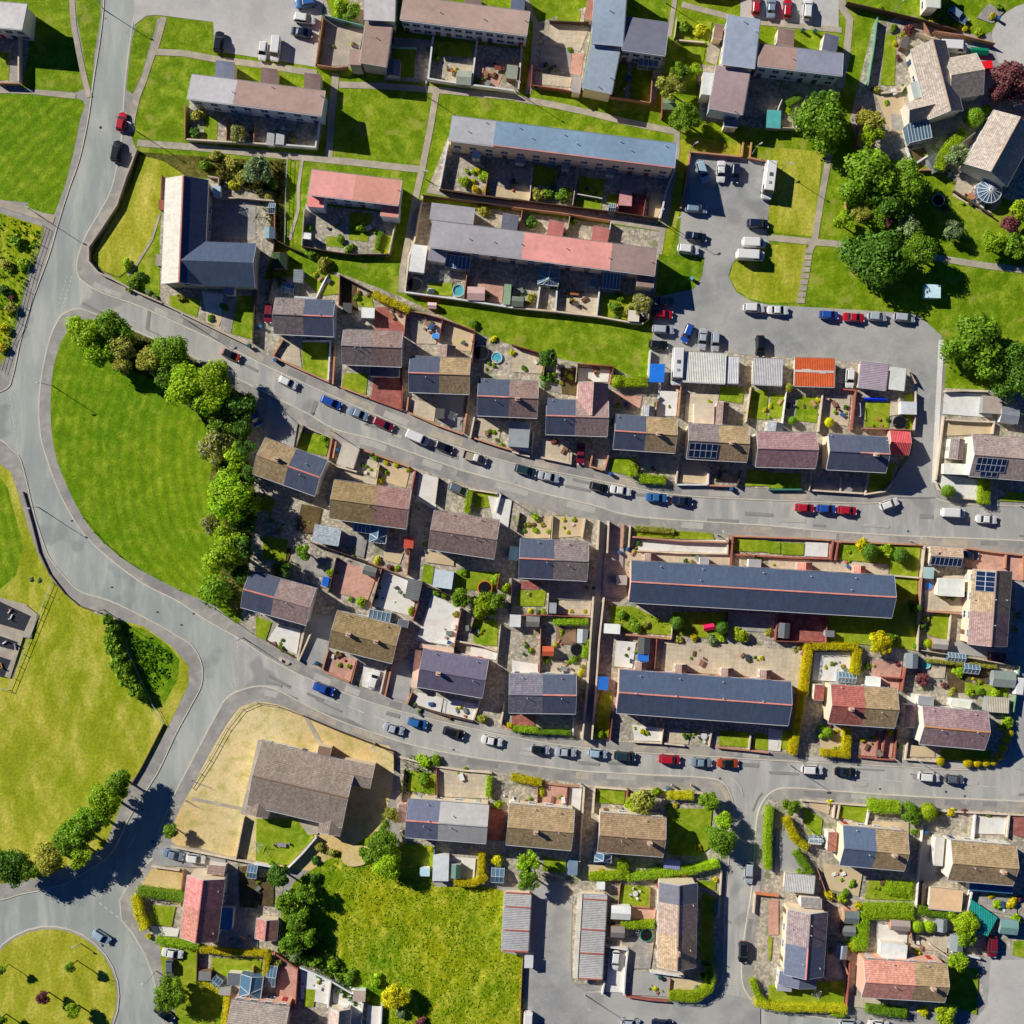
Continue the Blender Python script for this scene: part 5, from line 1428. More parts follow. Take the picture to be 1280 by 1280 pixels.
semi('second', 'first', 'tilted semi half mossy tan and half charcoal slate', f('331,547 409.5,575 393.7,620 316,592'), [(.5, MO, TAN), (.5, SL, CH)], chimneys=[(.3, .42)], vents=[(.73, .28), (.7, .6)])
semi('second', 'second', 'semi with long tan left roof and mauve ribbed right roof', f('421,600 513.7,612.5 508.7,661 408.7,647.5'), [(.57, MO, OLV), (.43, T, q(150, 108, 98))], vents=[(.5, .55)], wall=CREAM,
     cons=[(p(1, 2, '490,55 570,65 568,108 488,95'), 'lean', 2.3, None, 4), (p(1, 2, '570,68 658,76 648,160 570,150'), 'hip', 2.4)],
     ext=[E_(1, 1, '365,1205 388,1207 384,1255 360,1250', col=BR, mat=T, eaves=2.4, axis='v', kind='gable', rise=.6, name='side_porch')])
semi('second', 'third', 'semi under one grey-brown tiled roof with three flues', f('542,638 625.5,650 617,698.7 536,686'), [(1, T, q(132, 112, 104))], chimneys=[], vents=[(.33, .55), (.68, .55), (.77, .5), (.3, .04), (.72, .06)], wall=GREYW)
semi('second', 'fourth', 'semi with red-ridged charcoal half beside brown-grey half', f('651,673 736,677 733.7,726 647.5,722'), [(.5, SL, CH), (.5, T, BG)], vents=[(.27, .07), (.71, .08), (.4, .57), (.71, .62)],
     ext=[E_(2, 2, '-10,170 40,175 30,245 -15,240', mat=FL, col=w(120, 160, 176), eaves=2.3, name='side_extension')])
semi('third', 'first', 'tree-shaded semi with charcoal left roof and mauve right roof', f('311,712 395,736 382.5,781 303,760'), [(.46, SL, CH), (.54, T, MV)], vents=[(.66, .55)])
semi('third', 'second', 'semi under mossy olive-brown roof with two square chimneys', f('421,762.5 500.5,783 491,829 411,810'), [(1, MO, OLV)], chimneys=[(.27, .5), (.7, .5)], vents=[(.2, .05), (.8, .08)],
     cons=[(p(1, 2, '570,485 678,505 665,555 562,530'), 'lean', 2.4, None, 5)], ext=[E_(1, 2, '705,530 765,545 755,580 715,572', mat=FL, col=DG, eaves=2.3, name='rear_extension')])
semi('third', 'third', 'semi under dark purple-grey roof with white edges', f('528.7,810.5 610,825.5 603.7,872 522,859'), [(1, SL, q(98, 92, 108))], chimneys=[(.29, .52)], vents=[(.2, .06), (.83, .08), (.82, .56)], wall=PINKW,
     ext=[E_(1, 2, '815,655 990,690 985,705 825,682', mat=FL, col=w(224, 190, 168), eaves=2.7, name='rear_extension'), E_(1, 2, '795,690 830,695 805,880 775,875', axis='v', mat=FL, col=w(230, 200, 176), eaves=2.6, name='side_extension')])
semi('third', 'fourth', 'semi with grey left roof and red-ridged slate right roof', f('637.5,842 720.5,843.7 719.5,892 635,891'), [(.5, T, q(112, 108, 118)), (.5, SL, CH)], chimneys=[], vents=[(.27, .58), (.78, .08), (.78, .58), (.2, .08)])

def terr(label, phrase, quad, **kw): return house(label, phrase, quad, name='terrace', cat='terrace', **kw)
Tq = f('789.5,701 1118,719.5 1115,772.5 786,752.5')
terr('long navy slate terrace with red ridge, upper of the pair', 'the upper navy terrace', Tq, segs=[(1, SL, NAVY)], wall=PINKW, windows=6, ridge=[(0, 1, TERRA)], vents=[(.11, .1), (.27, .1), (.26, .36), (.5, .1), (.68, .12), (.85, .1), (.83, .38)],
     ext=[E_(2, 2, '665,205 722,212 720,250 662,245', axis='v', kind='gable', eaves=2.5, rise=.8, mat=T, col=BR, wall=PINKW, name='porch'), E_(2, 2, '940,225 985,228 982,268 938,265', mat=FL, col=GR, eaves=2.3, name='porch'), E_(2, 2, '1185,235 1245,238 1243,280 1183,275', mat=FL, col=GR, eaves=2.3, name='porch'),
          E_(3, 2, '150,250 222,255 220,295 148,290', axis='v', kind='gable', eaves=2.5, rise=.8, mat=T, col=TERRA, wall=PINKW, name='porch'), E_(3, 2, '430,268 488,272 486,310 428,306', axis='v', kind='gable', eaves=2.5, rise=.8, mat=T, col=TERRA, wall=PINKW, name='porch')])
terr('navy slate terrace with pink end gable, lower of the pair', 'the lower navy terrace', f('774.5,837 989.5,852.5 985,907 770.5,891'), segs=[(1, SL, NAVY)], wall=PINKW, windows=4, ridge=[(0, 1, TERRA)], vents=[(.12, .1), (.1, .48), (.35, .1), (.33, .47), (.6, .1), (.6, .45), (.83, .45)],
     ext=[E_(2, 2, f'{a},{b} {a + 58},{b + 4} {a + 56},{b + 48} {a - 2},{b + 44}', axis='v', kind='gable', eaves=2.5, rise=.8, mat=T, col=BR, wall=CREAM, name='porch') for a, b in ((618, 748), (818, 760), (1048, 778), (1240, 788))])

house('semi with red-brown left roof and tan right roof between yellow hedges', 'the red-and-tan semi by yellow hedges', f('1039,855.5 1121,861 1119,910 1035,904'), segs=[(.5, T, RED), (.5, MO, TAN)], chimneys=[(.28, .55)], vents=[(.85, .45), (.75, .6), (.15, .05)], wall=CREAM,
      ext=[E_(3, 2, '235,862 285,868 278,945 228,938', axis='v', mat=T, col=RED, eaves=2.6, rise=.6, name='side_extension')])
house('mauve-roofed corner semi with ochre ridge and white gable', 'the mauve corner semi', f('1152.5,882.5 1235,890 1231,937 1150,930'), segs=[(.5, T, q(150, 118, 118)), (.5, T, q(140, 110, 112))], ridge=[(0, 1, w(200, 140, 90))], vents=[(.27, .55), (.8, .52), (.15, .06), (.8, .08)], wall=WHITE,
      ext=[E_(3, 2, '690,960 738,970 735,1080 680,1075', axis='v', mat=T, col=q(110, 90, 96), eaves=2.8, rise=.5, name='side_extension'), E_(3, 2, '755,920 830,925 825,970 750,962', mat=FL, col=GR, eaves=2.4, name='rear_extension'), E_(3, 2, '920,935 1015,950 1010,985 915,970', mat=FL, col=w(232, 224, 206), eaves=2.4, name='rear_extension')])
house('vertical semi with eight-panel solar array and white flat extension', 'the solar-panelled vertical semi', f('1217.5,711 1264,715 1259,809 1209.5,804.5'), axis='v', segs=[(.56, T, q(160, 138, 112)), (.44, T, q(152, 118, 112))], ridge=[(0, 1, q(130, 108, 98))], solar=[(.02, .28, .06, .48, 4, 2)], vents=[(.38, .52), (.38, .88), (.72, .55), (.4, .05)], wall=CREAM,
      ext=[E_(3, 2, '855,330 990,335 975,425 850,418', mat=FL, col=w(236, 230, 214), eaves=2.7, name='rear_extension')])
house('semi at right edge with solar array on its shaded slope', 'the white-gabled semi at right edge', f('1216,543 1290,549 1290,601 1211,595'), segs=[(.6, T, q(144, 128, 122)), (.4, T, q(150, 134, 126))], solar=[(.06, .54, .55, .86, 6, 2), (.16, .44, .87, .98, 3, 1)], vents=[(.18, .08)], wall=WHITE,
      ext=[E_(3, 1, '912,912 990,918 970,1018 908,1012', axis='v', kind='gable', eaves=2.8, rise=.9, mat=T, col=BG, wall=WHITE, name='side_extension'), E_(3, 1, '885,1035 1010,1040 1005,1095 880,1090', mat=FL, col=w(236, 230, 212), eaves=2.5, name='side_extension')])

semi('bottom', 'first', 'semi half charcoal slate and half plain grey roof', f('510,999.5 611,1006 607.5,1055 507,1046'), [(.4, SL, q(96, 100, 118)), (.6, FL, q(152, 150, 146))], ridge=[(0, .4, TERRA), (.4, 1, q(140, 138, 136))], vents=[(.25, .08), (.28, .45), (.22, .62), (.55, .6), (.57, .3)], wall=CREAM, windows=2,
     ext=[E_(1, 3, '715,180 752,182 748,275 710,272', axis='v', mat=T, col=q(150, 128, 122), eaves=2.6, rise=.5, wall=PINKW, name='side_extension')])
semi('bottom', 'second', 'tan mossy-roofed semi with square chimney left of centre', f('636,1005 717.5,1012.5 714.5,1063 633,1056'), [(1, MO, TAN)], chimneys=[(.43, .55)], vents=[(.78, .52), (.4, .06), (.78, .08)], wall=CREAM)
semi('bottom', 'third', 'tan mossy-roofed semi with square chimney near right end', f('750,1016 832.5,1022.5 829,1071 747,1065'), [(1, MO, q(146, 122, 94))], chimneys=[(.76, .6)], vents=[(.4, .5), (.34, .62), (.7, .08)], wall=CREAM,
     cons=[(p(2, 3, '415,420 498,430 495,475 412,470'), 'hip', 2.3)])
semi('bottom', 'fourth', 'semi with red-ridged slate left roof and tan right roof', f('1054,1033 1134,1039.5 1131,1089 1049.5,1081'), [(.5, SL, q(84, 96, 116)), (.5, MO, TAN)], chimneys=[(.77, .55)], vents=[(.4, .62), (.2, .06)], wall=CREAM,
     ext=[E_(3, 3, '303,320 346,322 340,418 296,415', axis='v', mat=T, col=q(170, 104, 90), eaves=2.7, rise=.5, name='side_extension')])
semi('bottom', 'fifth', 'all-tan mossy semi with flat grey strip on white side', f('1189.5,1051 1271,1057.5 1266,1107 1184,1100'), [(1, MO, TAN)], chimneys=[(.76, .6)], vents=[(.34, .58), (.3, .06)], wall=WHITE,
     ext=[E_(3, 3, '838,345 886,350 872,490 828,485', axis='v', mat=FL, col=q(176, 172, 166), eaves=2.7, name='side_extension'), E_(3, 3, '1010,575 1225,592 1218,628 1005,612', mat=FL, col=w(60, 110, 150), eaves=2.3, name='rear_extension')])
house('vertical semi with slate top third and brown lower roof', 'the vertical semi by garage court', f('824.5,1102 871,1105 869.5,1210.5 821,1207.5'), axis='v', segs=[(.23, SL, q(104, 104, 112)), (.36, T, q(168, 142, 124)), (.41, MO, q(176, 146, 112))], ridge=[(0, .23, DG), (.23, 1, q(120, 100, 92))], chimneys=[(.79, .5)], vents=[(.72, .45), (.78, .85), (.25, .9)], wall=CREAM)
house('vertical semi with mauve upper roof and charcoal lower roof', 'the charcoal-ended vertical semi', f('986,1137 1034,1140.5 1029,1222 980,1217.5'), axis='v', segs=[(.52, T, q(142, 126, 124)), (.48, SL, q(92, 98, 114))], ridge=[(0, .52, q(120, 106, 104)), (.52, 1, TERRA)], vents=[(.17, .55), (.32, .55), (.78, .4), (.85, .88), (.27, .1)], wall=CREAM,
      ext=[E_(3, 3, '168,645 268,655 268,705 165,698', axis='h', mat=T, col=q(130, 124, 122), eaves=2.9, rise=.5, name='end_extension'), E_(3, 3, '58,1010 250,1040 240,1100 52,1085', axis='v', kind='gable', mat=SL, col=q(96, 100, 116), eaves=2.6, rise=1.2, name='end_extension'), E_(3, 3, '50,1080 118,1090 115,1118 42,1115', mat=FL, col=GR, eaves=2.3, name='porch')])
house('semi with salmon left roof and tan mossy right roof', 'the salmon-and-tan semi', f('1080,1199.5 1184,1205 1181,1253 1077,1246'), segs=[(.6, T, q(206, 130, 108)), (.4, MO, TAN)], chimneys=[(.8, .55)], vents=[(.36, .6), (.35, .06), (.76, .05)], wall=PINKW,
      ext=[E_(3, 3, '570,875 698,885 690,960 560,945', mat=FL, col=w(240, 232, 220), eaves=2.7, name='rear_extension')])
house('pink and red roofed vertical semi beside the roundabout road', 'the red-roofed semi by the roundabout', f('234.5,1094 280.5,1099.5 271,1179 225,1170'), axis='v', segs=[(.47, T, q(208, 118, 112)), (.53, T, q(180, 112, 96))], ridge=[(0, 1, q(150, 78, 70))], vents=[(.25, .5), (.18, .9), (.8, .48), (.85, .9)], wall=CREAM,
      ext=[E_(0, 3, '1040,485 1122,490 1120,540 1035,530', axis='h', mat=T, col=BR, eaves=2.8, rise=.6, name='end_extension'), E_(0, 3, '1105,695 1168,705 1158,812 1095,805', axis='v', mat=CR_, col=w(70, 150, 200), eaves=2.3, name='rear_canopy')])
house('grey flat-toned house cut by the bottom edge beside glass conservatory', 'the grey house on the bottom edge', f('290,1249 361,1259 356,1306 284,1298'), segs=[(1, T, q(146, 134, 124))], wall=PINKW,
      cons=[(p(0, 3, '1205,1030 1315,1045 1305,1160 1195,1145'), 'hip', 2.4)], ext=[E_(0, 3, '1140,1025 1205,1030 1200,1090 1135,1085', mat=FL, col=q(90, 92, 98), eaves=2.2, name='rear_extension')])
house('beige pitched house on the bottom edge beside a white parapet wall', 'the small beige house on bottom edge', f('412,1259 438,1263 436,1300 409,1296'), axis='v', segs=[(1, T, q(184, 158, 140))], eaves=3, rise=1.2, windows=1, doors=False, name='house', wall=CREAM)

# garages and garage rows
def garage(label, phrase, quad, segs, axis='h', kind='mono', eaves=2.4, rise=.12, wall=CREAM, **kw):
    return house(label, phrase, quad, axis=axis, segs=segs, kind=kind, eaves=eaves, rise=rise, wall=wall, windows=0, doors=False, cat='garage', name='garage', noaddr=True, **kw)
GF = w(206, 204, 198)
gl_ = garage('left block of grey flat-roofed garages with red dividing strips', '', f('631,1113 664,1120 660,1190 627,1188'), [(.24, CR_, GF), (.4, CR_, w(196, 194, 190)), (.36, CR_, w(190, 188, 186))], axis='v', ridge=[])
gr_ = garage('right block of grey flat-roofed garages with white parapet side', '', f('726,1117 759.5,1119 752,1225 721,1222'), [(.06, CR_, GF), (.36, CR_, w(200, 198, 192)), (.28, CR_, w(194, 190, 186)), (.3, CR_, w(196, 192, 188))], axis='v', ridge=[])
for rt_, qd, fs, par in ((gl_, '631,1113 664,1120 660,1190 627,1188', (.0, .24, .64, 1), 0), (gr_, '726,1117 759.5,1119 752,1225 721,1222', (.06, .42, .7, 1), 1)):
    _, L_, D_, _ = frame(f(qd), 'v', [2.52, 2.4, 2.4, 2.52])
    for fr_ in fs:
        x_ = -L_ / 2 + L_ * fr_; m = MB(); m.box(x_ - .12, x_ + .12, -D_ / 2 + .3, D_ / 2 + .02, 2.36, 2.57); m.build('dividing_strip', 'masonry', rt_, w(176, 100, 86))
    if par: m = MB(); m.box(-L_ / 2, L_ / 2, -D_ / 2 - .75, -D_ / 2 + .25, 2.3, 2.66); m.build('parapet', 'masonry', rt_, w(226, 216, 196))
garage('wide white flat-roofed garage scattered with ropes and ladder', '', f('855,439.5 909,442 905,479.5 854,477'), [(1, CR_, w(238, 228, 212))])
garage('narrow white lean-to beside the wide white garage', '', f('909.5,446 924,446.5 922.5,479 906,478.5'), [(1, CR_, w(224, 222, 222))], eaves=2.1)
garage('pale grey corrugated garage left of the orange one', '', f('943,447.5 979,449 977,482 940,480'), [(1, CR_, w(206, 202, 200))])
og_ = garage('orange-roofed garage with a pale streak across it', '', f('994,447 1044,448 1043,484 993,482'), [(1, CR_, w(226, 104, 56))])
m = MB(); m.box(-4, 3.9, -.05, .4, 2.4, 2.52); m.box(-2.6, -.8, .41, .6, 2.4, 2.51); m.box(1.0, 2.2, -.25, -.06, 2.4, 2.53); m.build('roof_repair', 'roof_flat', og_, w(206, 196, 186))
garage('lilac-grey ribbed garage right of the orange one', '', f('1077,451 1110,456 1108,487 1072,486'), [(1, CR_, w(190, 172, 182))], axis='v', rise=.3)
garage('white tapered garage at the end of the garage row', '', f('1116,456 1132,463 1131,488 1111,487'), [(1, FL, w(234, 228, 214))], axis='v', rise=.3)
garage('small brown pitched garage beside the overgrown meadow scrub', '', f('321,1148 348,1150 345,1175 319,1174'), [(1, T, q(178, 112, 98))], axis='v', kind='gable', rise=.9)
garage('beige flat-roofed garage left of the teal-roofed shelter', '', f('1164,1110 1204,1113 1201,1140 1161,1135'), [(1, FL, w(226, 188, 146))])
garage('white corrugated garage between lime hedge and vertical semi', '', f('983,1092 1019,1095 1017,1117 979,1113'), [(1, CR_, w(212, 208, 200))])
garage('small tan garage with solar strip at the corner plot', '', f('1162,682 1202.5,685 1202,709 1162,706'), [(1, T, q(170, 146, 124))], kind='gable', rise=.8, solar=[(.03, .98, .55, .98, 7, 1)])
garage('flat grey concrete garage roof at the edge of the upper street', '', p(1, 1, '442,932 517,955 490,1062 402,1040'), [(1, FL, q(176, 166, 150))], axis='v', eaves=1.5, rise=.05)
garage('old mottled felt-roofed garage behind the mauve and tan semi', '', p(1, 2, '300,62 425,85 412,168 275,145'), [(1, MO, q(150, 158, 164))], rise=.15)

# upper estate: mono-pitched and flat blocks
kw = dict(kind='mono', eaves=5.2, rise=1.2)
PW = BLUEW
PE = lambda s, c_, r_, col, axis='h', e=3.0, r=.5, mat=SL, nm='porch', wall=CREAM: E_(c_, r_, s, col=col, mat=mat, eaves=e, rise=r, axis=axis, name=nm, wall=wall)
terr('grey-roofed block end in the top-left corner', 'the grey block in top-left corner', f('-60,-2 34,4 27,38 -60,28'), segs=[(1, FL, q(172, 166, 164))], wall=WHITE, windows=3, **kw)
terr('terrace with grey left roof and brown right roof', 'the grey-and-brown terrace', f('239.5,92 406,114.5 402,144 234,124'), segs=[(.34, FL, q(160, 156, 156)), (.66, FL, q(146, 118, 106))], wall=BLUEW, windows=4, vents=[(.32, .5), (.6, .1), (.97, .2)], **kw,
     ext=[PE('1080,302 1172,310 1168,395 1072,385', 0, 0, q(116, 122, 134), 'v'), PE('28,338 106,345 102,426 22,416', 1, 0, q(134, 104, 96), 'v'), PE('243,365 325,370 320,455 238,445', 1, 0, q(134, 104, 96), 'v')])
terr('long brown flat-roofed terrace at the top edge', 'the brown terrace at the top', f('512,-5 662,15 659,44 493,24'), segs=[(1, FL, q(152, 124, 110))], wall=BLUEW, windows=6, vents=[(.3, .5), (.65, .55), (.97, .4)], **kw,
     ext=[PE('1045,-35 1130,-30 1125,28 1040,20', 1, 0, BR, 'v'), PE('0,-40 68,-35 62,56 -8,40', 2, 0, q(100, 110, 130), 'v')])
terr('grey-topped block rising above the brown stepped block', 'the grey-topped block', f('457,-40 496,-40 493,26 456,25'), axis='v', segs=[(1, FL, q(176, 170, 166))], wall=CREAM, windows=2, kind='mono', eaves=6.2, rise=.3)
terr('brown stepped block with grey end wall and windows', 'the brown stepped block', f('457,27.5 491,30 483,82 450,80'), axis='v', segs=[(1, FL, q(154, 124, 108))], wall=GREYW, windows=2, vents=[(.35, .45)], kind='mono', eaves=5.4, rise=.3, ext=[E_(1, 0, '475,245 530,248 520,325 460,322', col=q(154, 124, 108), mat=FL, eaves=5.3, name='side_wing', wall=GREYW)])
terr('taller grey-blue block of the stepped pair', 'the taller stepped grey block', f('744,-30 786,-30 777.5,57 740,55'), axis='v', segs=[(1, FL, q(136, 148, 160))], wall=CREAM, windows=2, vents=[(.5, .5)], kind='mono', eaves=6.2, rise=.3,
     ext=[PE('375,0 420,0 400,95 360,90', 2, 0, q(170, 110, 96), 'v', 2.8)])
terr('lower grey-blue block of the stepped pair', 'the lower stepped grey block', f('739,58 775,58.5 766,114 726,113'), axis='v', segs=[(1, FL, q(136, 146, 156))], wall=CREAM, windows=2, vents=[(.65, .85), (.9, .5)], kind='mono', eaves=5.4, rise=.3, ext=[PE('310,375 352,378 343,455 295,470', 2, 0, q(176, 166, 160), 'v', 2.8)])
terr('dark grey wing beside the stepped grey blocks', 'the dark grey wing', f('783,21 837,29 831,69 777,62'), segs=[(1, FL, q(100, 100, 112))], wall=BLUEW, windows=2, **kw, cons=[(p(2, 0, '640,282 735,292 728,335 625,325'), 'lean', 2.4, None, 4)])
terr('grey-blue upper block beside a row of wooden steps', 'the upper grey-blue block', f('910,21 950,22.5 944,84 902,82.5'), axis='v', segs=[(1, FL, q(140, 148, 160))], wall=CREAM, windows=2, vents=[(.08, .5), (.25, .9)], kind='mono', eaves=6.2, rise=.3, ext=[PE('1015,120 1060,125 1050,195 1005,190', 2, 0, q(140, 116, 106), 'v', 2.8)])
terr('mauve-roofed block with white flat section on its left', 'the mauve block', f('896,85 937,86.5 930,140 884,139'), axis='v', segs=[(1, FL, q(156, 130, 128))], wall=BLUEW, windows=2, vents=[(.95, .75)], kind='mono', eaves=5.4, rise=.3, ext=[PE('955,362 1030,365 1022,472 945,475', 2, 0, w(238, 230, 214), 'v', 5.0, .1, FL, 'side_wing'), PE('1065,590 1130,595 1120,640 1055,635', 2, 0, q(110, 112, 120), 'h', 2.6)])
terr('terrace with brown left half and slate-grey right half', 'the brown-and-slate terrace', f('952,56 1054,66 1053,95.5 945,81'), segs=[(.45, FL, q(142, 112, 100)), (.55, FL, q(116, 118, 130))], wall=BLUEW, windows=3, vents=[(.4, .5)], **kw,
     ext=[PE('52,140 136,148 128,235 45,222', 3, 0, q(140, 116, 104), 'v'), PE('285,168 357,180 342,262 268,252', 3, 0, q(100, 104, 118), 'v')])
terr('very long blue-grey terrace with red-edged roof', 'the long blue-grey terrace', f('566,145 845,179 844.5,211 560.5,175'), segs=[(.195, FL, q(142, 142, 144)), (.805, FL, q(104, 124, 142))], wall=CREAM, windows=7, ridge=[(.195, 1, TERRA)], vents=[(.15, .1), (.08, .55), (.3, .15), (.36, .5), (.5, .2), (.56, .5), (.75, .2), (.8, .5), (.95, .15)], kind='mono', eaves=6.6, rise=1.5,
     ext=[E_(1, 0, '1085,745 1125,750 1120,795 1080,790', col=w(170, 205, 230), mat=FL, eaves=2.5, name='porch')] + [E_(2, 0, s, col=q(120, 124, 130), mat=FL, eaves=2.5, name='porch') for s in ('25,778 65,785 60,820 15,812', '255,803 292,808 285,852 245,845', '478,830 518,835 510,880 468,872')])
terr('terrace with grey, pink and brown roof sections', 'the grey, pink and brown terrace', f('541,275 822,312 818,344 536,309'), segs=[(.41, FL, q(136, 132, 134)), (.39, FL, q(228, 124, 112)), (.2, FL, q(132, 106, 98))], wall=CREAM, windows=6, vents=[(.17, .5), (.28, .5), (.4, .45), (.6, .4), (.79, .55), (.98, .5)], **kw,
     ext=[PE('868,1010 1095,1040 1083,1122 880,1098', 1, 0, q(132, 130, 132), 'h', 4.6, .4, FL, 'rear_wing'), PE('1235,1065 1315,1080 1305,1160 1222,1148', 1, 0, q(110, 110, 122), 'v', 3.4, .6), PE('185,1100 266,1112 250,1190 172,1182', 2, 0, q(222, 112, 100), 'v', 3.4, .6), PE('407,1130 492,1145 476,1220 392,1212', 2, 0, q(222, 112, 100), 'v', 3.4, .6),
          E_(2, 1, '632,90 715,98 702,158 618,150', col=q(130, 104, 96), mat=FL, eaves=4.6, rise=.4, name='rear_wing', wall=CREAM), E_(1, 0, '870,1228 958,1242 940,1315 860,1300', col=q(118, 116, 124), mat=FL, eaves=3.4, name='rear_wing', wall=CREAM), E_(1, 0, '780,1220 860,1230 835,1365 765,1355', col=w(240, 232, 220), mat=FL, eaves=2.7, name='side_extension')],
     cons=[(p(2, 1, '145,50 240,65 230,150 122,140'), 'hip', 2.4), (p(1, 1, '952,-5 1075,10 1065,70 950,55'), 'lean', 2.4, None, 6), (p(2, 1, '462,85 545,92 535,170 448,160'), 'lean', 2.4, None, 5)])
terr('short terrace with pink left roof and salmon-brown right roof', 'the pink-roofed terrace', f('389,212 502.5,225 498,257 386,243'), segs=[(.49, FL, q(226, 128, 118)), (.51, FL, q(184, 120, 100))], wall=BLUEW, windows=3, vents=[(.97, .4)], **kw,
     ext=[E_(1, 0, '260,966 343,974 338,1038 255,1033', col=q(220, 112, 104), mat=FL, eaves=4.4, rise=.5, name='rear_wing', wall=BLUEW), E_(1, 0, '630,1013 720,1022 706,1088 620,1080', col=q(186, 114, 94), mat=FL, eaves=4.4, rise=.5, name='rear_wing', wall=BLUEW)])

# L-shaped building with two crossing gables
r_ = house('L-shaped building with cream left slope and navy right slopes', 'the L-shaped navy-slate building', f('207.5,222 260,226 254.5,357 202,354.5'), axis='v', segs=[(1, SL, NAVY)], wall=GREYW, rise=2.4, windows=3, name='l_shaped_building', cat='building', ridge=[(0, 1, TERRA)],
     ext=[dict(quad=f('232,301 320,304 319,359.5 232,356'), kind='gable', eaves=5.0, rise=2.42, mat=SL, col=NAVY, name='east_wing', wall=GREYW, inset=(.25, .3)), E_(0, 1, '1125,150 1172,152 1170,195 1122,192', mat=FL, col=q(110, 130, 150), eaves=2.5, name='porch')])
# sun glare on the left slope, coloured in as cream: a thin sheet 3 cm above the slates
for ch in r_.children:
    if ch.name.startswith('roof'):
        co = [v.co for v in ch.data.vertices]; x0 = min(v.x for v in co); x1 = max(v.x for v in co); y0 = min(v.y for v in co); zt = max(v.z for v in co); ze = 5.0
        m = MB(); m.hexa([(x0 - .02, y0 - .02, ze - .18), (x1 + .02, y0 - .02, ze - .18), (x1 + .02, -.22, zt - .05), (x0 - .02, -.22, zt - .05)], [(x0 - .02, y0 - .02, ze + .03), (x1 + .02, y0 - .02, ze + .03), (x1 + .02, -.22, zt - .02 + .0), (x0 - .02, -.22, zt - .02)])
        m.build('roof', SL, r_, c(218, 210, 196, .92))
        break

# community hall: one shingled gable with wings
HQ = lambda s: [(220 + float(a.split(',')[0]) * 280 / 1280, 870 + float(a.split(',')[1]) * 280 / 1280) for a in s.split()]
house('large brown shingle-roofed community hall on dry grass', 'the shingle-roofed hall', HQ('485,265 1025,378 955,760 415,620'), segs=[(1, T, q(136, 122, 110))], eaves=3.4, rise=1.9, wall=CREAM, name='community_hall', cat='hall', windows=4, vents=[(.99, .3)],
      ridge=[(0, 1, q(120, 100, 84))],
      ext=[dict(quad=HQ('960,362 1135,398 1110,532 930,495'), kind='gable', eaves=3.35, rise=.75, mat=T, col=q(136, 122, 110), name='wing', wall=CREAM), dict(quad=HQ('830,640 965,672 935,805 812,775'), axis='v', kind='gable', eaves=3.2, rise=.5, mat=T, col=q(132, 118, 106), name='wing', wall=CREAM),
           dict(quad=HQ('420,540 555,575 520,702 400,672'), axis='v', kind='gable', eaves=3.2, rise=.5, mat=T, col=q(132, 118, 106), name='wing', wall=CREAM), dict(quad=HQ('815,285 885,298 880,350 808,335'), eaves=3.0, mat=FL, col=q(120, 96, 78), name='porch', wall=CREAM)])

# detached houses, top right
Z1 = lambda s: [(1080 + float(a.split(',')[0]) * 200 / 1280, float(a.split(',')[1]) * 200 / 1280) for a in s.split()]
Z2 = lambda s: [(1100 + float(a.split(',')[0]) * 180 / 1280, 120 + float(a.split(',')[1]) * 180 / 1280) for a in s.split()]
TN = q(160, 147, 134)
house('large tan-roofed detached house with hipped wings and glass lean-to', 'the large tan detached house', Z1('385,395 640,325 800,885 510,955'), axis='v', segs=[(1, T, TN)], eaves=4.2, rise=2.6, wall=WHITE, windows=2, name='detached_house', ridge=[(0, 1, q(150, 130, 112))],
      ext=[dict(quad=Z1('640,470 905,420 950,760 690,800'), axis='h', kind='gable', eaves=4.1, rise=2.3, mat=T, col=TN, name='wing', wall=WHITE, inset=(.3, .3)), dict(quad=Z1('335,815 560,770 560,930 355,985'), axis='h', kind='gable', eaves=3.9, rise=1.5, mat=T, col=TN, name='wing', wall=WHITE, inset=(.3, .2)),
           dict(quad=Z1('375,660 450,640 490,770 400,790'), mat=FL, col=q(150, 160, 158), eaves=3.0, name='rear_extension')],
      cons=[(Z1('345,1000 515,960 540,1100 360,1145'), 'lean', 2.6, None, 7)])
house('tan tiled house with round white conservatory', 'the house with round conservatory', Z2('1000,142 1400,310 1115,815 765,590'), axis='v', segs=[(1, T, TN)], eaves=4.6, rise=2.5, wall=WHITE, windows=2, name='detached_house', ridge=[(0, 1, q(150, 130, 112))])
# round conservatory of that house
cx_, cy_ = G(*Z2('960,850')[0], 1.5); rt = empty('round_conservatory', (cx_, cy_, 0), rad(-35)); auto(rt, 'round white-framed conservatory', 'conservatory', *Z2('960,850')[0])
m = MB(); m.cyl(0, 0, .6, 2.2, 2.5, 2.45, 16); m.cyl(0, 0, 2.2, 3.0, 2.5, .25, 16); m.build('glazing', 'roof_glass', rt)
m = MB()
for k in range(16):
    a_ = k * .3927; m.bar((2.5 * math.cos(a_), 2.5 * math.sin(a_), 2.26), (.2 * math.cos(a_), .2 * math.sin(a_), 3.05), .14)
    m.box(2.5 * math.cos(a_) - .05, 2.5 * math.cos(a_) + .05, 2.5 * math.sin(a_) - .05, 2.5 * math.sin(a_) + .05, .6, 2.2)
    b_ = a_ + .3927; m.bar((2.52 * math.cos(a_), 2.52 * math.sin(a_), 2.24), (2.52 * math.cos(b_), 2.52 * math.sin(b_), 2.24), .14)
m.build('frame', 'plastic', rt, FRAMEW); m = MB(); m.cyl(0, 0, 0, .6, 2.58, 2.58, 16); m.build('dwarf_wall', 'render_wall', rt, WHITE)
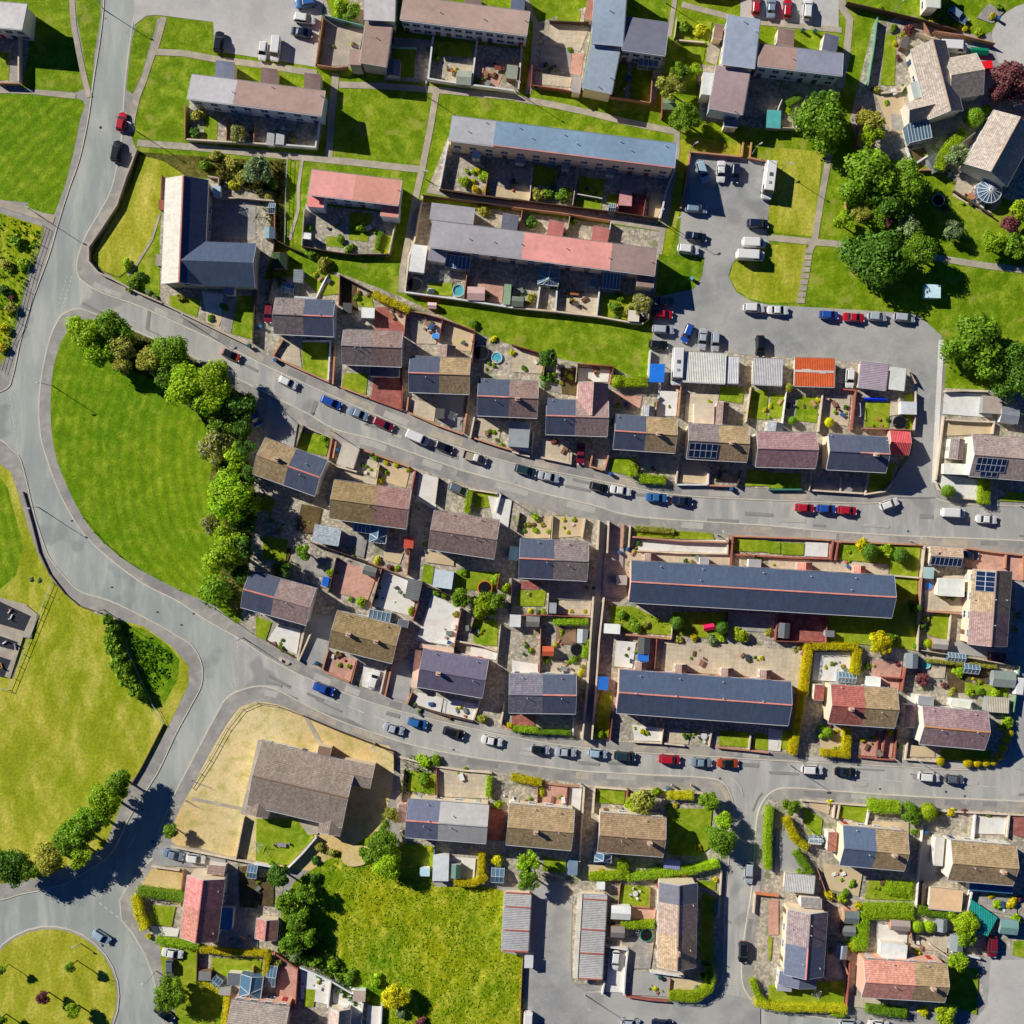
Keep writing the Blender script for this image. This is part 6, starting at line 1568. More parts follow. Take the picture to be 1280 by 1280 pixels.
house('white-walled house cut by the top edge beside yellow shrubs', 'the white house at top right', f('1158,-30 1178,-32 1174,6 1160,12'), axis='v', segs=[(1, FL, w(238, 226, 208))], kind='mono', eaves=4.5, rise=.3, windows=1, name='detached_house')
# ------------------------------------------------------------------ cars
US = 'cars parked along the upper street'; LS_ = 'cars parked along the lower street'; CP = 'vehicles in the upper car park'; TL = 'vehicles in the top left car park'
DR = 'cars parked on driveways'; TR_ = 'cars in the small top car park'
CARS = '''
152,152,-79,hatch,red,bright red hatchback at the kerb of the left-hand road|cars parked on the left road
146,189,-80,suv,black,black car parked just below the red one on left road|cars parked on the left road
274,53,-83,suv,black,black car alone by the grass at left of concrete car park|TL
329,64,97,hatch,white,white car beside the white van in the concrete car park|TL
345,62,97,van,white,tall white van in the top left concrete car park|TL
382,4,172,suv,midblue,blue car in the top left car park cut by top edge|TL
381,24,8,suv,white,white car between the blue and the navy car, top left|TL
378,41,9,saloon,navy,dark navy car below the white one in top left car park|TL
945,7,-86,hatch,red,red car at left end of the small top car park|TR_
964,10,-86,saloon,bluesilver,blue-silver car between two red cars at the top|TR_
984,11,-86,hatch,red,red car right of the blue-silver car at the top|TR_
1009,12,-86,suv,white,white car at right end of the small top car park|TR_
878,215,72,suv,lightblue,pale blue car parked slanted at top of the upper car park|CP
901,215,92,saloon,white,white car between pale blue and navy cars, upper car park|CP
919,217,95,hatch,navy,navy car right of the white one, upper car park|CP
960,227,97,camper,white,long white motorhome at right edge of the upper car park|CP
870,261,5,estate,bluesilver,blue-silver car facing the left fence of upper car park|CP
947,280,3,suv,navy,dark navy car alone below the motorhome|CP
870,296,8,saloon,navy,dark navy car above a white car at left of car park|CP
860,312,7,suv,white,white car at the corner of grass left of car park|CP
942,304,3,van,white,upper of two white vans at the car park grass|CP
937,320,3,bigvan,white,lower and larger of two white vans at car park grass|CP
830,377,4,saloon,grey,grey-blue car in terrace shadow, uppermost of four bays|CP
829,393,4,hatch,red,red car in the bays beside the white blossom shrub|CP
829,412,4,estate,silver,silver car under the red one in the side bays|CP
823,431,4,hatch,black,black car in the lowest of the side bays|CP
859,417,112,hatch,blue,dark blue car slanted left of two silver cars|CP
878,424,96,saloon,silver,long silver car in front of the white garage roof|CP
894,427,93,hatch,silver,short silver car at right of three above garages|CP
950,433,89,suv,black,black car alone in front of pale grey garage|CP
942,385,2,suv,white,white car left of pair on the car park's upper kerb|CP
972,388,2,saloon,white,white car right of pair on the car park's upper kerb|CP
1036,394,4,hatch,blue,dark blue car left of the red one under big trees|CP
1067,397,4,saloon,red,red car between blue and silver cars under big trees|CP
1096,396,4,hatch,silver,grey-silver open car right of the red car under trees|CP
1130,397,5,estate,silver,silver car at right end of row below the trees|CP
1062,473,93,hatch,white,white car parked between orange and lilac garages|CP
1197,20,38,estate,bluesilver,dark blue car shaded beside the white house top right|DR
289,444,23,hatch,orange,orange-red car with black roof near the clump of trees|US
360,478,25,hatch,white,white car alone below the first upper semi|US
414,503,24,estate,blue,bright blue car ahead of the blue-grey one|US
448,517,23,saloon,bluesilver,blue-grey car between bright blue and dark red cars|US
479,530,24,estate,darkred,dark red estate car in the upper street row|US
522,547,23,van,white,white van-like car ahead of a black car, upper street|US
555,559,22,hatch,black,black car between white van and beige pickup|US
594,572,17,pickup,beige,beige pickup truck with open bed on the upper street|US
657,588,15,estate,teal,dark teal estate touching a silver car, upper street|US
686,596,12,saloon,silver,silver saloon right of the dark teal estate|US
749,609,14,hatch,black,black car left of the white saloon, upper street|US
776,613,9,saloon,white,white saloon between black and blue cars, upper street|US
821,622,4,saloon,midblue,mid-blue car ahead of a dark one, upper street|US
853,626,5,saloon,navy,dark navy car at right of mid-blue car, upper street|US
1006,635,4,hatch,red,red car left of the dark blue one, upper street right|US
1033,636,4,hatch,blue,dark blue car between two red cars, upper street right|US
1059,638,5,hatch,red,red car right of the dark blue one, upper street right|US
1111,630,-20,hatch,white,white car turning out of the lane mouth|
1191,641,3,van,white,white van near right end of the upper street|US
1233,649,4,saloon,white,white saloon at right end of the upper street|US
336,392,94,hatch,darkred,dark red car in shade left of first upper semi|DR
319,522,68,hatch,blue,blue car in deep tree shade beside the street|DR
574,612,22,estate,grey,dark grey car on drive below the beige pickup|DR
726,567,92,saloon,darkred,dark red car in front of the cross-gabled semi|DR
405,861,19,suv,blue,deep blue car driving alone on the lower street|LS_
492,911,16,saloon,silver,white-silver saloon on the far lane of the lower street|LS_
522,904,14,hatch,midblue,blue hatchback parked by the purple-grey semi|LS_
567,916,15,suv,black,black car right of the blue hatchback, lower street|LS_
615,926,11,saloon,white,white saloon right of the black car, lower street|LS_
468,849,-72,hatch,white,white car on the drive of the two-chimney semi|DR
675,937,6,hatch,silver,silver car with black roof, lower street|LS_
707,940,4,saloon,silver,plain silver saloon right of black-roofed silver car|LS_
747,942,6,hatch,lightblue,pale blue hatchback on the lower street|LS_
781,945,4,suv,teal,dark teal car right of the pale blue hatchback|LS_
837,949,4,suv,red,bright red car on the lower street|LS_
877,953,3,saloon,bluesilver,grey-blue car between red and orange cars, lower street|LS_
910,954,2,saloon,orange,orange car with black roof on lower street|LS_
1015,962,3,suv,white,white car facing a black one below yellow hedges|LS_
1057,965,4,saloon,black,black car right of the white one below yellow hedges|LS_
1161,971,5,suv,white,white car left of pair near the mauve corner semi|LS_
1193,974,4,hatch,grey,dark grey car at right end of lower street|LS_
1246,821,3,hatch,darkred,dark red car in shade beside the solar-panelled semi|DR
1211,694,6,hatch,navy,navy car beside the small tan solar garage|DR
1272,853,-84,van,white,white van on the lane at right edge|
936,1091,93,estate,silver,silver car at top of the side road|cars on the side road
929,1190,92,suv,black,black car lower on the side road|cars on the side road
769,1200,96,hatch,white,white car on white-walled drive by garage court|DR
788,1279,3,hatch,silver,silver car cut by the bottom edge near garage court|cars at the bottom edge
828,1280,3,saloon,navy,dark car cut by the bottom edge right of silver one|cars at the bottom edge
660,1279,92,van,white,white van at bottom of the garage court|cars at the bottom edge
1062,1280,3,suv,silver,silver car at the bottom edge below the salmon semi|cars at the bottom edge
1098,1281,3,saloon,white,white car at the bottom edge right of silver one|cars at the bottom edge
1240,1183,92,suv,darkred,dark red car beside the teal-roofed shelter|DR
127,1171,32,hatch,lightblue,pale blue car driving round the roundabout|
216,1191,9,saloon,white,white car on grass below the red-roofed semi|cars parked on the verge by the roundabout
213,1211,89,hatch,grey,grey car half under the verge tree|cars parked on the verge by the roundabout
206,1267,38,saloon,black,black car partly hidden below the verge tree|cars parked on the verge by the roundabout
217,1068,14,saloon,bluesilver,silver-blue car left of two on the hall-side drive|DR
245,1073,8,hatch,white,white car right of two on the hall-side drive|DR
'''
for ln in CARS.strip().splitlines():
    a, g_ = ln.rsplit('|', 1)
    px, py, ang, k_, col, lab = a.split(',', 5)
    g_ = {'US': US, 'LS_': LS_, 'CP': CP, 'TL': TL, 'TR_': TR_, 'DR': DR}.get(g_, g_) or None
    px, py = float(px), float(py)
    onb = g_ in (TL, CP, DR, TR_, 'cars parked on the verge by the roundabout') or (px > 1100 and g_ is None and py < 700)
    roof = 'white' if k_ == 'pickup' else 'black' if 'black roof' in lab else None
    car(px, py, float(ang), k_, col, lab, g_, roof, .2 if onb else .02)

# ------------------------------------------------------------------ trees
TG = 'trees edging the big green'; TB = 'trees lining the bottom left road'
for x, y, r_, h, col, k_, g_ in ((108, 418, 23, 8, BRIGHT, 'big', TG), (137, 411, 20, 8, GREEN, 'big', TG), (125, 442, 19, 7, BRIGHT, 'crown', TG), (156, 436, 17, 7, OLIVE, 'crown', TG), (150, 456, 12, 6, OLIVE, 'crown', TG), (184, 452, 17, 7, OLIVE, 'crown', TG), (212, 441, 22, 8, GREEN, 'big', TG), (205, 470, 14, 6, GREEN, 'crown', TG),
    (236, 484, 27, 9, BRIGHT, 'big', TG), (266, 474, 22, 9, BRIGHT, 'big', TG), (262, 500, 20, 8, BRIGHT, 'crown', TG), (292, 508, 22, 7, DARK, 'crown', TG), (277, 530, 15, 6, GREEN, 'crown', TG), (299, 535, 13, 6, DARK, 'crown', TG), (271, 558, 22, 6, OLIVE, 'blossom', TG), (294, 570, 17, 6, BRIGHT, 'crown', TG), (288, 622, 31, 9.5, BRIGHT, 'big', TG), (264, 655, 13, 6, OLIVE, 'blossom', TG), (284, 690, 27, 10, BRIGHT, 'big', TG), (300, 684, 14, 9.5, DARK, 'crown', TG), (272, 737, 23, 6, GREEN, 'sparse', TG),
    (146, 980, 17, 7, GREEN, 'big', TB), (128, 1003, 20, 8, BRIGHT, 'big', TB), (112, 1026, 21, 8, GREEN, 'big', TB), (93, 1045, 20, 8, GREEN, 'crown', TB), (100, 1068, 16, 7, BRIGHT, 'crown', TB), (64, 1072, 21, 7.5, OLIVE, 'big', TB), (78, 1055, 13, 7, GREEN, 'crown', TB), (12, 1084, 24, 8, DARK, 'big', TB), (34, 1090, 13, 7, GREEN, 'crown', TB),
    (88, 1209, 7, 4.5, GREEN, 'crown', 'small trees on the roundabout'), (54, 1247, 9, 4, PURP, 'crown', 'small trees on the roundabout'), (92, 1263, 10, 4, LIME, 'crown', 'small trees on the roundabout'), (2, 1213, 5, 4, GREEN, 'crown', 'small trees on the roundabout'), (0, 1275, 8, 4, GREEN, 'crown', 'small trees on the roundabout'),
    (213, 1243, 20, 7, GREEN, 'big', None), (215, 1040, 9, 4, GREEN, 'crown', None), (308, 512, 15, 6, DARK, 'crown', None), (306, 562, 13, 6, DARK, 'crown', None), (309, 598, 13, 6, DARK, 'crown', None), (307, 652, 14, 6, DARK, 'crown', None), (303, 716, 13, 6, DARK, 'crown', None), (352, 712, 11, 5, DARK, 'crown', None), (378, 690, 9, 4, GREEN, 'crown', None),
    (350, 1097, 14, 6, DARK, 'crown', None), (383, 1117, 12, 5, GREEN, 'crown', None), (358, 1128, 15, 5, GREEN, 'crown', None), (372, 1150, 15, 5, GREEN, 'crown', None), (362, 1180, 14, 5, GREEN, 'crown', None), (384, 1170, 11, 4, GREEN, 'crown', None),
    (480, 1048, 17, 6, GREEN, 'big', None), (484, 1080, 18, 6, BRIGHT, 'big', None), (489, 1018, 10, 5, OLIVE, 'crown', None), (470, 1068, 13, 5, GREEN, 'crown', None), (661, 1077, 12, 6, BRIGHT, 'crown', None), (660, 1100, 13, 6, GREEN, 'crown', None), (494, 1245, 16, 5, YG, 'big', None),
    (838, 107, 15, 6, OLIVE, 'crown', None), (850, 90, 12, 6, GREEN, 'crown', None), (868, 88, 9, 4, BRIGHT, 'crown', None), (858, 146, 17, 6, GREEN, 'big', None), (842, 152, 9, 4, GREEN, 'crown', None), (1030, 152, 33, 9, GREEN, 'big', None), (1024, 128, 14, 7, DARK, 'crown', None), (1090, 152, 16, 5, OLIVE, 'crown', None), (1088, 171, 15, 5, LIME, 'crown', None),
    (1092, 222, 38, 10, GREEN, 'big', None), (1136, 230, 26, 9, GREEN, 'big', None), (1115, 250, 20, 8, DARK, 'crown', None), (1054, 275, 13, 5, BRIGHT, 'crown', None), (1076, 268, 12, 5, OLIVE, 'crown', None), (1098, 272, 12, 5, GREEN, 'crown', None), (1112, 276, 7, 5, PURP, 'crown', None), (1098, 318, 36, 9, DARK, 'big', None), (1148, 309, 21, 8, GREEN, 'big', None), (1136, 282, 13, 6, GREYG, 'crown', None),
    (1191, 288, 12, 4, GREYG, 'crown', None), (1266, 102, 27, 7, PURP, 'big', None), (1198, 195, 13, 5, GREYG, 'crown', None), (1263, 281, 13, 4, PURP, 'crown', None), (1240, 304, 14, 5, BRIGHT, 'crown', None), (1274, 262, 13, 5, LIME, 'crown', None), (1268, 308, 15, 5, GREEN, 'crown', None), (1225, 430, 37, 10, GREEN, 'big', None), (1274, 462, 34, 9, DARK, 'big', None),
    (324, 210, 18, 5, GREYG, 'crown', None), (803, 1001, 17, 5, OLIVE, 'crown', None), (886, 1001, 13, 4.5, GREEN, 'crown', None), (905, 1028, 11, 4.5, BRIGHT, 'crown', None), (900, 1052, 19, 6, GREEN, 'big', None), (576, 748, 13, 4, GREEN, 'crown', None), (603, 755, 15, 4, LIME, 'crown', None), (620, 750, 12, 4, GREEN, 'crown', None),
    (1140, 1018, 13, 4, GREEN, 'crown', None), (1204, 1154, 17, 5, LIME, 'big', None), (1207, 1170, 12, 4, GREEN, 'crown', None), (1197, 1201, 13, 4, BRIGHT, 'crown', None), (1180, 1268, 14, 4, LIME, 'crown', None), (989, 1008, 11, 4, GREEN, 'crown', None), (802, 380, 13, 4, OLIVE, 'blossom', None), (298, 167, 11, 3.5, OLIVE, 'blossom', None), (687, 446, 12, 5, DARK, 'crown', None), (1101, 805, 13, 4, YEL, 'crown', None)):
    tree(x, y, r_, h, col, k_, g_)
# ------------------------------------------------------------------ bushes
for x, y, r_, col in ((244, 166, 9, DARK), (245, 143, 9, OLIVE), (425, 8, 11, BRIGHT), (443, 14, 11, GREEN), (437, 22, 10, GREEN), (545, 72, 6, GREEN), (545, 99, 4, YG), (553, 101, 4, PURP), (596, 101, 6, DARK), (580, 228, 9, BRIGHT), (607, 221, 9, BRIGHT), (597, 213, 5, YG), (595, 236, 6, YEL), (607, 238, 6, YEL), (450, 283, 9, BRIGHT), (386, 285, 6, GREEN), (604, 263, 9, OLIVE), (436, 311, 7, GREEN), (425, 300, 6, GREEN), (483, 317, 3.5, YEL),
    (672, 244, 11, OLIVE), (685, 242, 9, GREEN), (706, 244, 11, GREEN), (664, 279, 10, DARK), (716, 277, 6, GREEN), (712, 62, 4, GREEN), (855, 32, 9, GREEN), (877, 38, 9, YG), (696, 357, 8, GREEN), (663, 373, 8, OLIVE), (770, 384, 10, GREEN), (785, 388, 8, OLIVE), (776, 372, 7, GREEN), (682, 470, 9, DARK), (680, 482, 6, GREYG), (712, 470, 5, YG), (937, 487, 4, YEL), (935, 515, 4, YEL), (694, 552, 5, PURP),
    (167, 356, 9, GREEN), (176, 346, 7, DARK), (185, 366, 5, GREYG), (193, 372, 5, GREYG), (159, 330, 8, BRIGHT), (225, 371, 6, OLIVE), (262, 397, 5, GREEN), (280, 383, 6, DARK), (404, 330, 10, OLIVE), (390, 318, 8, GREEN), (446, 372, 5, GREEN), (592, 406, 7, GREEN), (617, 424, 5, YG), (640, 441, 5, YG),
    (404, 548, 6, BRIGHT), (409, 555, 5, GREEN), (465, 568, 4, DARK), (470, 573, 5, GREEN), (483, 579, 4, YEL), (474, 586, 4, YEL), (495, 581, 5, YG), (511, 587, 4, YEL), (475, 601, 6, YG), (482, 590, 4, GREEN), (452, 752, 8, BRIGHT), (438, 749, 4, GREEN), (413, 716, 6, BRIGHT), (472, 701, 6, YG), (488, 709, 5, PURP), (510, 690, 5, PURP), (511, 687, 3, YEL), (497, 710, 4, BRIGHT), (513, 764, 5, LIME), (569, 768, 5, OLIVE), (579, 716, 6, GREEN), (545, 741, 6, GREEN), (556, 745, 5, GREEN), (603, 899, 8, OLIVE), (637, 907, 5, YEL), (518, 881, 3.5, GREEN), (436, 833, 4, BRIGHT), (425, 831, 4, GREEN), (632, 735, 7, LIME), (620, 725, 8, BRIGHT), (612, 765, 8, GREEN),
    (657, 656, 4, GREEN), (670, 647, 6, BRIGHT), (655, 663, 4, GREEN), (669, 663, 5, LIME), (678, 656, 4, OLIVE), (686, 664, 4, BRIGHT), (661, 742, 3.5, YEL), (663, 763, 4, YG), (671, 764, 4, GREYG), (679, 765, 4, BRIGHT), (714, 764, 3.5, YEL), (731, 764, 3.5, YEL), (733, 734, 3, GREEN), (726, 841, 5, YG), (717, 824, 6, GREEN), (683, 826, 5, GREEN),
    (777, 767, 7, GREEN), (795, 785, 8, GREEN), (808, 781, 6, OLIVE), (868, 796, 6, YEL), (890, 800, 8, GREYG), (902, 799, 5, BRIGHT), (926, 796, 11, LIME), (848, 799, 6, OLIVE), (960, 790, 6, OLIVE), (749, 917, 8, BRIGHT), (1079, 681, 10, YEL), (1109, 687, 10, BRIGHT), (1095, 801, 9, YG), (1115, 798, 9, GREEN), (1092, 790, 6, YEL), (1152, 849, 11, PURP), (1180, 857, 5, PURP), (1199, 841, 9, BRIGHT), (1152, 782, 8, GREEN), (1158, 773, 5, YG), (1145, 808, 5, GREEN), (1212, 866, 7, LIME), (1226, 865, 6, GREEN), (1245, 865, 8, BRIGHT), (1190, 865, 6, OLIVE), (1260, 905, 10, BRIGHT), (1272, 769, 5, GREYG), (1268, 787, 4, OLIVE), (1141, 757, 7, DARK), (1041, 830, 4, GREEN), (1054, 834, 4, BRIGHT), (1032, 834, 3.5, YEL), (1083, 833, 5, GREEN), (1122, 831, 4, PURP), (1047, 914, 4, YEL), (1037, 908, 4, PURP), (1079, 925, 5, YG), (1096, 922, 4, YG), (1113, 917, 5, YG), (1122, 932, 5, GREEN),
    (790, 1006, 11, BRIGHT), (820, 990, 8, LIME), (834, 1009, 5, GREEN), (844, 1007, 4, YEL), (872, 1060, 6, YEL), (821, 1090, 8, GREEN), (808, 1092, 8, GREYG), (798, 1095, 5, YG), (752, 1088, 4, YEL), (894, 1099, 4.5, YG), (677, 990, 6, YG), (663, 975, 6, YEL), (622, 1077, 9, YG), (539, 1062, 4, YG), (623, 1006, 7, LIME), (531, 953, 11, BRIGHT), (545, 952, 9, GREEN), (530, 975, 9, GREEN), (872, 1236, 6, GREYG), (884, 1206, 7, DARK), (879, 1219, 5, DARK),
    (1037, 1003, 5, YG), (1174, 1017, 5, YEL), (1188, 1015, 6, YEL), (1205, 1014, 5, PURP), (1235, 1019, 4, GREEN), (1064, 1184, 9, YG), (1036, 1119, 8, YEL), (1052, 1124, 8, LIME), (1072, 1132, 6, YEL), (1058, 1116, 6, GREEN), (1066, 1105, 6, GREEN), (1155, 1266, 8, YG), (1133, 1270, 5, YEL), (1246, 1131, 7, BRIGHT), (1266, 1129, 8, YEL), (1274, 1124, 5, PURP), (1238, 1119, 5, YEL), (1270, 1148, 8, BRIGHT), (1000, 1093, 6, GREEN), (1143, 1040, 6, GREEN),
    (1166, 28, 6, YEL), (1174, 22, 6, GREEN), (1197, 33, 6, YEL), (1207, 35, 5, YG), (1224, 41, 6, LIME), (1249, 8, 5, GREEN), (1242, 20, 5, YEL), (1117, 35, 6, GREEN), (1138, 36, 9, PURP), (1128, 45, 7, OLIVE), (1119, 54, 4, YG), (1123, 72, 4, PURP), (1108, 128, 4, BRIGHT), (1096, 112, 6, OLIVE), (1236, 137, 8, LIME), (1178, 16, 4, BRIGHT), (1100, 10, 5, LIME), (1180, 260, 5, PURP), (1127, 208, 6, PURP), (1158, 194, 4, BRIGHT), (985, 138, 6, BRIGHT),
    (393, 1076, 6, DARK), (340, 1082, 6, GREEN), (400, 1060, 8, OLIVE), (415, 1066, 7, OLIVE), (392, 1098, 8, DARK), (455, 1065, 8, GREEN), (368, 1198, 8, GREYG), (186, 1170, 5, YG), (265, 1211, 3.5, LIME), (392, 1200, 10, GREEN), (415, 1207, 9, GREEN), (437, 1222, 9, GREEN), (468, 1226, 9, BRIGHT), (500, 1268, 8, GREYG), (527, 1277, 7, PURP), (460, 1249, 3.5, YG), (345, 1205, 8, OLIVE), (300, 1262, 3.5, LIME), (217, 1190, 3, YEL),
    (20, 300, 10, GREEN), (8, 330, 9, OLIVE), (14, 385, 9, OLIVE), (5, 362, 9, DARK), (4, 410, 9, YG), (30, 330, 8, BRIGHT), (3, 435, 8, YEL), (14, 372, 5, PURP),
    (270, 195, 8, OLIVE), (290, 205, 10, OLIVE), (255, 205, 8, GREEN), (300, 222, 9, OLIVE), (340, 228, 9, GREEN), (292, 232, 8, YG), (335, 245, 7, OLIVE)):
    bush(x, y, r_, col)
for x, y, r_, col, h in ((1216, 149, 11, GREEN, 3), (1087, 690, 10.5, DARK, 2.6), (1125, 694, 9.5, DARK, 2.4), (846, 778, 8.5, DARK, 2.4), (902, 785, 8, DARK, 2.2), (1184, 614, 8.5, GREEN, 2.2), (1146, 1157, 7.5, BRIGHT, 2), (1161, 1157, 7.5, BRIGHT, 2), (1034, 915, 6.5, GREEN, 1.8), (1026, 908, 4, GREEN, 1.2), (1026, 920, 3.5, BRIGHT, 1.1), (1159, 1014, 11, LIME, 2.5), (771, 478, 7.5, LIME, 2), (990, 526, 5, GREEN, 1.6), (1036, 528, 6, YG, 1.6), (985, 485, 6, OLIVE, 1.8), (1175, 951, 5.5, YEL, 1.2), (1209, 953, 6, YEL, 1.2), (1221, 953.5, 5, YEL, 1.1), (1232, 953, 5, YEL, 1.1), (1241, 952, 4.5, YEL, 1.1), (1248, 945, 5, YEL, 1.1), (1253, 935, 5, YEL, 1.1), (1257, 925, 5, YEL, 1.1), (1261, 916, 5, YEL, 1.1), (1160, 804, 5.5, LIME, 1.5), (1146, 760, 5, DARK, 2)):
    bush(x, y, r_, col, h, True)
# scrubby bush row in the grass triangle of the left field
for x, y, r_ in ((135, 774, 9), (138, 786, 10), (140, 799, 12), (142, 813, 13), (148, 826, 13), (152, 839, 14), (160, 850, 13), (168, 861, 12), (176, 870, 10), (158, 834, 9)):
    bush(x, y, r_, GREEN, 3.4, group='bushes of the dense row in the left field')

# ------------------------------------------------------------------ hedges
for pts, wd, h, col in (('467,367 511,387', 10, 2.2, YEL), ('768,476 808,476', 14, 2.2, LIME), ('1017,808 1072,808', 9, 2.2, YEL), ('1012,806 1004,868', 11, 2.2, YEL), ('1073,812 1069,842', 11, 2.2, YEL), ('1004,868 994,930', 9, 2.2, YEL), ('993,925 991,942', 11, 2.0, YEL), ('1060,912 1058,944', 10, 2.0, YEL), ('1028,941 1062,944', 9, 2.0, YEL),
    ('168,1122 172,1142 180,1162', 11, 2.2, YG), ('172,1115 228,1122', 12, 2.2, GREEN), ('195,1176 247,1184', 9, 1.6, BRIGHT), ('250,1188 290,1192 334,1193', 7, 1.8, YEL), ('334,1193 331,1225', 8, 1.9, YEL), ('254,1228 275,1240', 7, 1.6, YG), ('283,1246 279,1280', 7, 1.6, YG),
    ('738,1097 785,1094', 11, 1.9, LIME), ('779,1095 778,1077', 13, 1.9, LIME), ('785,1098 830,1092 865,1088 898,1080', 10, 2.0, BRIGHT), ('778,1157 817,1156', 10, 1.8, LIME), ('838,1246 870,1247 885,1237 889,1225', 13, 2.0, LIME), ('889,1224 887,1210', 11, 2.0, GREEN), ('836,994 866,995', 11, 1.8, YG), ('640,972 676,979', 9, 1.7, YEL), ('608,1096 592,1105 568,1104', 8, 2, YEL), ('602,1068 601,1104', 9, 2.0, YEL), ('612,972 610,996', 7, 1.8, BRIGHT),
    ('963,1010 960,1050 961,1086', 9, 2.2, BRIGHT), ('984,1024 994,1048 1009,1060', 11, 2.2, YEL), ('996,1066 1013,1092', 11, 2.0, GREEN), ('1088,1008 1124,1010', 16, 2.2, BRIGHT), ('1078,1145 1075,1186', 20, 2.0, BRIGHT), ('1082,1140 1140,1140', 20, 2.0, BRIGHT), ('1150,1138 1190,1144', 11, 2.0, GREEN), ('945,1254 975,1260 1058,1262', 10, 1.8, YG), ('1085,1262 1132,1268', 11, 2.0, GREEN), ('941,1226 948,1246 960,1255', 8, 1.6, LIME), ('1110,1110 1138,1112', 18, 1.2, BRIGHT),
    ('642,911 672,913', 8, 1.5, BRIGHT), ('674,915 713,916', 6, 1.5, GREEN), ('693,778 734,777', 8, 1.8, BRIGHT), ('734,800 731,822', 9, 2.2, BRIGHT), ('588,614 583,640', 8, 1.8, LIME), ('801,598 831,600', 12, 1.6, LIME), ('790,582 792,594', 12, 1.8, LIME), ('1232,600 1231,628', 14, 2.0, LIME), ('1206,163 1178,196 1174,210', 14, 2.4, LIME), ('985,129 1000,120', 8, 2, GREEN), ('1160,826 1246,834', 5, 1.5, OLIVE), ('795,660 842,664', 7, 1.2, OLIVE), ('1040,1268 1055,1270', 6, 1.4, LIME), ('476,290 470,310', 5, 1.2, GREEN)):
    hedge(f(pts), wd, h, col)

# ------------------------------------------------------------------ uncountable growth
ground_cover(f('375,1115 400,1085 470,1045 500,1062 545,1110 615,1112 630,1120 627,1192 653,1198 653,1300 505,1300 455,1285 440,1245 400,1210 360,1185'), 4200, .15, .3, c(122, 152, 22, .62), 'meadow_grass', 'long rank yellow-green grass filling the meadow', upright=.3)
ground_cover(f('-20,268 0,268 30,278 54,286 48,312 34,347 22,396 10,438 -20,455'), 260, .3, .6, c(112, 144, 22, .62), 'rough_scrub', 'rough weeds and brambles left of the left road')
ground_cover(f('250,198 320,203 356,203 352,290 340,290 320,240 285,236 262,222'), 700, .28, .6, c(100, 96, 40, .7), 'rough_scrub', 'brownish scrub behind the L-shaped building')
ground_cover(f('152,785 190,800 215,818 212,845 190,868'), 350, .25, .4, c(78, 120, 20, .7), 'rough_scrub', 'deep green weeds in the triangle beside the left road')
ground_cover(f('100,405 150,412 230,445 308,505 305,560 315,620 308,700 300,765 282,745 280,700 284,640 265,600 272,560 252,522 200,480 140,450'), 1300, .28, .9, c(62, 92, 22, .66), 'undergrowth', 'dark undergrowth beneath the trees beside the big green')
ground_cover(f('345,1190 365,1110 395,1120 392,1160 420,1195 455,1240 445,1255 400,1222'), 700, .32, .9, c(80, 110, 34, .7), 'rough_scrub', 'bramble scrub along the left margin of the meadow')
ground_cover(f('505,944 545,945 545,990 500,995'), 200, .22, .5, c(92, 130, 24, .7), 'rough_scrub', 'overgrown front garden plants below the lower street')
ground_cover(f('762,758 840,772 838,790 762,788'), 150, .22, .4, c(110, 124, 44, .7), 'rough_scrub', 'patchy weeds in garden below the upper navy terrace')

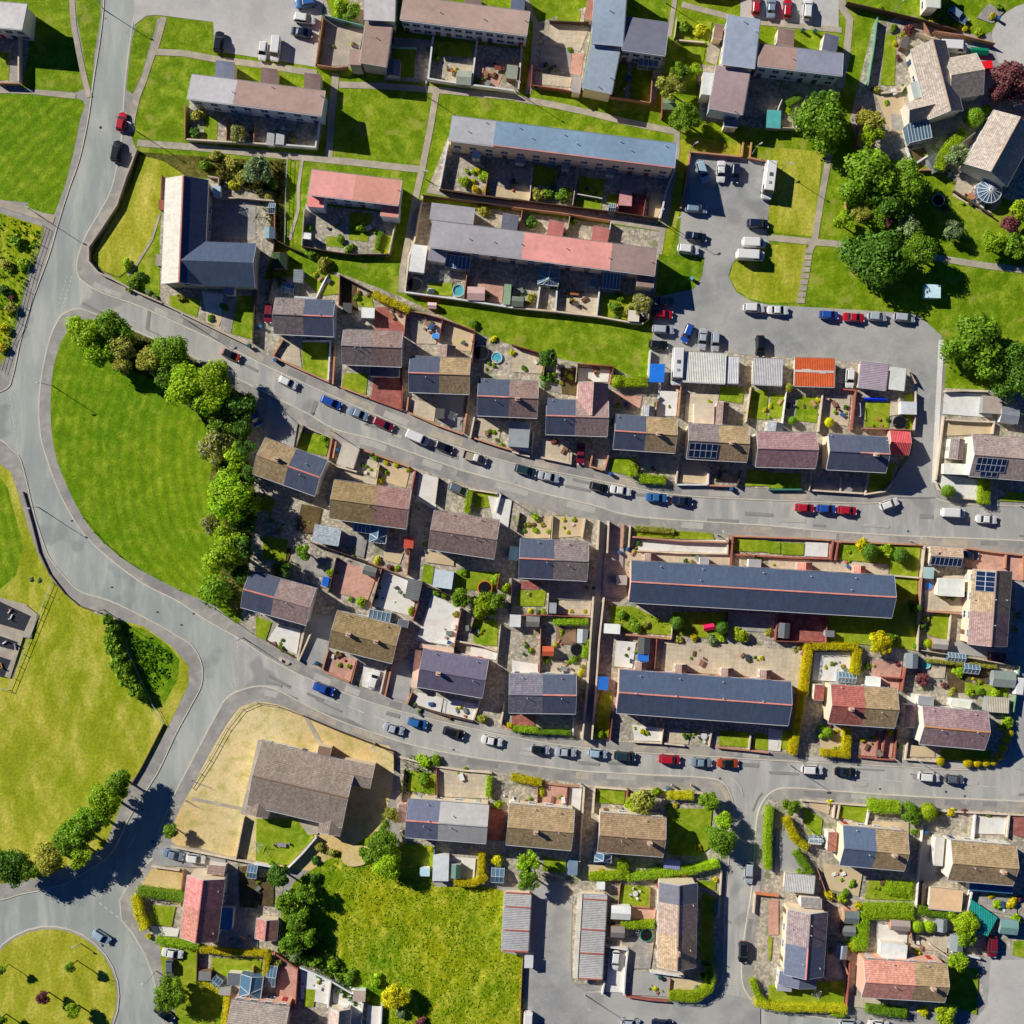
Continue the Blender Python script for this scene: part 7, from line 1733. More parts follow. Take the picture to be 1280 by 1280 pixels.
# ------------------------------------------------------------------ sheds and greenhouses
gry = w(150, 154, 152); tim = w(140, 104, 78); wht = w(232, 228, 218); drk = w(92, 92, 92)
for a in ((373, 345, 12, 16, 2, w(150, 160, 158), gry, 'grey-green corrugated shed', 'mono'), (350, 326, 18, 20, 2, w(56, 74, 52), tim, 'dark green felted shed', 'gable'), (460, 391, 16, 13, 2, wht, wht, 'white shed with dark rooflight', 'mono'), (434, 385, 11, 12, 2, drk, tim, 'dark grey shed', 'mono'), (595, 367, 22, 17, 2, w(206, 168, 164), tim, 'pinkish felted shed', 'gable'), (634, 368, 9, 25, 4, w(150, 176, 140), gry, 'narrow pale green shed', 'mono'),
    (550, 517, 11, 12, 3, drk, tim, 'dark square shed', 'mono'), (647, 377, 14, 13, 4, w(110, 118, 104), gry, 'grey-green pitched shed', 'gable'), (792, 395, 14, 14, 5, w(218, 208, 190), tim, 'pale beige shed', 'mono'), (1136, 510, 19, 16, 2, w(206, 208, 208), wht, 'pale grey flat shed', 'mono'), (1166, 364, 19, 17, 2, w(190, 220, 226), w(150, 190, 200), 'pale blue substation cabin', 'mono'), (1262, 519, 22, 20, 8, w(132, 134, 142), wht, 'grey pitched outbuilding', 'gable'), (1240, 506, 24, 22, 4, w(176, 160, 148), gry, 'brown-grey lattice-roofed pergola shed', 'mono'),
    (462, 714, 16, 11, 15, w(112, 116, 114), gry, 'grey pitched shed', 'gable'), (517, 737, 18, 25, 12, w(130, 132, 130), gry, 'grey corrugated shed', 'mono'), (554, 724, 24, 22, 8, w(196, 208, 212), gry, 'pale blue-grey square shed', 'mono'), (511, 678, 12, 14, 5, w(200, 84, 66), tim, 'red-roofed shed', 'mono'), (691, 760, 9, 13, 3, w(176, 180, 180), gry, 'small grey shed', 'mono'), (666, 777, 16, 13, 3, w(126, 124, 118), gry, 'grey-brown shed', 'gable'), (644, 776, 14, 15, 3, wht, wht, 'white shed', 'mono'), (728, 795, 13, 17, 3, w(176, 182, 178), gry, 'light grey shed', 'gable'), (685, 814, 14, 12, 2, w(206, 96, 62), tim, 'orange-red shed', 'gable'),
    (765, 786, 20, 12, 4, wht, wht, 'white box-shaped shed', 'mono'), (805, 807, 15, 20, 3, w(88, 90, 90), tim, 'dark grey pitched shed', 'gable'), (754, 854, 13, 16, 4, w(40, 110, 200), w(60, 110, 170), 'bright blue shed', 'mono'), (804, 822, 13, 9, 3, w(40, 110, 200), w(60, 110, 170), 'blue tarpaulin-covered store', 'mono'), (777, 725, 13, 12, 2, w(150, 148, 142), gry, 'grey flat shed', 'mono'), (980, 788, 14, 18, 4, w(112, 114, 116), gry, 'grey barrel shed', 'gable'), (1037, 792, 11, 8, 3, w(116, 118, 122), gry, 'small dark-grey shed', 'mono'), (1092, 852, 17, 12, 4, wht, wht, 'white flat shed', 'mono'), (1140, 826, 15, 18, 3, w(132, 140, 146), gry, 'blue-grey shed', 'gable'),
    (1175, 805, 19, 13, 5, w(170, 162, 152), w(190, 140, 110), 'beige pitched shed', 'gable'), (1255, 849, 28, 20, 4, w(136, 146, 140), gry, 'grey-green pitched shed', 'gable'), (1247, 881, 28, 19, 4, w(206, 196, 172), gry, 'beige corrugated store', 'mono'), (1203, 880, 24, 12, 5, wht, wht, 'white long shed', 'mono'), (1161, 716, 13, 14, 3, w(176, 206, 200), gry, 'pale teal shed', 'mono'),
    (1064, 1147, 18, 16, 3, w(110, 120, 120), w(200, 150, 110), 'dark grey pitched shed', 'gable'), (1061, 1164, 16, 13, 3, w(124, 130, 128), tim, 'mid-grey pitched shed', 'gable'), (1052, 1190, 14, 16, 8, w(170, 178, 184), gry, 'pale pointed shed', 'gable'), (1125, 1157, 24, 13, 4, w(160, 144, 136), w(190, 150, 120), 'grey-brown long shed', 'gable'), (1178, 1157, 12, 15, 3, w(140, 150, 152), gry, 'grey-blue small shed', 'gable'), (1196, 1179, 16, 20, 4, w(140, 148, 148), gry, 'grey-blue larger shed', 'gable'), (1261, 1159, 22, 18, 6, w(116, 156, 150), gry, 'teal-grey shed', 'gable'),
    (776, 1141, 24, 17, 3, wht, wht, 'white cream shed', 'gable'), (772, 1165, 17, 14, 2, w(140, 130, 124), tim, 'brown-grey shed', 'gable'), (716, 1085, 12, 17, 3, w(130, 150, 172), w(100, 140, 170), 'blue-grey shed', 'mono'), (751, 1107, 10, 9, 2, wht, wht, 'small white hut', 'mono'), (661, 1202, 11, 15, 2, w(226, 226, 222), wht, 'white square container', 'mono'), (551, 1085, 20, 32, 2, w(222, 224, 222), wht, 'white rectangular shed', 'mono'), (570, 1089, 12, 17, 3, w(110, 136, 120), gry, 'green-grey shed', 'gable'), (531, 1090, 12, 10, 2, w(180, 210, 224), wht, 'pale blue garden store', 'mono'), (429, 1268, 12, 18, 3, w(190, 170, 154), wht, 'beige shed', 'gable'), (449, 1245, 15, 13, 3, w(180, 160, 144), wht, 'beige flat shed in corner', 'mono'),
    (256, 1220, 15, 11, 2, w(120, 122, 120), tim, 'grey shed', 'mono'), (281, 1239, 14, 9, 5, w(156, 152, 146), gry, 'light grey flat shed', 'mono'), (337, 291, 13, 14, 1, w(126, 150, 156), gry, 'grey-blue shed', 'gable'), (271, 239, 9, 13, 2, w(180, 206, 220), wht, 'white-blue shed', 'mono'), (202, 256, 7, 12, 2, w(170, 104, 84), tim, 'small brown lean-to', 'mono'), (199, 325, 8, 14, 2, w(170, 156, 146), gry, 'pinkish-grey lean-to', 'mono'), (580, 97, 18, 18, 4, w(156, 160, 144), gry, 'grey-green pointed shed', 'gable'), (640, 90, 14, 17, 5, w(150, 156, 140), tim, 'green-grey timber shed', 'mono'), (492, 85, 16, 20, 4, w(120, 124, 134), gry, 'grey shed in deep shade', 'gable'), (836, 130, 15, 14, 3, w(120, 144, 108), tim, 'pale green shed', 'gable'), (782, 247, 16, 20, 3, w(206, 150, 146), tim, 'pinkish shed', 'mono'), (967, 149, 18, 22, 3, w(90, 180, 176), gry, 'teal-roofed shed', 'mono'), (1171, 203, 17, 20, -28, w(110, 112, 114), gry, 'dark grey ribbed shed', 'mono'), (1131, 53, 9, 14, 14, w(110, 110, 108), tim, 'narrow grey shed', 'mono'), (350, 174, 10, 13, 4, w(200, 200, 196), wht, 'pale flat-topped cabinet', 'mono'), (338, 174, 9, 15, 4, w(190, 190, 188), wht, 'white lattice-topped cabinet', 'mono'), (404, 259, 6, 10, 0, w(220, 220, 220), wht, 'small white shed', 'mono'), (384, 295, 9, 8, 5, wht, wht, 'white triangular store', 'mono')):
    shed(a[0], a[1], a[2], a[3], a[4], a[5], a[6], a[7], a[8], mat='roof_corrugated' if 'corrug' in a[7] or 'ribbed' in a[7] else 'roof_flat')
for a in ((1196, 822, 22, 11, 6, 'white-framed greenhouse'), (1215, 836, 19, 12, 6, 'low grey greenhouse'), (1020, 1051, 17, 10, 4, 'small greenhouse'), (622, 1095, 16, 18, 3, 'white square greenhouse'), (315, 1090, 12, 17, 8, 'white greenhouse'), (340, 260, 8, 13, 2, 'small white cold frame'), (270, 1228, 12, 12, 40, 'diamond-set greenhouse'), (765, 260, 8, 12, 8, 'white cold frame'), (339, 1221, 12, 26, 8, 'white lattice-glazed frame'), (1059, 847, 22, 13, 4, 'pale green-grey greenhouse'), (360, 360, 15, 13, 12, 'white lattice-topped frame')):
    greenhouse(*a)
# teal shelter roof
def poly_roof(pts, h, col, text, cat, name, mat='roof_corrugated'):
    P = [G(x, y, h) for x, y in pts]; cx0 = sum(a for a, b in P) / len(P); cy0 = sum(b for a, b in P) / len(P)
    mx = sum(x for x, y in pts) / len(pts); my = sum(y for x, y in pts) / len(pts)
    root = empty(name, (cx0, cy0, 0)); auto(root, text, cat, mx, my)
    m = MB(); m.extrude([(a - cx0, b - cy0) for a, b in P], h - .08, h); m.build('roof', mat, root, col)
    for a, b in P:
        m = MB(); x, y = (a - cx0) * .93, (b - cy0) * .93; m.box(x - .06, x + .06, y - .06, y + .06, 0, h - .085); m.build('post', 'timber', root, tim)
poly_roof(p(3, 3, '1015,655 1148,748 1098,842 1005,800'), 2.4, w(40, 160, 150), 'teal sheet-roofed shelter', 'shelter', 'garden_shelter')
poly_roof(p(2, 1, '692,538 765,540 760,632 685,630'), 2.0, w(40, 120, 220), 'bright blue tarpaulin shelter', 'shelter', 'tarpaulin_shelter', 'cloth')
poly_roof(p(2, 3, '762,455 842,460 840,510 758,500'), 2.1, w(130, 140, 190), 'violet-blue slatted arbour', 'arbour', 'garden_arbour')
poly_roof(p(3, 3, '205,348 272,352 268,385 200,380'), 1.9, w(206, 210, 206), 'white slatted pergola', 'pergola', 'pergola')
# white motorhome between garages, covered caravan, red store
car(846, 459, 93, 'camper', 'white', 'white motorhome parked between blue tarpaulin and white garage', CP, None, .2)
car(1190, 60, 3, 'bigvan', 'white', 'white caravan-sized van beside the large tan detached house', DR, None, .2)
shed(1233, 81, 15, 10, -6, w(236, 24, 36), w(220, 30, 40), 'bright red store box', 'mono', 1.5, cat='box', name='storage_box', door=False)
shed(1224, 64, 22, 9, 5, w(20, 120, 90), w(20, 110, 84), 'green tarpaulin-covered heap', 'gable', 1.0, .5, cat='covered heap', name='covered_heap', mat='cloth', door=False)
shed(407, 727, 8, 11, 10, w(30, 110, 220), w(30, 100, 200), 'blue covered garden box', 'mono', 1.0, cat='box', name='storage_box', door=False)
shed(1094, 499, 28, 4, 2, w(20, 60, 220), w(20, 60, 200), 'long blue covered boat', 'gable', .7, .3, cat='boat', name='covered_boat', mat='cloth', door=False)
shed(886, 784, 13, 8, -10, w(220, 40, 90), w(220, 40, 90), 'crimson inflatable play slide', 'gable', .9, .4, cat='toy', name='play_slide', mat='cloth', door=False)
shed(540, 382, 11, 8, 4, w(226, 196, 190), w(220, 50, 60), 'red and white playhouse', 'gable', 1.2, .4, cat='playhouse', name='playhouse')
shed(545, 420, 9, 7, 4, w(60, 140, 210), w(60, 120, 180), 'blue play table', 'mono', .7, cat='toy', name='play_table', door=False)

# ------------------------------------------------------------------ fences, walls, railings
br = w(176, 128, 100); stn = w(170, 156, 138); wh = w(226, 216, 202); rf = w(150, 88, 74); dk = w(84, 66, 54); grn = (.06, .2, .14, 1); tl = w(110, 150, 146); cb = w(196, 180, 158)
FEN = [
 ('173,188 167,205 160,222 148,258 125,293 113,310 113,328 125,342 145,351 175,367 205,380', 'wall', 1.1, stn, 'long stone boundary wall'), ('205,380 250,402 287,420 318,435', 'wall', .9, stn, 'low stone front wall'),
 ('56,283 42,326 32,362 22,402 11,426 0,462', 'mesh', 1.3, grn, 'green mesh fence'), ('66,728 12,862', 'rail', 1.0, (.6, .6, .56, 1), 'pale long railing'), ('12,862 0,859', 'rail', 1.0, (.5, .5, .5, 1), 'grey railing stub'),
 ('127,766 100,757 82,742 62,716 50,690 40,650 30,615', 'fence', .5, w(120, 104, 84), 'low dark fence'), ('205,905 195,925 177,960 165,980', 'fence', .6, w(120, 104, 84), 'dark roadside fence'), ('160,812 178,850 195,886 205,905', 'rail', 1.0, (.62, .62, .6, 1), 'white pole railing'),
 ('105,648 118,665 130,678 150,695 175,711 200,725 225,738 250,750 272,763 295,777 318,793', 'rail', .9, (.45, .44, .4, 1), 'long green-edge railing'),
 ('407,24 455,37', 'fence', 1.9, tl, 'teal fence'), ('406,25 397,85', 'fence', 1.9, br, 'brown fence'), ('397,85 422,89 436,87', 'fence', 1.8, br, 'brown fence'), ('542,49 536,102', 'wall', 1.6, wh, 'white garden wall'), ('536,102 560,106 589,110 615,113 642,117', 'wall', 1.7, wh, 'white rear wall'), ('597,50 590,108', 'wall', 1.5, wh, 'white dividing wall'), ('652,60 648,115', 'wall', 1.6, cb, 'pale end wall'), ('486,60 500,62 521,62', 'fence', 1.4, tl, 'teal low fence'),
 ('234,134 234,176', 'fence', 1.6, br, 'brown fence'), ('236,177 286,180 320,182 355,184', 'wall', 1.5, cb, 'pale rear wall'), ('355,184 396,187 401,150', 'wall', 1.6, wh, 'white corner wall'), ('286,150 285,178', 'fence', 1.5, br, 'brown dividing fence'), ('320,155 319,181', 'fence', 1.5, br, 'brown dividing fence'), ('360,197 358,250 357,306', 'rail', 1.2, (.6, .6, .58, 1), 'thin white railing'), ('205,222 203,262', 'fence', 1.6, br, 'brown fence'), ('262,223 276,225 275,243', 'fence', 1.7, cb, 'pale fence'), ('0,107 28,108', 'fence', 1.5, br, 'brown fence'), ('28,42 28,106', 'wall', 1.8, cb, 'pale side wall'),
 ('382,262 379,310', 'fence', 1.6, cb, 'pale fence'), ('379,310 410,316 441,320 487,320', 'fence', 1.6, dk, 'dark rear fence'), ('494,285 487,319', 'fence', 1.6, wh, 'white fence'), ('345,300 342,345 336,378', 'fence', 1.6, dk, 'dark side fence'), ('322,345 318,430', 'fence', 1.5, dk, 'dark side fence'), ('345,262 345,300', 'fence', 1.6, br, 'brown fence'), ('342,300 365,312 380,318', 'fence', 1.6, dk, 'dark fence'), ('277,250 300,249 344,253', 'wall', 1.2, stn, 'stone wall'),
 ('561,180 550,239', 'wall', 1.7, wh, 'white side wall'), ('550,239 595,246 640,252', 'wall', 1.6, dk, 'dark rear wall'), ('640,252 705,260 770,268 822,276', 'fence', 1.8, dk, 'dark brown rear fence'), ('842,214 832,240 824,275', 'wall', 1.7, wh, 'white side wall'), ('665,213 662,251', 'fence', 1.6, wh, 'white dividing fence'), ('722,213 715,259', 'fence', 1.6, cb, 'pale dividing fence'), ('775,236 771,268', 'fence', 1.6, rf, 'red-brown dividing fence'), ('808,238 803,272', 'fence', 1.6, rf, 'red dividing fence'), ('612,205 606,247', 'fence', 1.5, br, 'brown dividing fence'), ('697,210 693,232', 'fence', 1.4, br, 'brown dividing fence'), ('719,244 752,250', 'fence', 1.2, wh, 'white cross fence'),
 ('529,247 585,254 640,262', 'fence', 2.0, dk, 'tall dark fence'), ('640,262 700,269 763,279', 'fence', 1.9, br, 'brown path-side fence'), ('529,247 519,302 512,322 507,366', 'wall', 1.5, cb, 'pale side wall'), ('507,367 575,376 640,386', 'wall', 1.6, wh, 'pale rear wall'), ('640,386 694,391 745,397 790,405 803,406', 'wall', 1.6, cb, 'pale rear wall'), ('803,406 811,400 814,372', 'fence', 1.5, dk, 'dark corner fence'), ('675,357 671,387', 'wall', 1.3, wh, 'white dividing wall'), ('696,362 694,390', 'wall', 1.5, wh, 'white dividing wall'), ('749,360 745,396', 'wall', 1.6, wh, 'white dividing wall'), ('585,336 580,375', 'fence', 1.6, br, 'brown dividing fence'), ('641,358 637,382', 'fence', 1.5, dk, 'dark dividing fence'), ('653,264 649,289', 'fence', 1.6, br, 'brown dividing fence'), ('712,271 708,298', 'fence', 1.6, cb, 'pale dividing fence'), ('763,279 758,306', 'fence', 1.8, wh, 'white dividing fence'),
 ('426,346 446,356 467,367', 'fence', 1.8, dk, 'dark fence'), ('426,346 425,382', 'fence', 1.8, br, 'brown fence'), ('509,390 506,420', 'fence', 1.8, rf, 'red fence'), ('512,390 533,394 554,400', 'fence', 1.7, br, 'brown rear fence'), ('554,400 574,407 594,415', 'fence', 1.7, br, 'brown rear fence'), ('594,415 590,455', 'fence', 1.7, rf, 'red-brown fence'), ('554,400 549,428', 'fence', 1.7, rf, 'red-brown dividing fence'), ('640,432 660,438 681,444', 'fence', 1.7, rf, 'red-brown rear fence'), ('681,444 679,470', 'fence', 1.7, br, 'brown fence'), ('721,456 766,459', 'fence', 1.8, rf, 'red-brown rear fence'), ('766,459 762,480', 'fence', 1.8, rf, 'red-brown side fence'), ('721,456 719,478', 'fence', 1.8, cb, 'pale fence'), ('812,439 809,478', 'wall', 1.5, wh, 'white side wall'), ('850,484 847,521', 'fence', 1.6, br, 'brown dividing fence'), ('820,500 819,521', 'fence', 1.5, br, 'brown inner fence'), ('937,485 931,528', 'fence', 1.6, cb, 'pale dividing fence'), ('981,490 976,530', 'fence', 1.6, wh, 'white dividing fence'), ('1026,495 1021,540', 'fence', 1.6, cb, 'pale dividing fence'), ('1067,490 1062,538', 'fence', 1.8, rf, 'red-brown dividing fence'), ('1142,490 1142,512 1140,538', 'fence', 1.5, cb, 'pale side fence'), ('1075,536 1138,538', 'fence', 1.6, br, 'brown cross fence'), ('1132,462 1142,480', 'fence', 1.5, cb, 'pale curved fence'), ('1051,487 1070,489', 'wall', 1.0, rf, 'red low wall'),
 ('343,445 355,425', 'wall', .9, br, 'brick drive wall'), ('344,447 378,463 412,478', 'wall', .8, br, 'brick front wall'), ('379,427 414,427 411,476', 'wall', .9, wh, 'white lawn wall'), ('420,430 417,481', 'wall', 1.0, br, 'brick side wall'), ('426,484 460,497', 'wall', .8, br, 'brick front wall'), ('505,460 503,511', 'fence', 1.3, rf, 'red side fence'), ('462,498 503,513', 'wall', .7, rf, 'red front wall'), ('511,497 509,514', 'wall', .9, br, 'brick side wall'), ('511,516 545,531 578,543', 'wall', .8, br, 'brick front wall'), ('587,492 580,541', 'wall', 1.0, br, 'brick side wall'), ('593,522 588,548', 'wall', 1.0, cb, 'pale side wall'), ('593,548 620,557 640,563', 'wall', .8, br, 'brick front wall'), ('640,565 662,571', 'wall', .8, cb, 'pale front wall'), ('667,540 664,568', 'wall', 1.0, cb, 'pale side wall'), ('676,572 714,580', 'wall', .8, cb, 'pale front wall'), ('714,566 713,579', 'wall', .8, cb, 'pale side wall'), ('740,570 737,583 753,588', 'wall', .9, br, 'brick corner wall'), ('761,566 755,588', 'wall', 1.0, br, 'brick side wall'), ('795,570 790,595', 'fence', 1.0, br, 'brown side fence'), ('847,580 844,605', 'wall', 1.0, cb, 'pale side wall'), ('845,606 884,606', 'wall', .9, wh, 'white front wall'), ('884,606 885,585', 'wall', .9, wh, 'white side wall'), ('886,607 915,608', 'wall', .9, br, 'brick front wall'), ('925,588 920,608', 'fence', 1.2, dk, 'dark side fence'), ('960,612 1001,612', 'wall', .8, grn, 'green-painted front wall'), ('1013,588 1010,613', 'fence', 1.2, cb, 'pale side fence'), ('1014,613 1078,617', 'wall', .8, cb, 'pale front wall'), ('1085,590 1080,618 1105,614 1117,600', 'wall', .8, cb, 'pale curved corner wall'), ('1050,596 1049,615', 'wall', .7, cb, 'pale divider wall'),
 ('381,533 372,560', 'fence', 1.4, dk, 'dark fence'), ('381,533 416,548', 'wall', .8, stn, 'stone front wall'), ('416,548 411,575', 'wall', 1.0, br, 'brick side wall'), ('421,552 417,573', 'wall', 1.0, br, 'brick side wall'), ('450,561 477,571 512,584', 'wall', .9, br, 'brick front wall'), ('475,581 471,606', 'fence', 1.3, cb, 'pale fence'), ('520,588 514,617', 'wall', 1.1, rf, 'red-brown side wall'), ('549,598 545,630', 'fence', 1.3, dk, 'dark drive fence'), ('563,604 590,612 622,617', 'wall', .8, cb, 'pale front wall'), ('626,617 620,640', 'wall', 1.0, wh, 'white side wall'), ('422,583 447,590', 'wall', 1.2, cb, 'pale retaining wall'),
 ('390,678 424,689 460,702', 'fence', 1.6, dk, 'dark rear fence'), ('460,702 480,710 515,724 528,729', 'fence', 1.6, br, 'brown rear fence'), ('422,697 412,740', 'fence', 1.6, dk, 'dark dividing fence'), ('478,711 465,757', 'fence', 1.7, br, 'brown dividing fence'), ('527,729 524,752 517,775', 'fence', 1.6, rf, 'red-brown dividing fence'), ('513,688 510,718', 'fence', 1.6, rf, 'red-brown fence'), ('577,760 567,812', 'fence', 1.6, br, 'brown dividing fence'), ('527,730 548,737 577,750', 'fence', 1.4, dk, 'dark rear fence'), ('626,780 621,828', 'fence', 1.5, cb, 'pale dividing fence'), ('625,715 621,735', 'fence', 1.4, rf, 'red fence'), ('595,765 588,790', 'fence', 1.4, dk, 'dark inner fence'), ('568,800 600,806 621,813', 'wall', 1.0, cb, 'pale cross wall'),
 ('383,780 373,824', 'wall', 1.0, cb, 'pale side wall'), ('334,800 370,822', 'wall', .8, dk, 'dark front fence wall'), ('390,790 374,826', 'wall', 1.0, cb, 'pale side wall'), ('405,838 437,852', 'wall', .8, br, 'brick front wall'), ('411,812 404,836', 'wall', .9, br, 'brick side wall'), ('447,825 440,853', 'fence', 1.0, br, 'brown side fence'), ('490,832 482,869', 'wall', 1.0, br, 'brick side wall'), ('484,832 476,866', 'wall', 1.0, cb, 'pale side wall'), ('515,865 509,880', 'wall', 1.0, br, 'brick side wall'), ('517,880 552,892 592,901', 'wall', .8, dk, 'dark front wall'), ('554,873 551,891', 'rail', .9, (.2, .2, .22, 1), 'dark divider railing'), ('600,875 592,899', 'wall', .8, cb, 'pale side wall'), ('630,880 626,905', 'wall', 1.0, cb, 'pale side wall'), ('627,905 640,912', 'wall', .8, br, 'brick front wall'),
 ('650,641 646,664', 'fence', 1.2, dk, 'dark side fence'), ('691,645 689,674', 'fence', 1.2, cb, 'pale fence'), ('731,648 727,672', 'wall', 1.2, cb, 'pale side wall'), ('686,727 684,767', 'fence', 1.6, cb, 'pale dividing fence'), ('640,769 684,768 736,771', 'fence', 1.6, rf, 'red-brown rear fence'), ('676,773 674,840', 'fence', 1.6, br, 'brown dividing fence'), ('640,723 638,768', 'fence', 1.5, dk, 'dark fence'), ('716,893 716,918', 'wall', 1.0, wh, 'white side wall'),
 ('748,650 746,688', 'wall', 2.3, cb, 'left alley wall, upper length'), ('741,745 737,800 734,850 727,922', 'wall', 2.3, cb, 'left alley wall, lower length'), ('760,651 758,692', 'wall', 2.0, cb, 'right alley wall, upper length'), ('754,746 748,800 744,860 739,922', 'wall', 2.0, cb, 'right alley wall, lower length'), ('779,655 777,684', 'wall', 1.2, br, 'brick path wall'), ('787,657 785,684', 'wall', 1.2, cb, 'pale path wall'), ('790,671 850,676 908,678', 'wall', 1.2, br, 'long brick terrace wall'), ('797,688 850,691 908,692 909,672', 'wall', .9, cb, 'pale ramp wall'), ('915,670 912,706', 'wall', 1.2, rf, 'red path wall'), ('918,693 990,697 1034,698', 'wall', 1.0, rf, 'red terrace wall'), ('1040,675 1036,700', 'wall', 1.1, rf, 'red path wall'), ('1046,677 1042,700', 'wall', 1.1, rf, 'red path wall, right'), ('1090,717 1147,722', 'wall', .9, cb, 'pale cross wall'), ('1153,682 1149,720 1146,760 1144,812', 'fence', 1.6, cb, 'pale boundary fence'), ('915,670 1000,673 1036,675', 'wall', .8, br, 'brick front wall'), ('1048,677 1152,681', 'wall', .8, br, 'brick front wall'),
 ('757,791 790,793 838,798', 'wall', 1.2, br, 'brick rear wall'), ('820,797 817,835', 'fence', 1.7, rf, 'red-brown dividing fence'), ('840,775 838,797', 'fence', 1.4, cb, 'pale dividing fence'), ('970,770 967,800', 'fence', 1.7, rf, 'red side fence'), ('967,800 998,801 1030,803', 'fence', 1.7, rf, 'red bottom fence'), ('1031,770 1030,803', 'fence', 1.7, rf, 'red right fence'), ('908,764 907,798', 'fence', 1.4, dk, 'dark dividing fence'), ('765,891 762,924', 'fence', 1.3, rf, 'red-brown side fence'), ('790,926 826,928 855,931', 'wall', .8, cb, 'pale front wall'), ('829,903 826,928', 'fence', 1.2, cb, 'pale dividing fence'), ('937,916 935,936', 'wall', 1.0, cb, 'pale dividing wall'), ('895,933 935,937 960,940', 'wall', .8, br, 'brick front wall'), ('976,908 971,935', 'rail', .9, (.55, .55, .55, 1), 'pale dividing railing'), ('890,905 885,932', 'wall', .9, cb, 'pale dividing wall'),
 ('1130,825 1124,862', 'fence', 1.8, rf, 'red fence'), ('1100,845 1126,847', 'fence', 1.4, rf, 'red cross fence'), ('1119,911 1116,946', 'fence', 1.3, rf, 'red side fence'), ('1105,912 1101,943', 'fence', 1.2, rf, 'red path fence'), ('1072,945 1100,948 1116,949', 'wall', .7, rf, 'red front wall'), ('1096,915 1094,945', 'wall', .8, rf, 'red divider wall'), ('1133,925 1130,948 1170,951', 'wall', .8, cb, 'pale corner wall'), ('1270,833 1267,858 1263,888', 'fence', 1.6, w(120, 150, 116), 'green fence'), ('1150,812 1215,822 1270,832', 'fence', 1.5, cb, 'pale rear fence'), ('1148,722 1146,757', 'fence', 1.5, br, 'brown fence'), ('1152,763 1196,766', 'wall', 1.3, br, 'brick cross wall'), ('1186,768 1183,800', 'fence', 1.3, cb, 'pale inner fence'), ('1205,685 1240,690 1278,694', 'wall', 1.0, br, 'brick front wall'), ('1255,693 1254,710', 'wall', 1.0, br, 'brick drive wall'), ('1277,695 1276,725', 'wall', 1.0, br, 'brick end wall'),
 ('1179,490 1200,489 1232,490', 'wall', 1.2, cb, 'pale top wall'), ('1180,525 1210,527 1240,528 1238,543', 'wall', 1.1, cb, 'pale garden wall'), ('1178,520 1173,560 1168,600', 'wall', .9, cb, 'pale lane wall'), ('1168,603 1172,612 1190,622 1215,624', 'wall', .8, cb, 'pale corner wall'),
 ('546,960 547,997', 'fence', 1.3, rf, 'red-brown side fence'), ('506,962 503,1000', 'fence', 1.3, dk, 'dark side fence'), ('500,945 540,956 580,962 615,965', 'wall', .8, cb, 'pale front wall'), ('730,982 726,1040 724,1075', 'wall', 1.2, cb, 'pale dividing wall'), ('743,984 741,1014', 'wall', 1.0, cb, 'pale path wall'), ('784,985 782,1004', 'wall', .9, rf, 'red side wall'), ('744,983 783,986', 'wall', .7, cb, 'pale front wall'), ('680,978 706,981 724,982', 'wall', .7, br, 'brick front wall'), ('709,982 707,1010', 'fence', 1.0, rf, 'red-brown side fence'), ('672,985 671,1006', 'fence', 1.0, br, 'brown side fence'), ('800,985 850,988 885,992 903,1002', 'wall', .6, cb, 'pale corner wall'), ('901,1087 899,1120 897,1145', 'wall', .8, cb, 'pale roadside wall'), ('562,1048 548,1048', 'fence', 1.4, wh, 'white short fence'), ('545,1042 543,1070', 'fence', 1.4, w(90, 130, 170), 'blue side fence'), ('680,1090 706,1096', 'fence', 1.2, cb, 'pale fence'), ('775,1102 772,1130 812,1133', 'fence', .9, br, 'brown lawn edging'), ('812,1108 811,1133', 'fence', .9, br, 'brown side fence'),
 ('757,1180 784,1184', 'wall', 1.4, wh, 'white drive wall'), ('784,1184 781,1210 779,1240', 'wall', 1.4, wh, 'white drive side wall'), ('755,1225 752,1240', 'wall', 1.2, wh, 'white kerb wall'), ('782,1243 810,1247 834,1249', 'wall', 1.0, rf, 'red planter wall'), ('812,1212 855,1218', 'wall', 1.2, wh, 'white cross wall'), ('837,1222 835,1246', 'fence', .9, br, 'brown divider fence'), ('653,1196 651,1240 649,1300', 'fence', 1.1, br, 'brown meadow fence'),
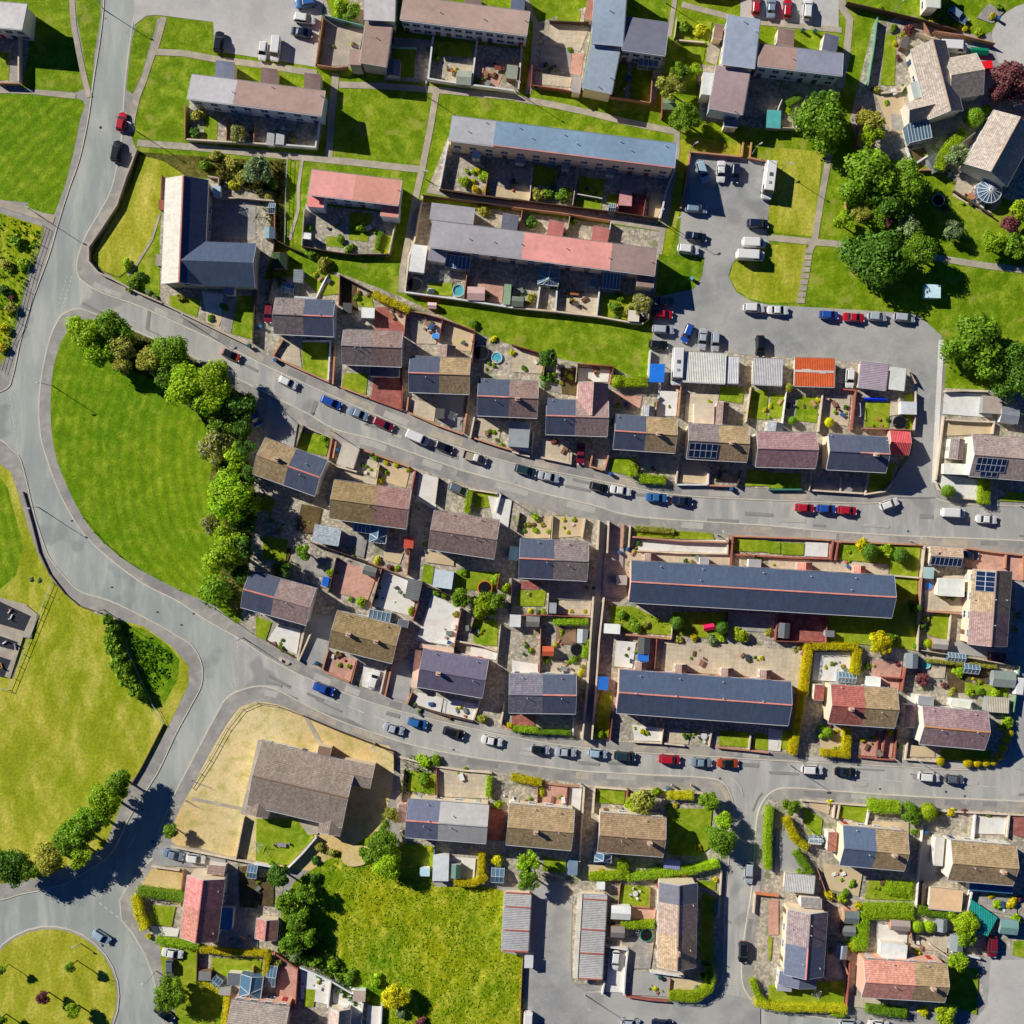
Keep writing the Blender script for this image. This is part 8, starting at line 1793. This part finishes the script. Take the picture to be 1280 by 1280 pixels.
 ('1042,1005 1040,1021', 'wall', .9, cb, 'pale path wall'), ('1048,1005 1045,1022', 'wall', .9, cb, 'pale path wall, right'), ('1085,1008 1081,1030', 'wall', 1.0, wh, 'white side wall'), ('1151,1030 1147,1075 1143,1132', 'fence', 1.3, wh, 'white dividing fence'), ('1217,1017 1214,1049', 'wall', 1.0, wh, 'white path wall'), ('1259,1018 1256,1045', 'wall', 1.0, cb, 'pale path wall'), ('1000,999 1040,1003 1082,1006', 'wall', .7, cb, 'pale front wall'), ('1128,1010 1200,1014 1280,1018', 'wall', .7, cb, 'pale front wall'), ('1212,1108 1204,1142', 'wall', 1.6, wh, 'white tall wall'), ('1152,1100 1150,1134', 'fence', 1.4, dk, 'dark drive fence'), ('1020,1085 1030,1112 1060,1135', 'fence', 1.3, br, 'brown garden fence'), ('1056,1255 1060,1200', 'fence', 1.5, rf, 'red side fence'), ('943,1115 972,1118', 'wall', 1.0, w(206, 120, 80), 'orange-brown cross wall'), ('943,1115 941,1140', 'wall', .9, cb, 'pale lane wall'), ('1160,1178 1184,1195', 'wall', 1.3, cb, 'pale angled wall'), ('1187,1187 1222,1195', 'wall', 1.3, wh, 'white rear wall'), ('1052,1200 1058,1215', 'wall', 1.2, br, 'brick end wall'), ('1135,1152 1137,1172', 'fence', 1.4, br, 'brown fence'),
 ('320,1077 342,1081 359,1085', 'wall', 1.4, wh, 'white rear wall'), ('359,1085 380,1064 397,1044', 'wall', 1.4, wh, 'white angled wall'), ('216,1056 260,1065 320,1077', 'wall', 1.2, cb, 'long pale boundary wall'), ('307,1020 302,1045 297,1071', 'fence', 1.3, cb, 'pale side fence'), ('191,1081 226,1086', 'wall', 1.0, cb, 'pale drive wall'), ('231,1086 228,1112', 'fence', 1.2, br, 'brown side fence'), ('240,984 262,950 284,910 303,886 322,878 345,881 380,894', 'rail', .8, (.3, .28, .22, 1), 'thin dark field railing'), ('380,894 420,911 470,930 493,938 493,962', 'fence', .9, dk, 'low dark roadside fence'), ('233,1000 247,1008', 'rail', 1.0, (.3, .3, .3, 1), 'short dark gate railing'), ('241,975 262,983', 'rail', 1.0, (.3, .3, .3, 1), 'short dark upper gate railing'), ('319,1206 318,1252', 'fence', 1.4, rf, 'red-brown dividing fence'), ('347,1190 373,1208', 'wall', 1.3, rf, 'red-brown rear wall'), ('374,1206 371,1250 368,1262', 'fence', 1.5, rf, 'red dividing fence'), ('376,1206 415,1223 440,1238 457,1240', 'wall', 1.3, wh, 'white stepped rear wall'), ('415,1223 411,1256', 'wall', 1.4, wh, 'white dividing wall'), ('456,1240 450,1290', 'wall', 1.4, wh, 'white end wall'), ('285,1189 320,1190 345,1190', 'wall', 1.1, br, 'brick rear wall'), ('249,1185 248,1225', 'fence', 1.4, dk, 'dark side fence'), ('478,1252 476,1290', 'wall', 1.0, wh, 'white drive wall'),
 ('1094,26 1090,60 1082,110', 'fence', 1.6, w(110, 150, 126), 'green panel fence'), ('1075,136 1070,170 1064,200', 'fence', 1.7, rf, 'red-brown fence'), ('1057,245 1054,268', 'fence', 1.5, br, 'brown fence'), ('1056,8 1100,18 1150,30 1190,42', 'fence', 2.0, dk, 'tall dark fence'), ('1150,30 1160,48', 'fence', 1.5, br, 'brown garden fence'), ('1165,43 1200,48 1240,58', 'fence', 1.6, br, 'brown panel fence'), ('1216,168 1190,188 1162,205', 'wall', 1.2, wh, 'white raised-bed wall'), ('1131,185 1140,208 1158,196', 'wall', .8, wh, 'white bed wall'), ('1190,240 1240,272', 'wall', 1.0, dk, 'dark terrace wall'), ('1100,118 1125,116 1130,108', 'wall', .8, cb, 'pale curved wall'), ('1148,214 1176,214', 'wall', 1.0, br, 'brick wall'), ('1143,45 1165,52', 'fence', 1.6, cb, 'pale garden fence'),
 ('862,192 855,240 850,262', 'wall', 1.0, br, 'brick retaining wall'), ('862,192 925,198', 'wall', 1.2, br, 'brick car park wall'), ('934,199 960,204', 'wall', 1.1, br, 'brick car park wall, right'), ('928,180 926,198', 'wall', 1.0, br, 'brick step wall'), ('938,180 936,199', 'wall', 1.0, br, 'brick step wall, right'), ('665,82 664,110', 'fence', 1.6, rf, 'red-brown fence'), ('665,110 700,115 728,120', 'fence', 1.6, rf, 'red-brown rear fence'), ('760,124 785,127 812,132', 'fence', 1.6, br, 'brown rear fence'), ('815,88 812,132', 'fence', 1.6, br, 'brown side fence'), ('845,26 842,50', 'fence', 1.5, cb, 'pale fence'), ('845,52 880,55', 'wall', .8, cb, 'pale low wall'), ('975,128 962,162', 'fence', 1.6, wh, 'white side fence'), ('1005,122 993,164', 'fence', 1.6, wh, 'white side fence, right'), ('962,162 1000,164', 'fence', 1.6, cb, 'pale rear fence'), ('827,122 826,150', 'fence', 1.6, rf, 'red-brown fence'), ('687,30 735,32', 'fence', 1.5, dk, 'dark fence'), ('925,-10 900,0 860,-5', 'fence', 1.6, br, 'brown fence'),
]
for s, k_, h, col, text in FEN: boundary(f(s), text, k_, h, col)

# ------------------------------------------------------------------ lamps, bins, garden things, people
for a in ((67, 483, 180), (130, 12, 20), (172, 165, 30), (535, 122, -80), (532, 224, 20), (832, 4, 25), (645, 115, 30), (820, 275, -35), (840, 284, -30), (861, 193, -30), (939, 194, -30), (976, 214, 30), (1113, 20, -35), (896, 668, -80), (1137, 676, -80), (469, 928, 20), (419, 541, -80), (236, 402, -40), (101, 1179, 200, 'short post', 2.4), (195, 1213, 170), (726, 979, -120), (731, 1243, 30), (130, 762, 0), (304, 797, -40), (48, 634, 20), (1010, 1035, 215), (1143, 948, 20), (625, 616, -90), (47, 268, 20), (985, 955, 180), (1275, 632, 180)):
    lamp(*a)
bl = (.03, .14, .36, 1); gn = (.02, .12, .08, 1)
for x, y, cc, t_ in ((344, 450, bl, 'blue wheelie bin'), (326, 408, bl, 'blue wheelie bin'), (311, 432, gn, 'green wheelie bin'), (422, 562, bl, 'blue wheelie bin'), (763, 592, bl, 'blue wheelie bin'), (914, 611, bl, 'blue wheelie bin'), (395, 829, bl, 'blue wheelie bin'), (784, 686, bl, 'blue wheelie bin'), (774, 690, bl, 'blue wheelie bin'), (1060, 708, bl, 'blue wheelie bin'), (865, 348, w(120, 180, 200), 'pale blue litter bin'), (396, 829, gn, 'green wheelie bin'), (1004, 38, gn, 'dark wheelie bin'), (1019, 39, gn, 'dark wheelie bin'), (670, 110, gn, 'dark wheelie bin'), (825, 1222, gn, 'green wheelie bin'), (1158, 1040, bl, 'blue wheelie bin'), (742, 735, gn, 'green wheelie bin'), (561, 803, bl, 'blue wheelie bin'), (570, 811, gn, 'green wheelie bin'), (1248, 23, bl, 'bright blue bin')):
    bin_(x, y, cc, t_, R.uniform(0, 360))
trampoline(519, 356, 9.5, 'black netted trampoline'); trampoline(602, 441, 9.5, 'large black trampoline'); trampoline(1125, 528, 9, 'dark round trampoline'); trampoline(721, 812, 8, 'dark trampoline with pale cover'); trampoline(606, 735, 9.5, 'orange-rimmed black trampoline', (.75, .22, .05, 1), False); trampoline(808, 1169, 8.5, 'green-rimmed trampoline', (.05, .3, .2, 1), False); trampoline(1173, 250, 8, 'pale netted trampoline', (.5, .6, .6, 1)); trampoline(1004, 158, 5, 'small round trampoline')
pool(742, 353, 6, 'round grey-rimmed pool', (.16, .32, .42, 1)); pool(621, 447, 7, 'blue paddling pool', (.1, .5, .65, 1), (.6, .75, .8, 1)); pool(1161, 732, 6, 'blue and red paddling pool', (.04, .3, .75, 1), (.55, .1, .12, 1)); pool(573, 363, 8, 'teal above-ground pool', (.1, .45, .5, 1), (.4, .6, .6, 1), .9); pool(1158, 830, 6, 'turquoise paddling pool', (.1, .55, .55, 1), (.5, .7, .68, 1)); pool(660, 742, 4, 'round stone flower bed', (.6, .4, .05, 1), (.5, .48, .44, 1), .4)
pool(450, 725, 4.5, 'sunken square-edged garden pond', (.05, .12, .11, 1), (.45, .42, .4, 1), .25); pool(383, 702, 4, 'round planted bed', (.06, .07, .05, 1), (.42, .4, .36, 1), .3)
table_set(717, 366, 5, 'orange-brown timber table', (.42, .15, .05, 1), 4, False, 2.2); table_set(720, 380, 30, 'small dark patio table', (.1, .09, .08, 1), 2); table_set(352, 1056, 8, 'grey picnic table', (.3, .29, .28, 1), 2, False, 1.9); table_set(794, 1117, -10, 'white garden table', (.75, .74, .72, 1), 4, True, 1.1); table_set(985, 507, 10, 'dark round table', (.06, .07, .09, 1), 3, True); table_set(1146, 1172, 20, 'black garden table', (.05, .055, .06, 1), 4, True, 1.3); table_set(1215, 245, 30, 'terracotta-coloured patio table', (.5, .22, .12, 1), 4, True, 1.6); table_set(1043, 505, 60, 'brown timber table', (.3, .15, .08, 1), 2); table_set(622, 85, 10, 'dark red patio table', (.25, .06, .04, 1), 3); table_set(705, 836, 10, 'grey patio table', (.3, .29, .28, 1), 4); table_set(860, 575, 10, 'beige patio table', (.55, .45, .35, 1), 2); table_set(880, 920, 5, 'white patio table', (.7, .69, .67, 1), 4, True); table_set(535, 405, 20, 'brown garden table', (.35, .2, .12, 1), 3); table_set(1022, 1100, 10, 'white bench table', (.7, .68, .65, 1), 1) if False else None
airer(308, 263, 'white rotary clothes line', r=1.6); airer(321, 1058, 'white rotary clothes line with green base', r=1.3); airer(556, 345, 'grey rotary clothes line', r=1.4, ang=45); airer(566, 520, 'white rotary clothes line', r=1.1); airer(1020, 1241, 'white rotary clothes line', r=1.2); airer(735, 822, 'grey rotary clothes line', r=1.1) if False else None
# goal frame on the small lawn
gx, gy = G(1073, 513); rt = empty('football_goal', (gx, gy, .1), rad(92)); auto(rt, 'white football goal frame', 'goal', 1073, 513)
m = MB()
for sx in (-1.3, 1.3): m.bar((sx, 0, 0), (sx, 0, 1.3), .09); m.bar((sx, 0, 1.3), (sx, 1, 0), .06); m.bar((sx, 0, .04), (sx, 1, .04), .07)
m.bar((-1.3, 0, 1.3), (1.3, 0, 1.3), .09); m.bar((-1.3, 1, .04), (1.3, 1, .04), .07); m.build('frame', 'metal', rt, (.75, .76, .76, 1))
# slim white boat hull lying upturned
bx0, by0 = G(403, 358, .5); rt = empty('rowing_boat', (bx0, by0, .15), rad(64)); auto(rt, 'slim white upturned boat', 'boat', 403, 358)
m = MB(); prev = None
for i in range(9):
    t = -1 + i / 4; x = t * 2.9; w_ = .42 * math.sqrt(max(1 - t * t, .004)); zt = .5 * (1 - .2 * t * t)
    s = [(x, -w_, .02), (x, -w_ * .7, zt * .75), (x, 0, zt), (x, w_ * .7, zt * .75), (x, w_, .02)]
    if prev:
        for j in range(4): m.face([prev[j], prev[j + 1], s[j + 1], s[j]])
    prev = s
m.build('hull', 'plastic', rt, (.72, .7, .66, 1)); m = MB(); m.box(-2.7, 2.7, -.03, .03, .46, .56); m.build('keel', 'plastic', rt, (.5, .48, .45, 1))
# play equipment on the rubber surfaces
def spring_toy(px, py, col, text):
    x, y = G(px, py, .6); rt = empty('spring_rocker', (x, y, .1), R.uniform(0, 6)); auto(rt, text, 'play equipment', px, py)
    m = MB(); m.cyl(0, 0, 0, .45, .12, .1, 10); m.build('spring', 'metal', rt, (.05, .05, .06, 1))
    m = MB(); m.box(-.6, .6, -.16, .16, .45, .65, .05); m.box(.35, .6, -.14, .14, .651, 1.15, .04); m.build('body', 'plastic', rt, col)
    m = MB(); m.bar((.42, -.4, 1.0), (.42, .4, 1.0), .05); m.build('handle', 'metal', rt, (.5, .1, .08, 1))
spring_toy(12, 764, w(230, 190, 180), 'pale pink spring rocker'); spring_toy(14, 771, w(230, 226, 220), 'white spring rocker'); spring_toy(6, 803, w(220, 222, 224), 'pale grey spring rocker'); spring_toy(19, 808, w(150, 160, 170), 'blue-grey spring rocker'); spring_toy(2, 832, w(190, 130, 60), 'brown spring rocker')
for x, y in ((38, 724), (49, 725)): bush(x, y, 3.2, GREYG, .5, text='low grey weed clump')
# gate posts of the hall field, statue-like bollards
# people on the corner pavement
person(835, 984, rad(-20), (.08, .2, .45, 1), (.03, .03, .05, 1), 'person in blue top walking beside a pushchair on corner pavement')
person(839, 981, rad(-10), (.6, .55, .5, 1), (.12, .1, .1, 1), 'person in pale top walking right of the pushchair')
person(863, 981, rad(150), (.62, .4, .32, 1), (.1, .1, .12, 1), 'person in peach top walking alone near the corner')
x, y = G(832, 986); rt = empty('pushchair', (x, y, .1), rad(200)); tag(rt, 'small dark pushchair beside the person in blue top', 'pushchair')
m = MB(); m.hexa([(-.3, -.25, .35), (.35, -.25, .3), (.35, .25, .3), (-.3, .25, .35)], [(-.4, -.27, .75), (.3, -.27, .5), (.3, .27, .5), (-.4, .27, .75)]); m.build('seat', 'cloth', rt, (.1, .25, .4, 1))
m = MB(); m.hexa([(-.45, -.27, .76), (.0, -.27, .8), (.0, .27, .8), (-.45, .27, .76)], [(-.4, -.22, 1.0), (-.1, -.22, 1.02), (-.1, .22, 1.02), (-.4, .22, 1.0)]); m.build('hood', 'cloth', rt, (.06, .18, .32, 1))
m = MB(); m.bar((-.4, -.25, .7), (-.75, -.25, 1.0), .03); m.bar((-.4, .25, .7), (-.75, .25, 1.0), .03); m.bar((-.75, -.27, 1.0), (-.75, .27, 1.0), .03); m.build('handle', 'metal', rt, (.1, .1, .1, 1))
for sx, sy in ((-.3, -.27), (-.3, .27), (.35, -.22), (.35, .22)):
    m = MB(); A_ = [(sx + .12 * math.cos(k * .7854), sy - .02, .12 + .12 * math.sin(k * .7854)) for k in range(8)]; m.hexa(A_, [(a, b + .04, cc) for a, b, cc in A_]); m.build('wheel', 'tyre', rt, (.02, .02, .02, 1))

# ------------------------------------------------------------------ small garden clutter
def clutter_proto():
    d = {}
    m = MB(); m.cyl(0, 0, 0, .4, .2, .27, 10); d['pot'] = m.mesh('plant_pot', 'masonry')
    m = MB(); m.box(-.6, .6, -.3, .3, 0, .45); m.box(-.55, .55, -.25, .25, .451, .5); d['planter'] = m.mesh('planter_box', 'timber')
    m = MB(); m.box(-.55, .55, -.35, .35, 0, .55); m.box(-.58, .58, -.38, .38, .552, .62); d['box'] = m.mesh('storage_box', 'plastic')
    return d
CL = clutter_proto()
GARD = [(460, 585), (540, 680), (480, 735), (500, 740), (415, 715), (560, 790), (600, 790), (470, 810), (660, 655), (710, 655), (700, 800), (660, 810), (720, 830), (800, 690), (860, 695), (950, 700), (1060, 700), (790, 815), (870, 820), (940, 820), (1000, 810), (1050, 835), (1090, 835), (1180, 745), (1220, 850), (1160, 850), (1050, 930), (1090, 930), (860, 915), (800, 915), (640, 850), (532, 887), (575, 887), (420, 820), (350, 810), (390, 660), (350, 660), (440, 690),
        (450, 370), (490, 385), (540, 410), (580, 430), (620, 455), (660, 455), (700, 475), (740, 470), (780, 505), (830, 505), (890, 510), (960, 510), (1010, 510), (1050, 515), (1100, 525), (360, 350), (400, 350), (540, 360), (600, 370), (650, 370), (720, 375), (780, 390), (590, 220), (640, 225), (690, 235), (740, 245), (800, 250), (560, 85), (610, 95), (440, 60), (690, 85), (790, 105), (420, 285), (470, 290), (300, 160), (360, 170),
        (1130, 110), (1150, 130), (1180, 215), (1215, 255), (1230, 260), (1200, 580), (1250, 500), (580, 965), (650, 1000), (700, 1000), (840, 1090), (760, 1150), (800, 1160), (820, 1235), (1050, 1090), (1100, 1110), (1150, 1180), (1250, 1130), (1040, 1190), (340, 1230), (400, 1230), (430, 1240), (320, 1100), (300, 1170), (880, 575), (700, 560), (550, 520), (620, 545), (810, 585), (900, 590)]
for gx_, gy_ in GARD:
    for k in range(R.choice((4, 5, 6, 7))):
        px, py = gx_ + R.gauss(0, 7), gy_ + R.gauss(0, 5); x, y = G(px, py)
        kind = R.choices(('pot', 'planter', 'box', 'shrub'), (3, 2, 2, 6))[0]
        if kind == 'shrub':
            o = obj('low_shrub', R.choice(BUSHES), None, jit(R.choice((GREEN, BRIGHT, LIME, OLIVE, DARK, YG))), (x, y, .3), R.uniform(0, 6)); s = R.uniform(.35, .8); o.scale = (s, s, s)
            tag(o, 'low leafy shrub in a garden bed between houses', 'shrub', 'low shrubs in the garden beds')
        else:
            cc = {'pot': R.choice((w(200, 110, 80), w(180, 160, 140), w(90, 90, 100), w(210, 200, 190))), 'planter': R.choice((tim, w(190, 150, 110), w(110, 80, 60))), 'box': R.choice((wht, w(60, 90, 140), w(120, 130, 120), w(150, 110, 90), w(60, 70, 80)))}[kind]
            o = obj(CL[kind].name.split('.')[0], CL[kind], None, cc, (x, y, .15), R.uniform(0, 3.14)); s = R.uniform(.6, 1.2); o.scale = (s, s, s)
            tag(o, {'pot': 'round plant pot standing in a paved garden', 'planter': 'rectangular timber planter on a garden patio', 'box': 'lidded plastic storage box on a garden patio'}[kind], {'pot': 'plant pot', 'planter': 'planter', 'box': 'box'}[kind], {'pot': 'plant pots scattered through the gardens', 'planter': 'timber planters on the patios', 'box': 'storage boxes on the patios'}[kind])

resolve_labels()

# ------------------------------------------------------------------ light, sky, camera
AZ, EL = 33.0, 30.0
to_sun = Vector((-math.cos(rad(AZ)) * math.cos(rad(EL)), math.sin(rad(AZ)) * math.cos(rad(EL)), math.sin(rad(EL))))
sun = bpy.data.lights.new('sun', 'SUN'); sun.energy = 5.0; sun.angle = rad(.5); sun.color = (1.0, .965, .88)
so = bpy.data.objects.new('sun', sun); COL.objects.link(so); so.rotation_euler = to_sun.to_track_quat('Z', 'Y').to_euler()
wd_ = bpy.data.worlds.new('World'); sc.world = wd_; wd_.use_nodes = True; nt = wd_.node_tree; nt.nodes.clear()
sky = nt.nodes.new('ShaderNodeTexSky'); sky.sky_type = 'NISHITA'; sky.sun_disc = False; sky.sun_elevation = rad(EL); sky.sun_rotation = math.atan2(to_sun.x, to_sun.y)
bg = nt.nodes.new('ShaderNodeBackground'); bg.inputs['Strength'].default_value = .05
out = nt.nodes.new('ShaderNodeOutputWorld'); tint = nt.nodes.new('ShaderNodeMix'); tint.data_type = 'RGBA'; tint.blend_type = 'MULTIPLY'; tint.inputs[0].default_value = 1; tint.inputs[7].default_value = (.035, .25, .74, 1); nt.links.new(sky.outputs[0], tint.inputs[6]); nt.links.new(tint.outputs[2], bg.inputs['Color']); nt.links.new(bg.outputs[0], out.inputs[0])
cam = bpy.data.cameras.new('camera'); co = bpy.data.objects.new('camera', cam); COL.objects.link(co)
co.location = (0, 0, H); cam.sensor_fit = 'HORIZONTAL'; cam.angle = 2 * math.atan(640 * S / H); cam.clip_start = 1; cam.clip_end = 5000
sc.camera = co
sc.cycles.diffuse_bounces = 2
sc.view_settings.view_transform = 'Standard'; sc.view_settings.look = 'None'; sc.view_settings.exposure = 0
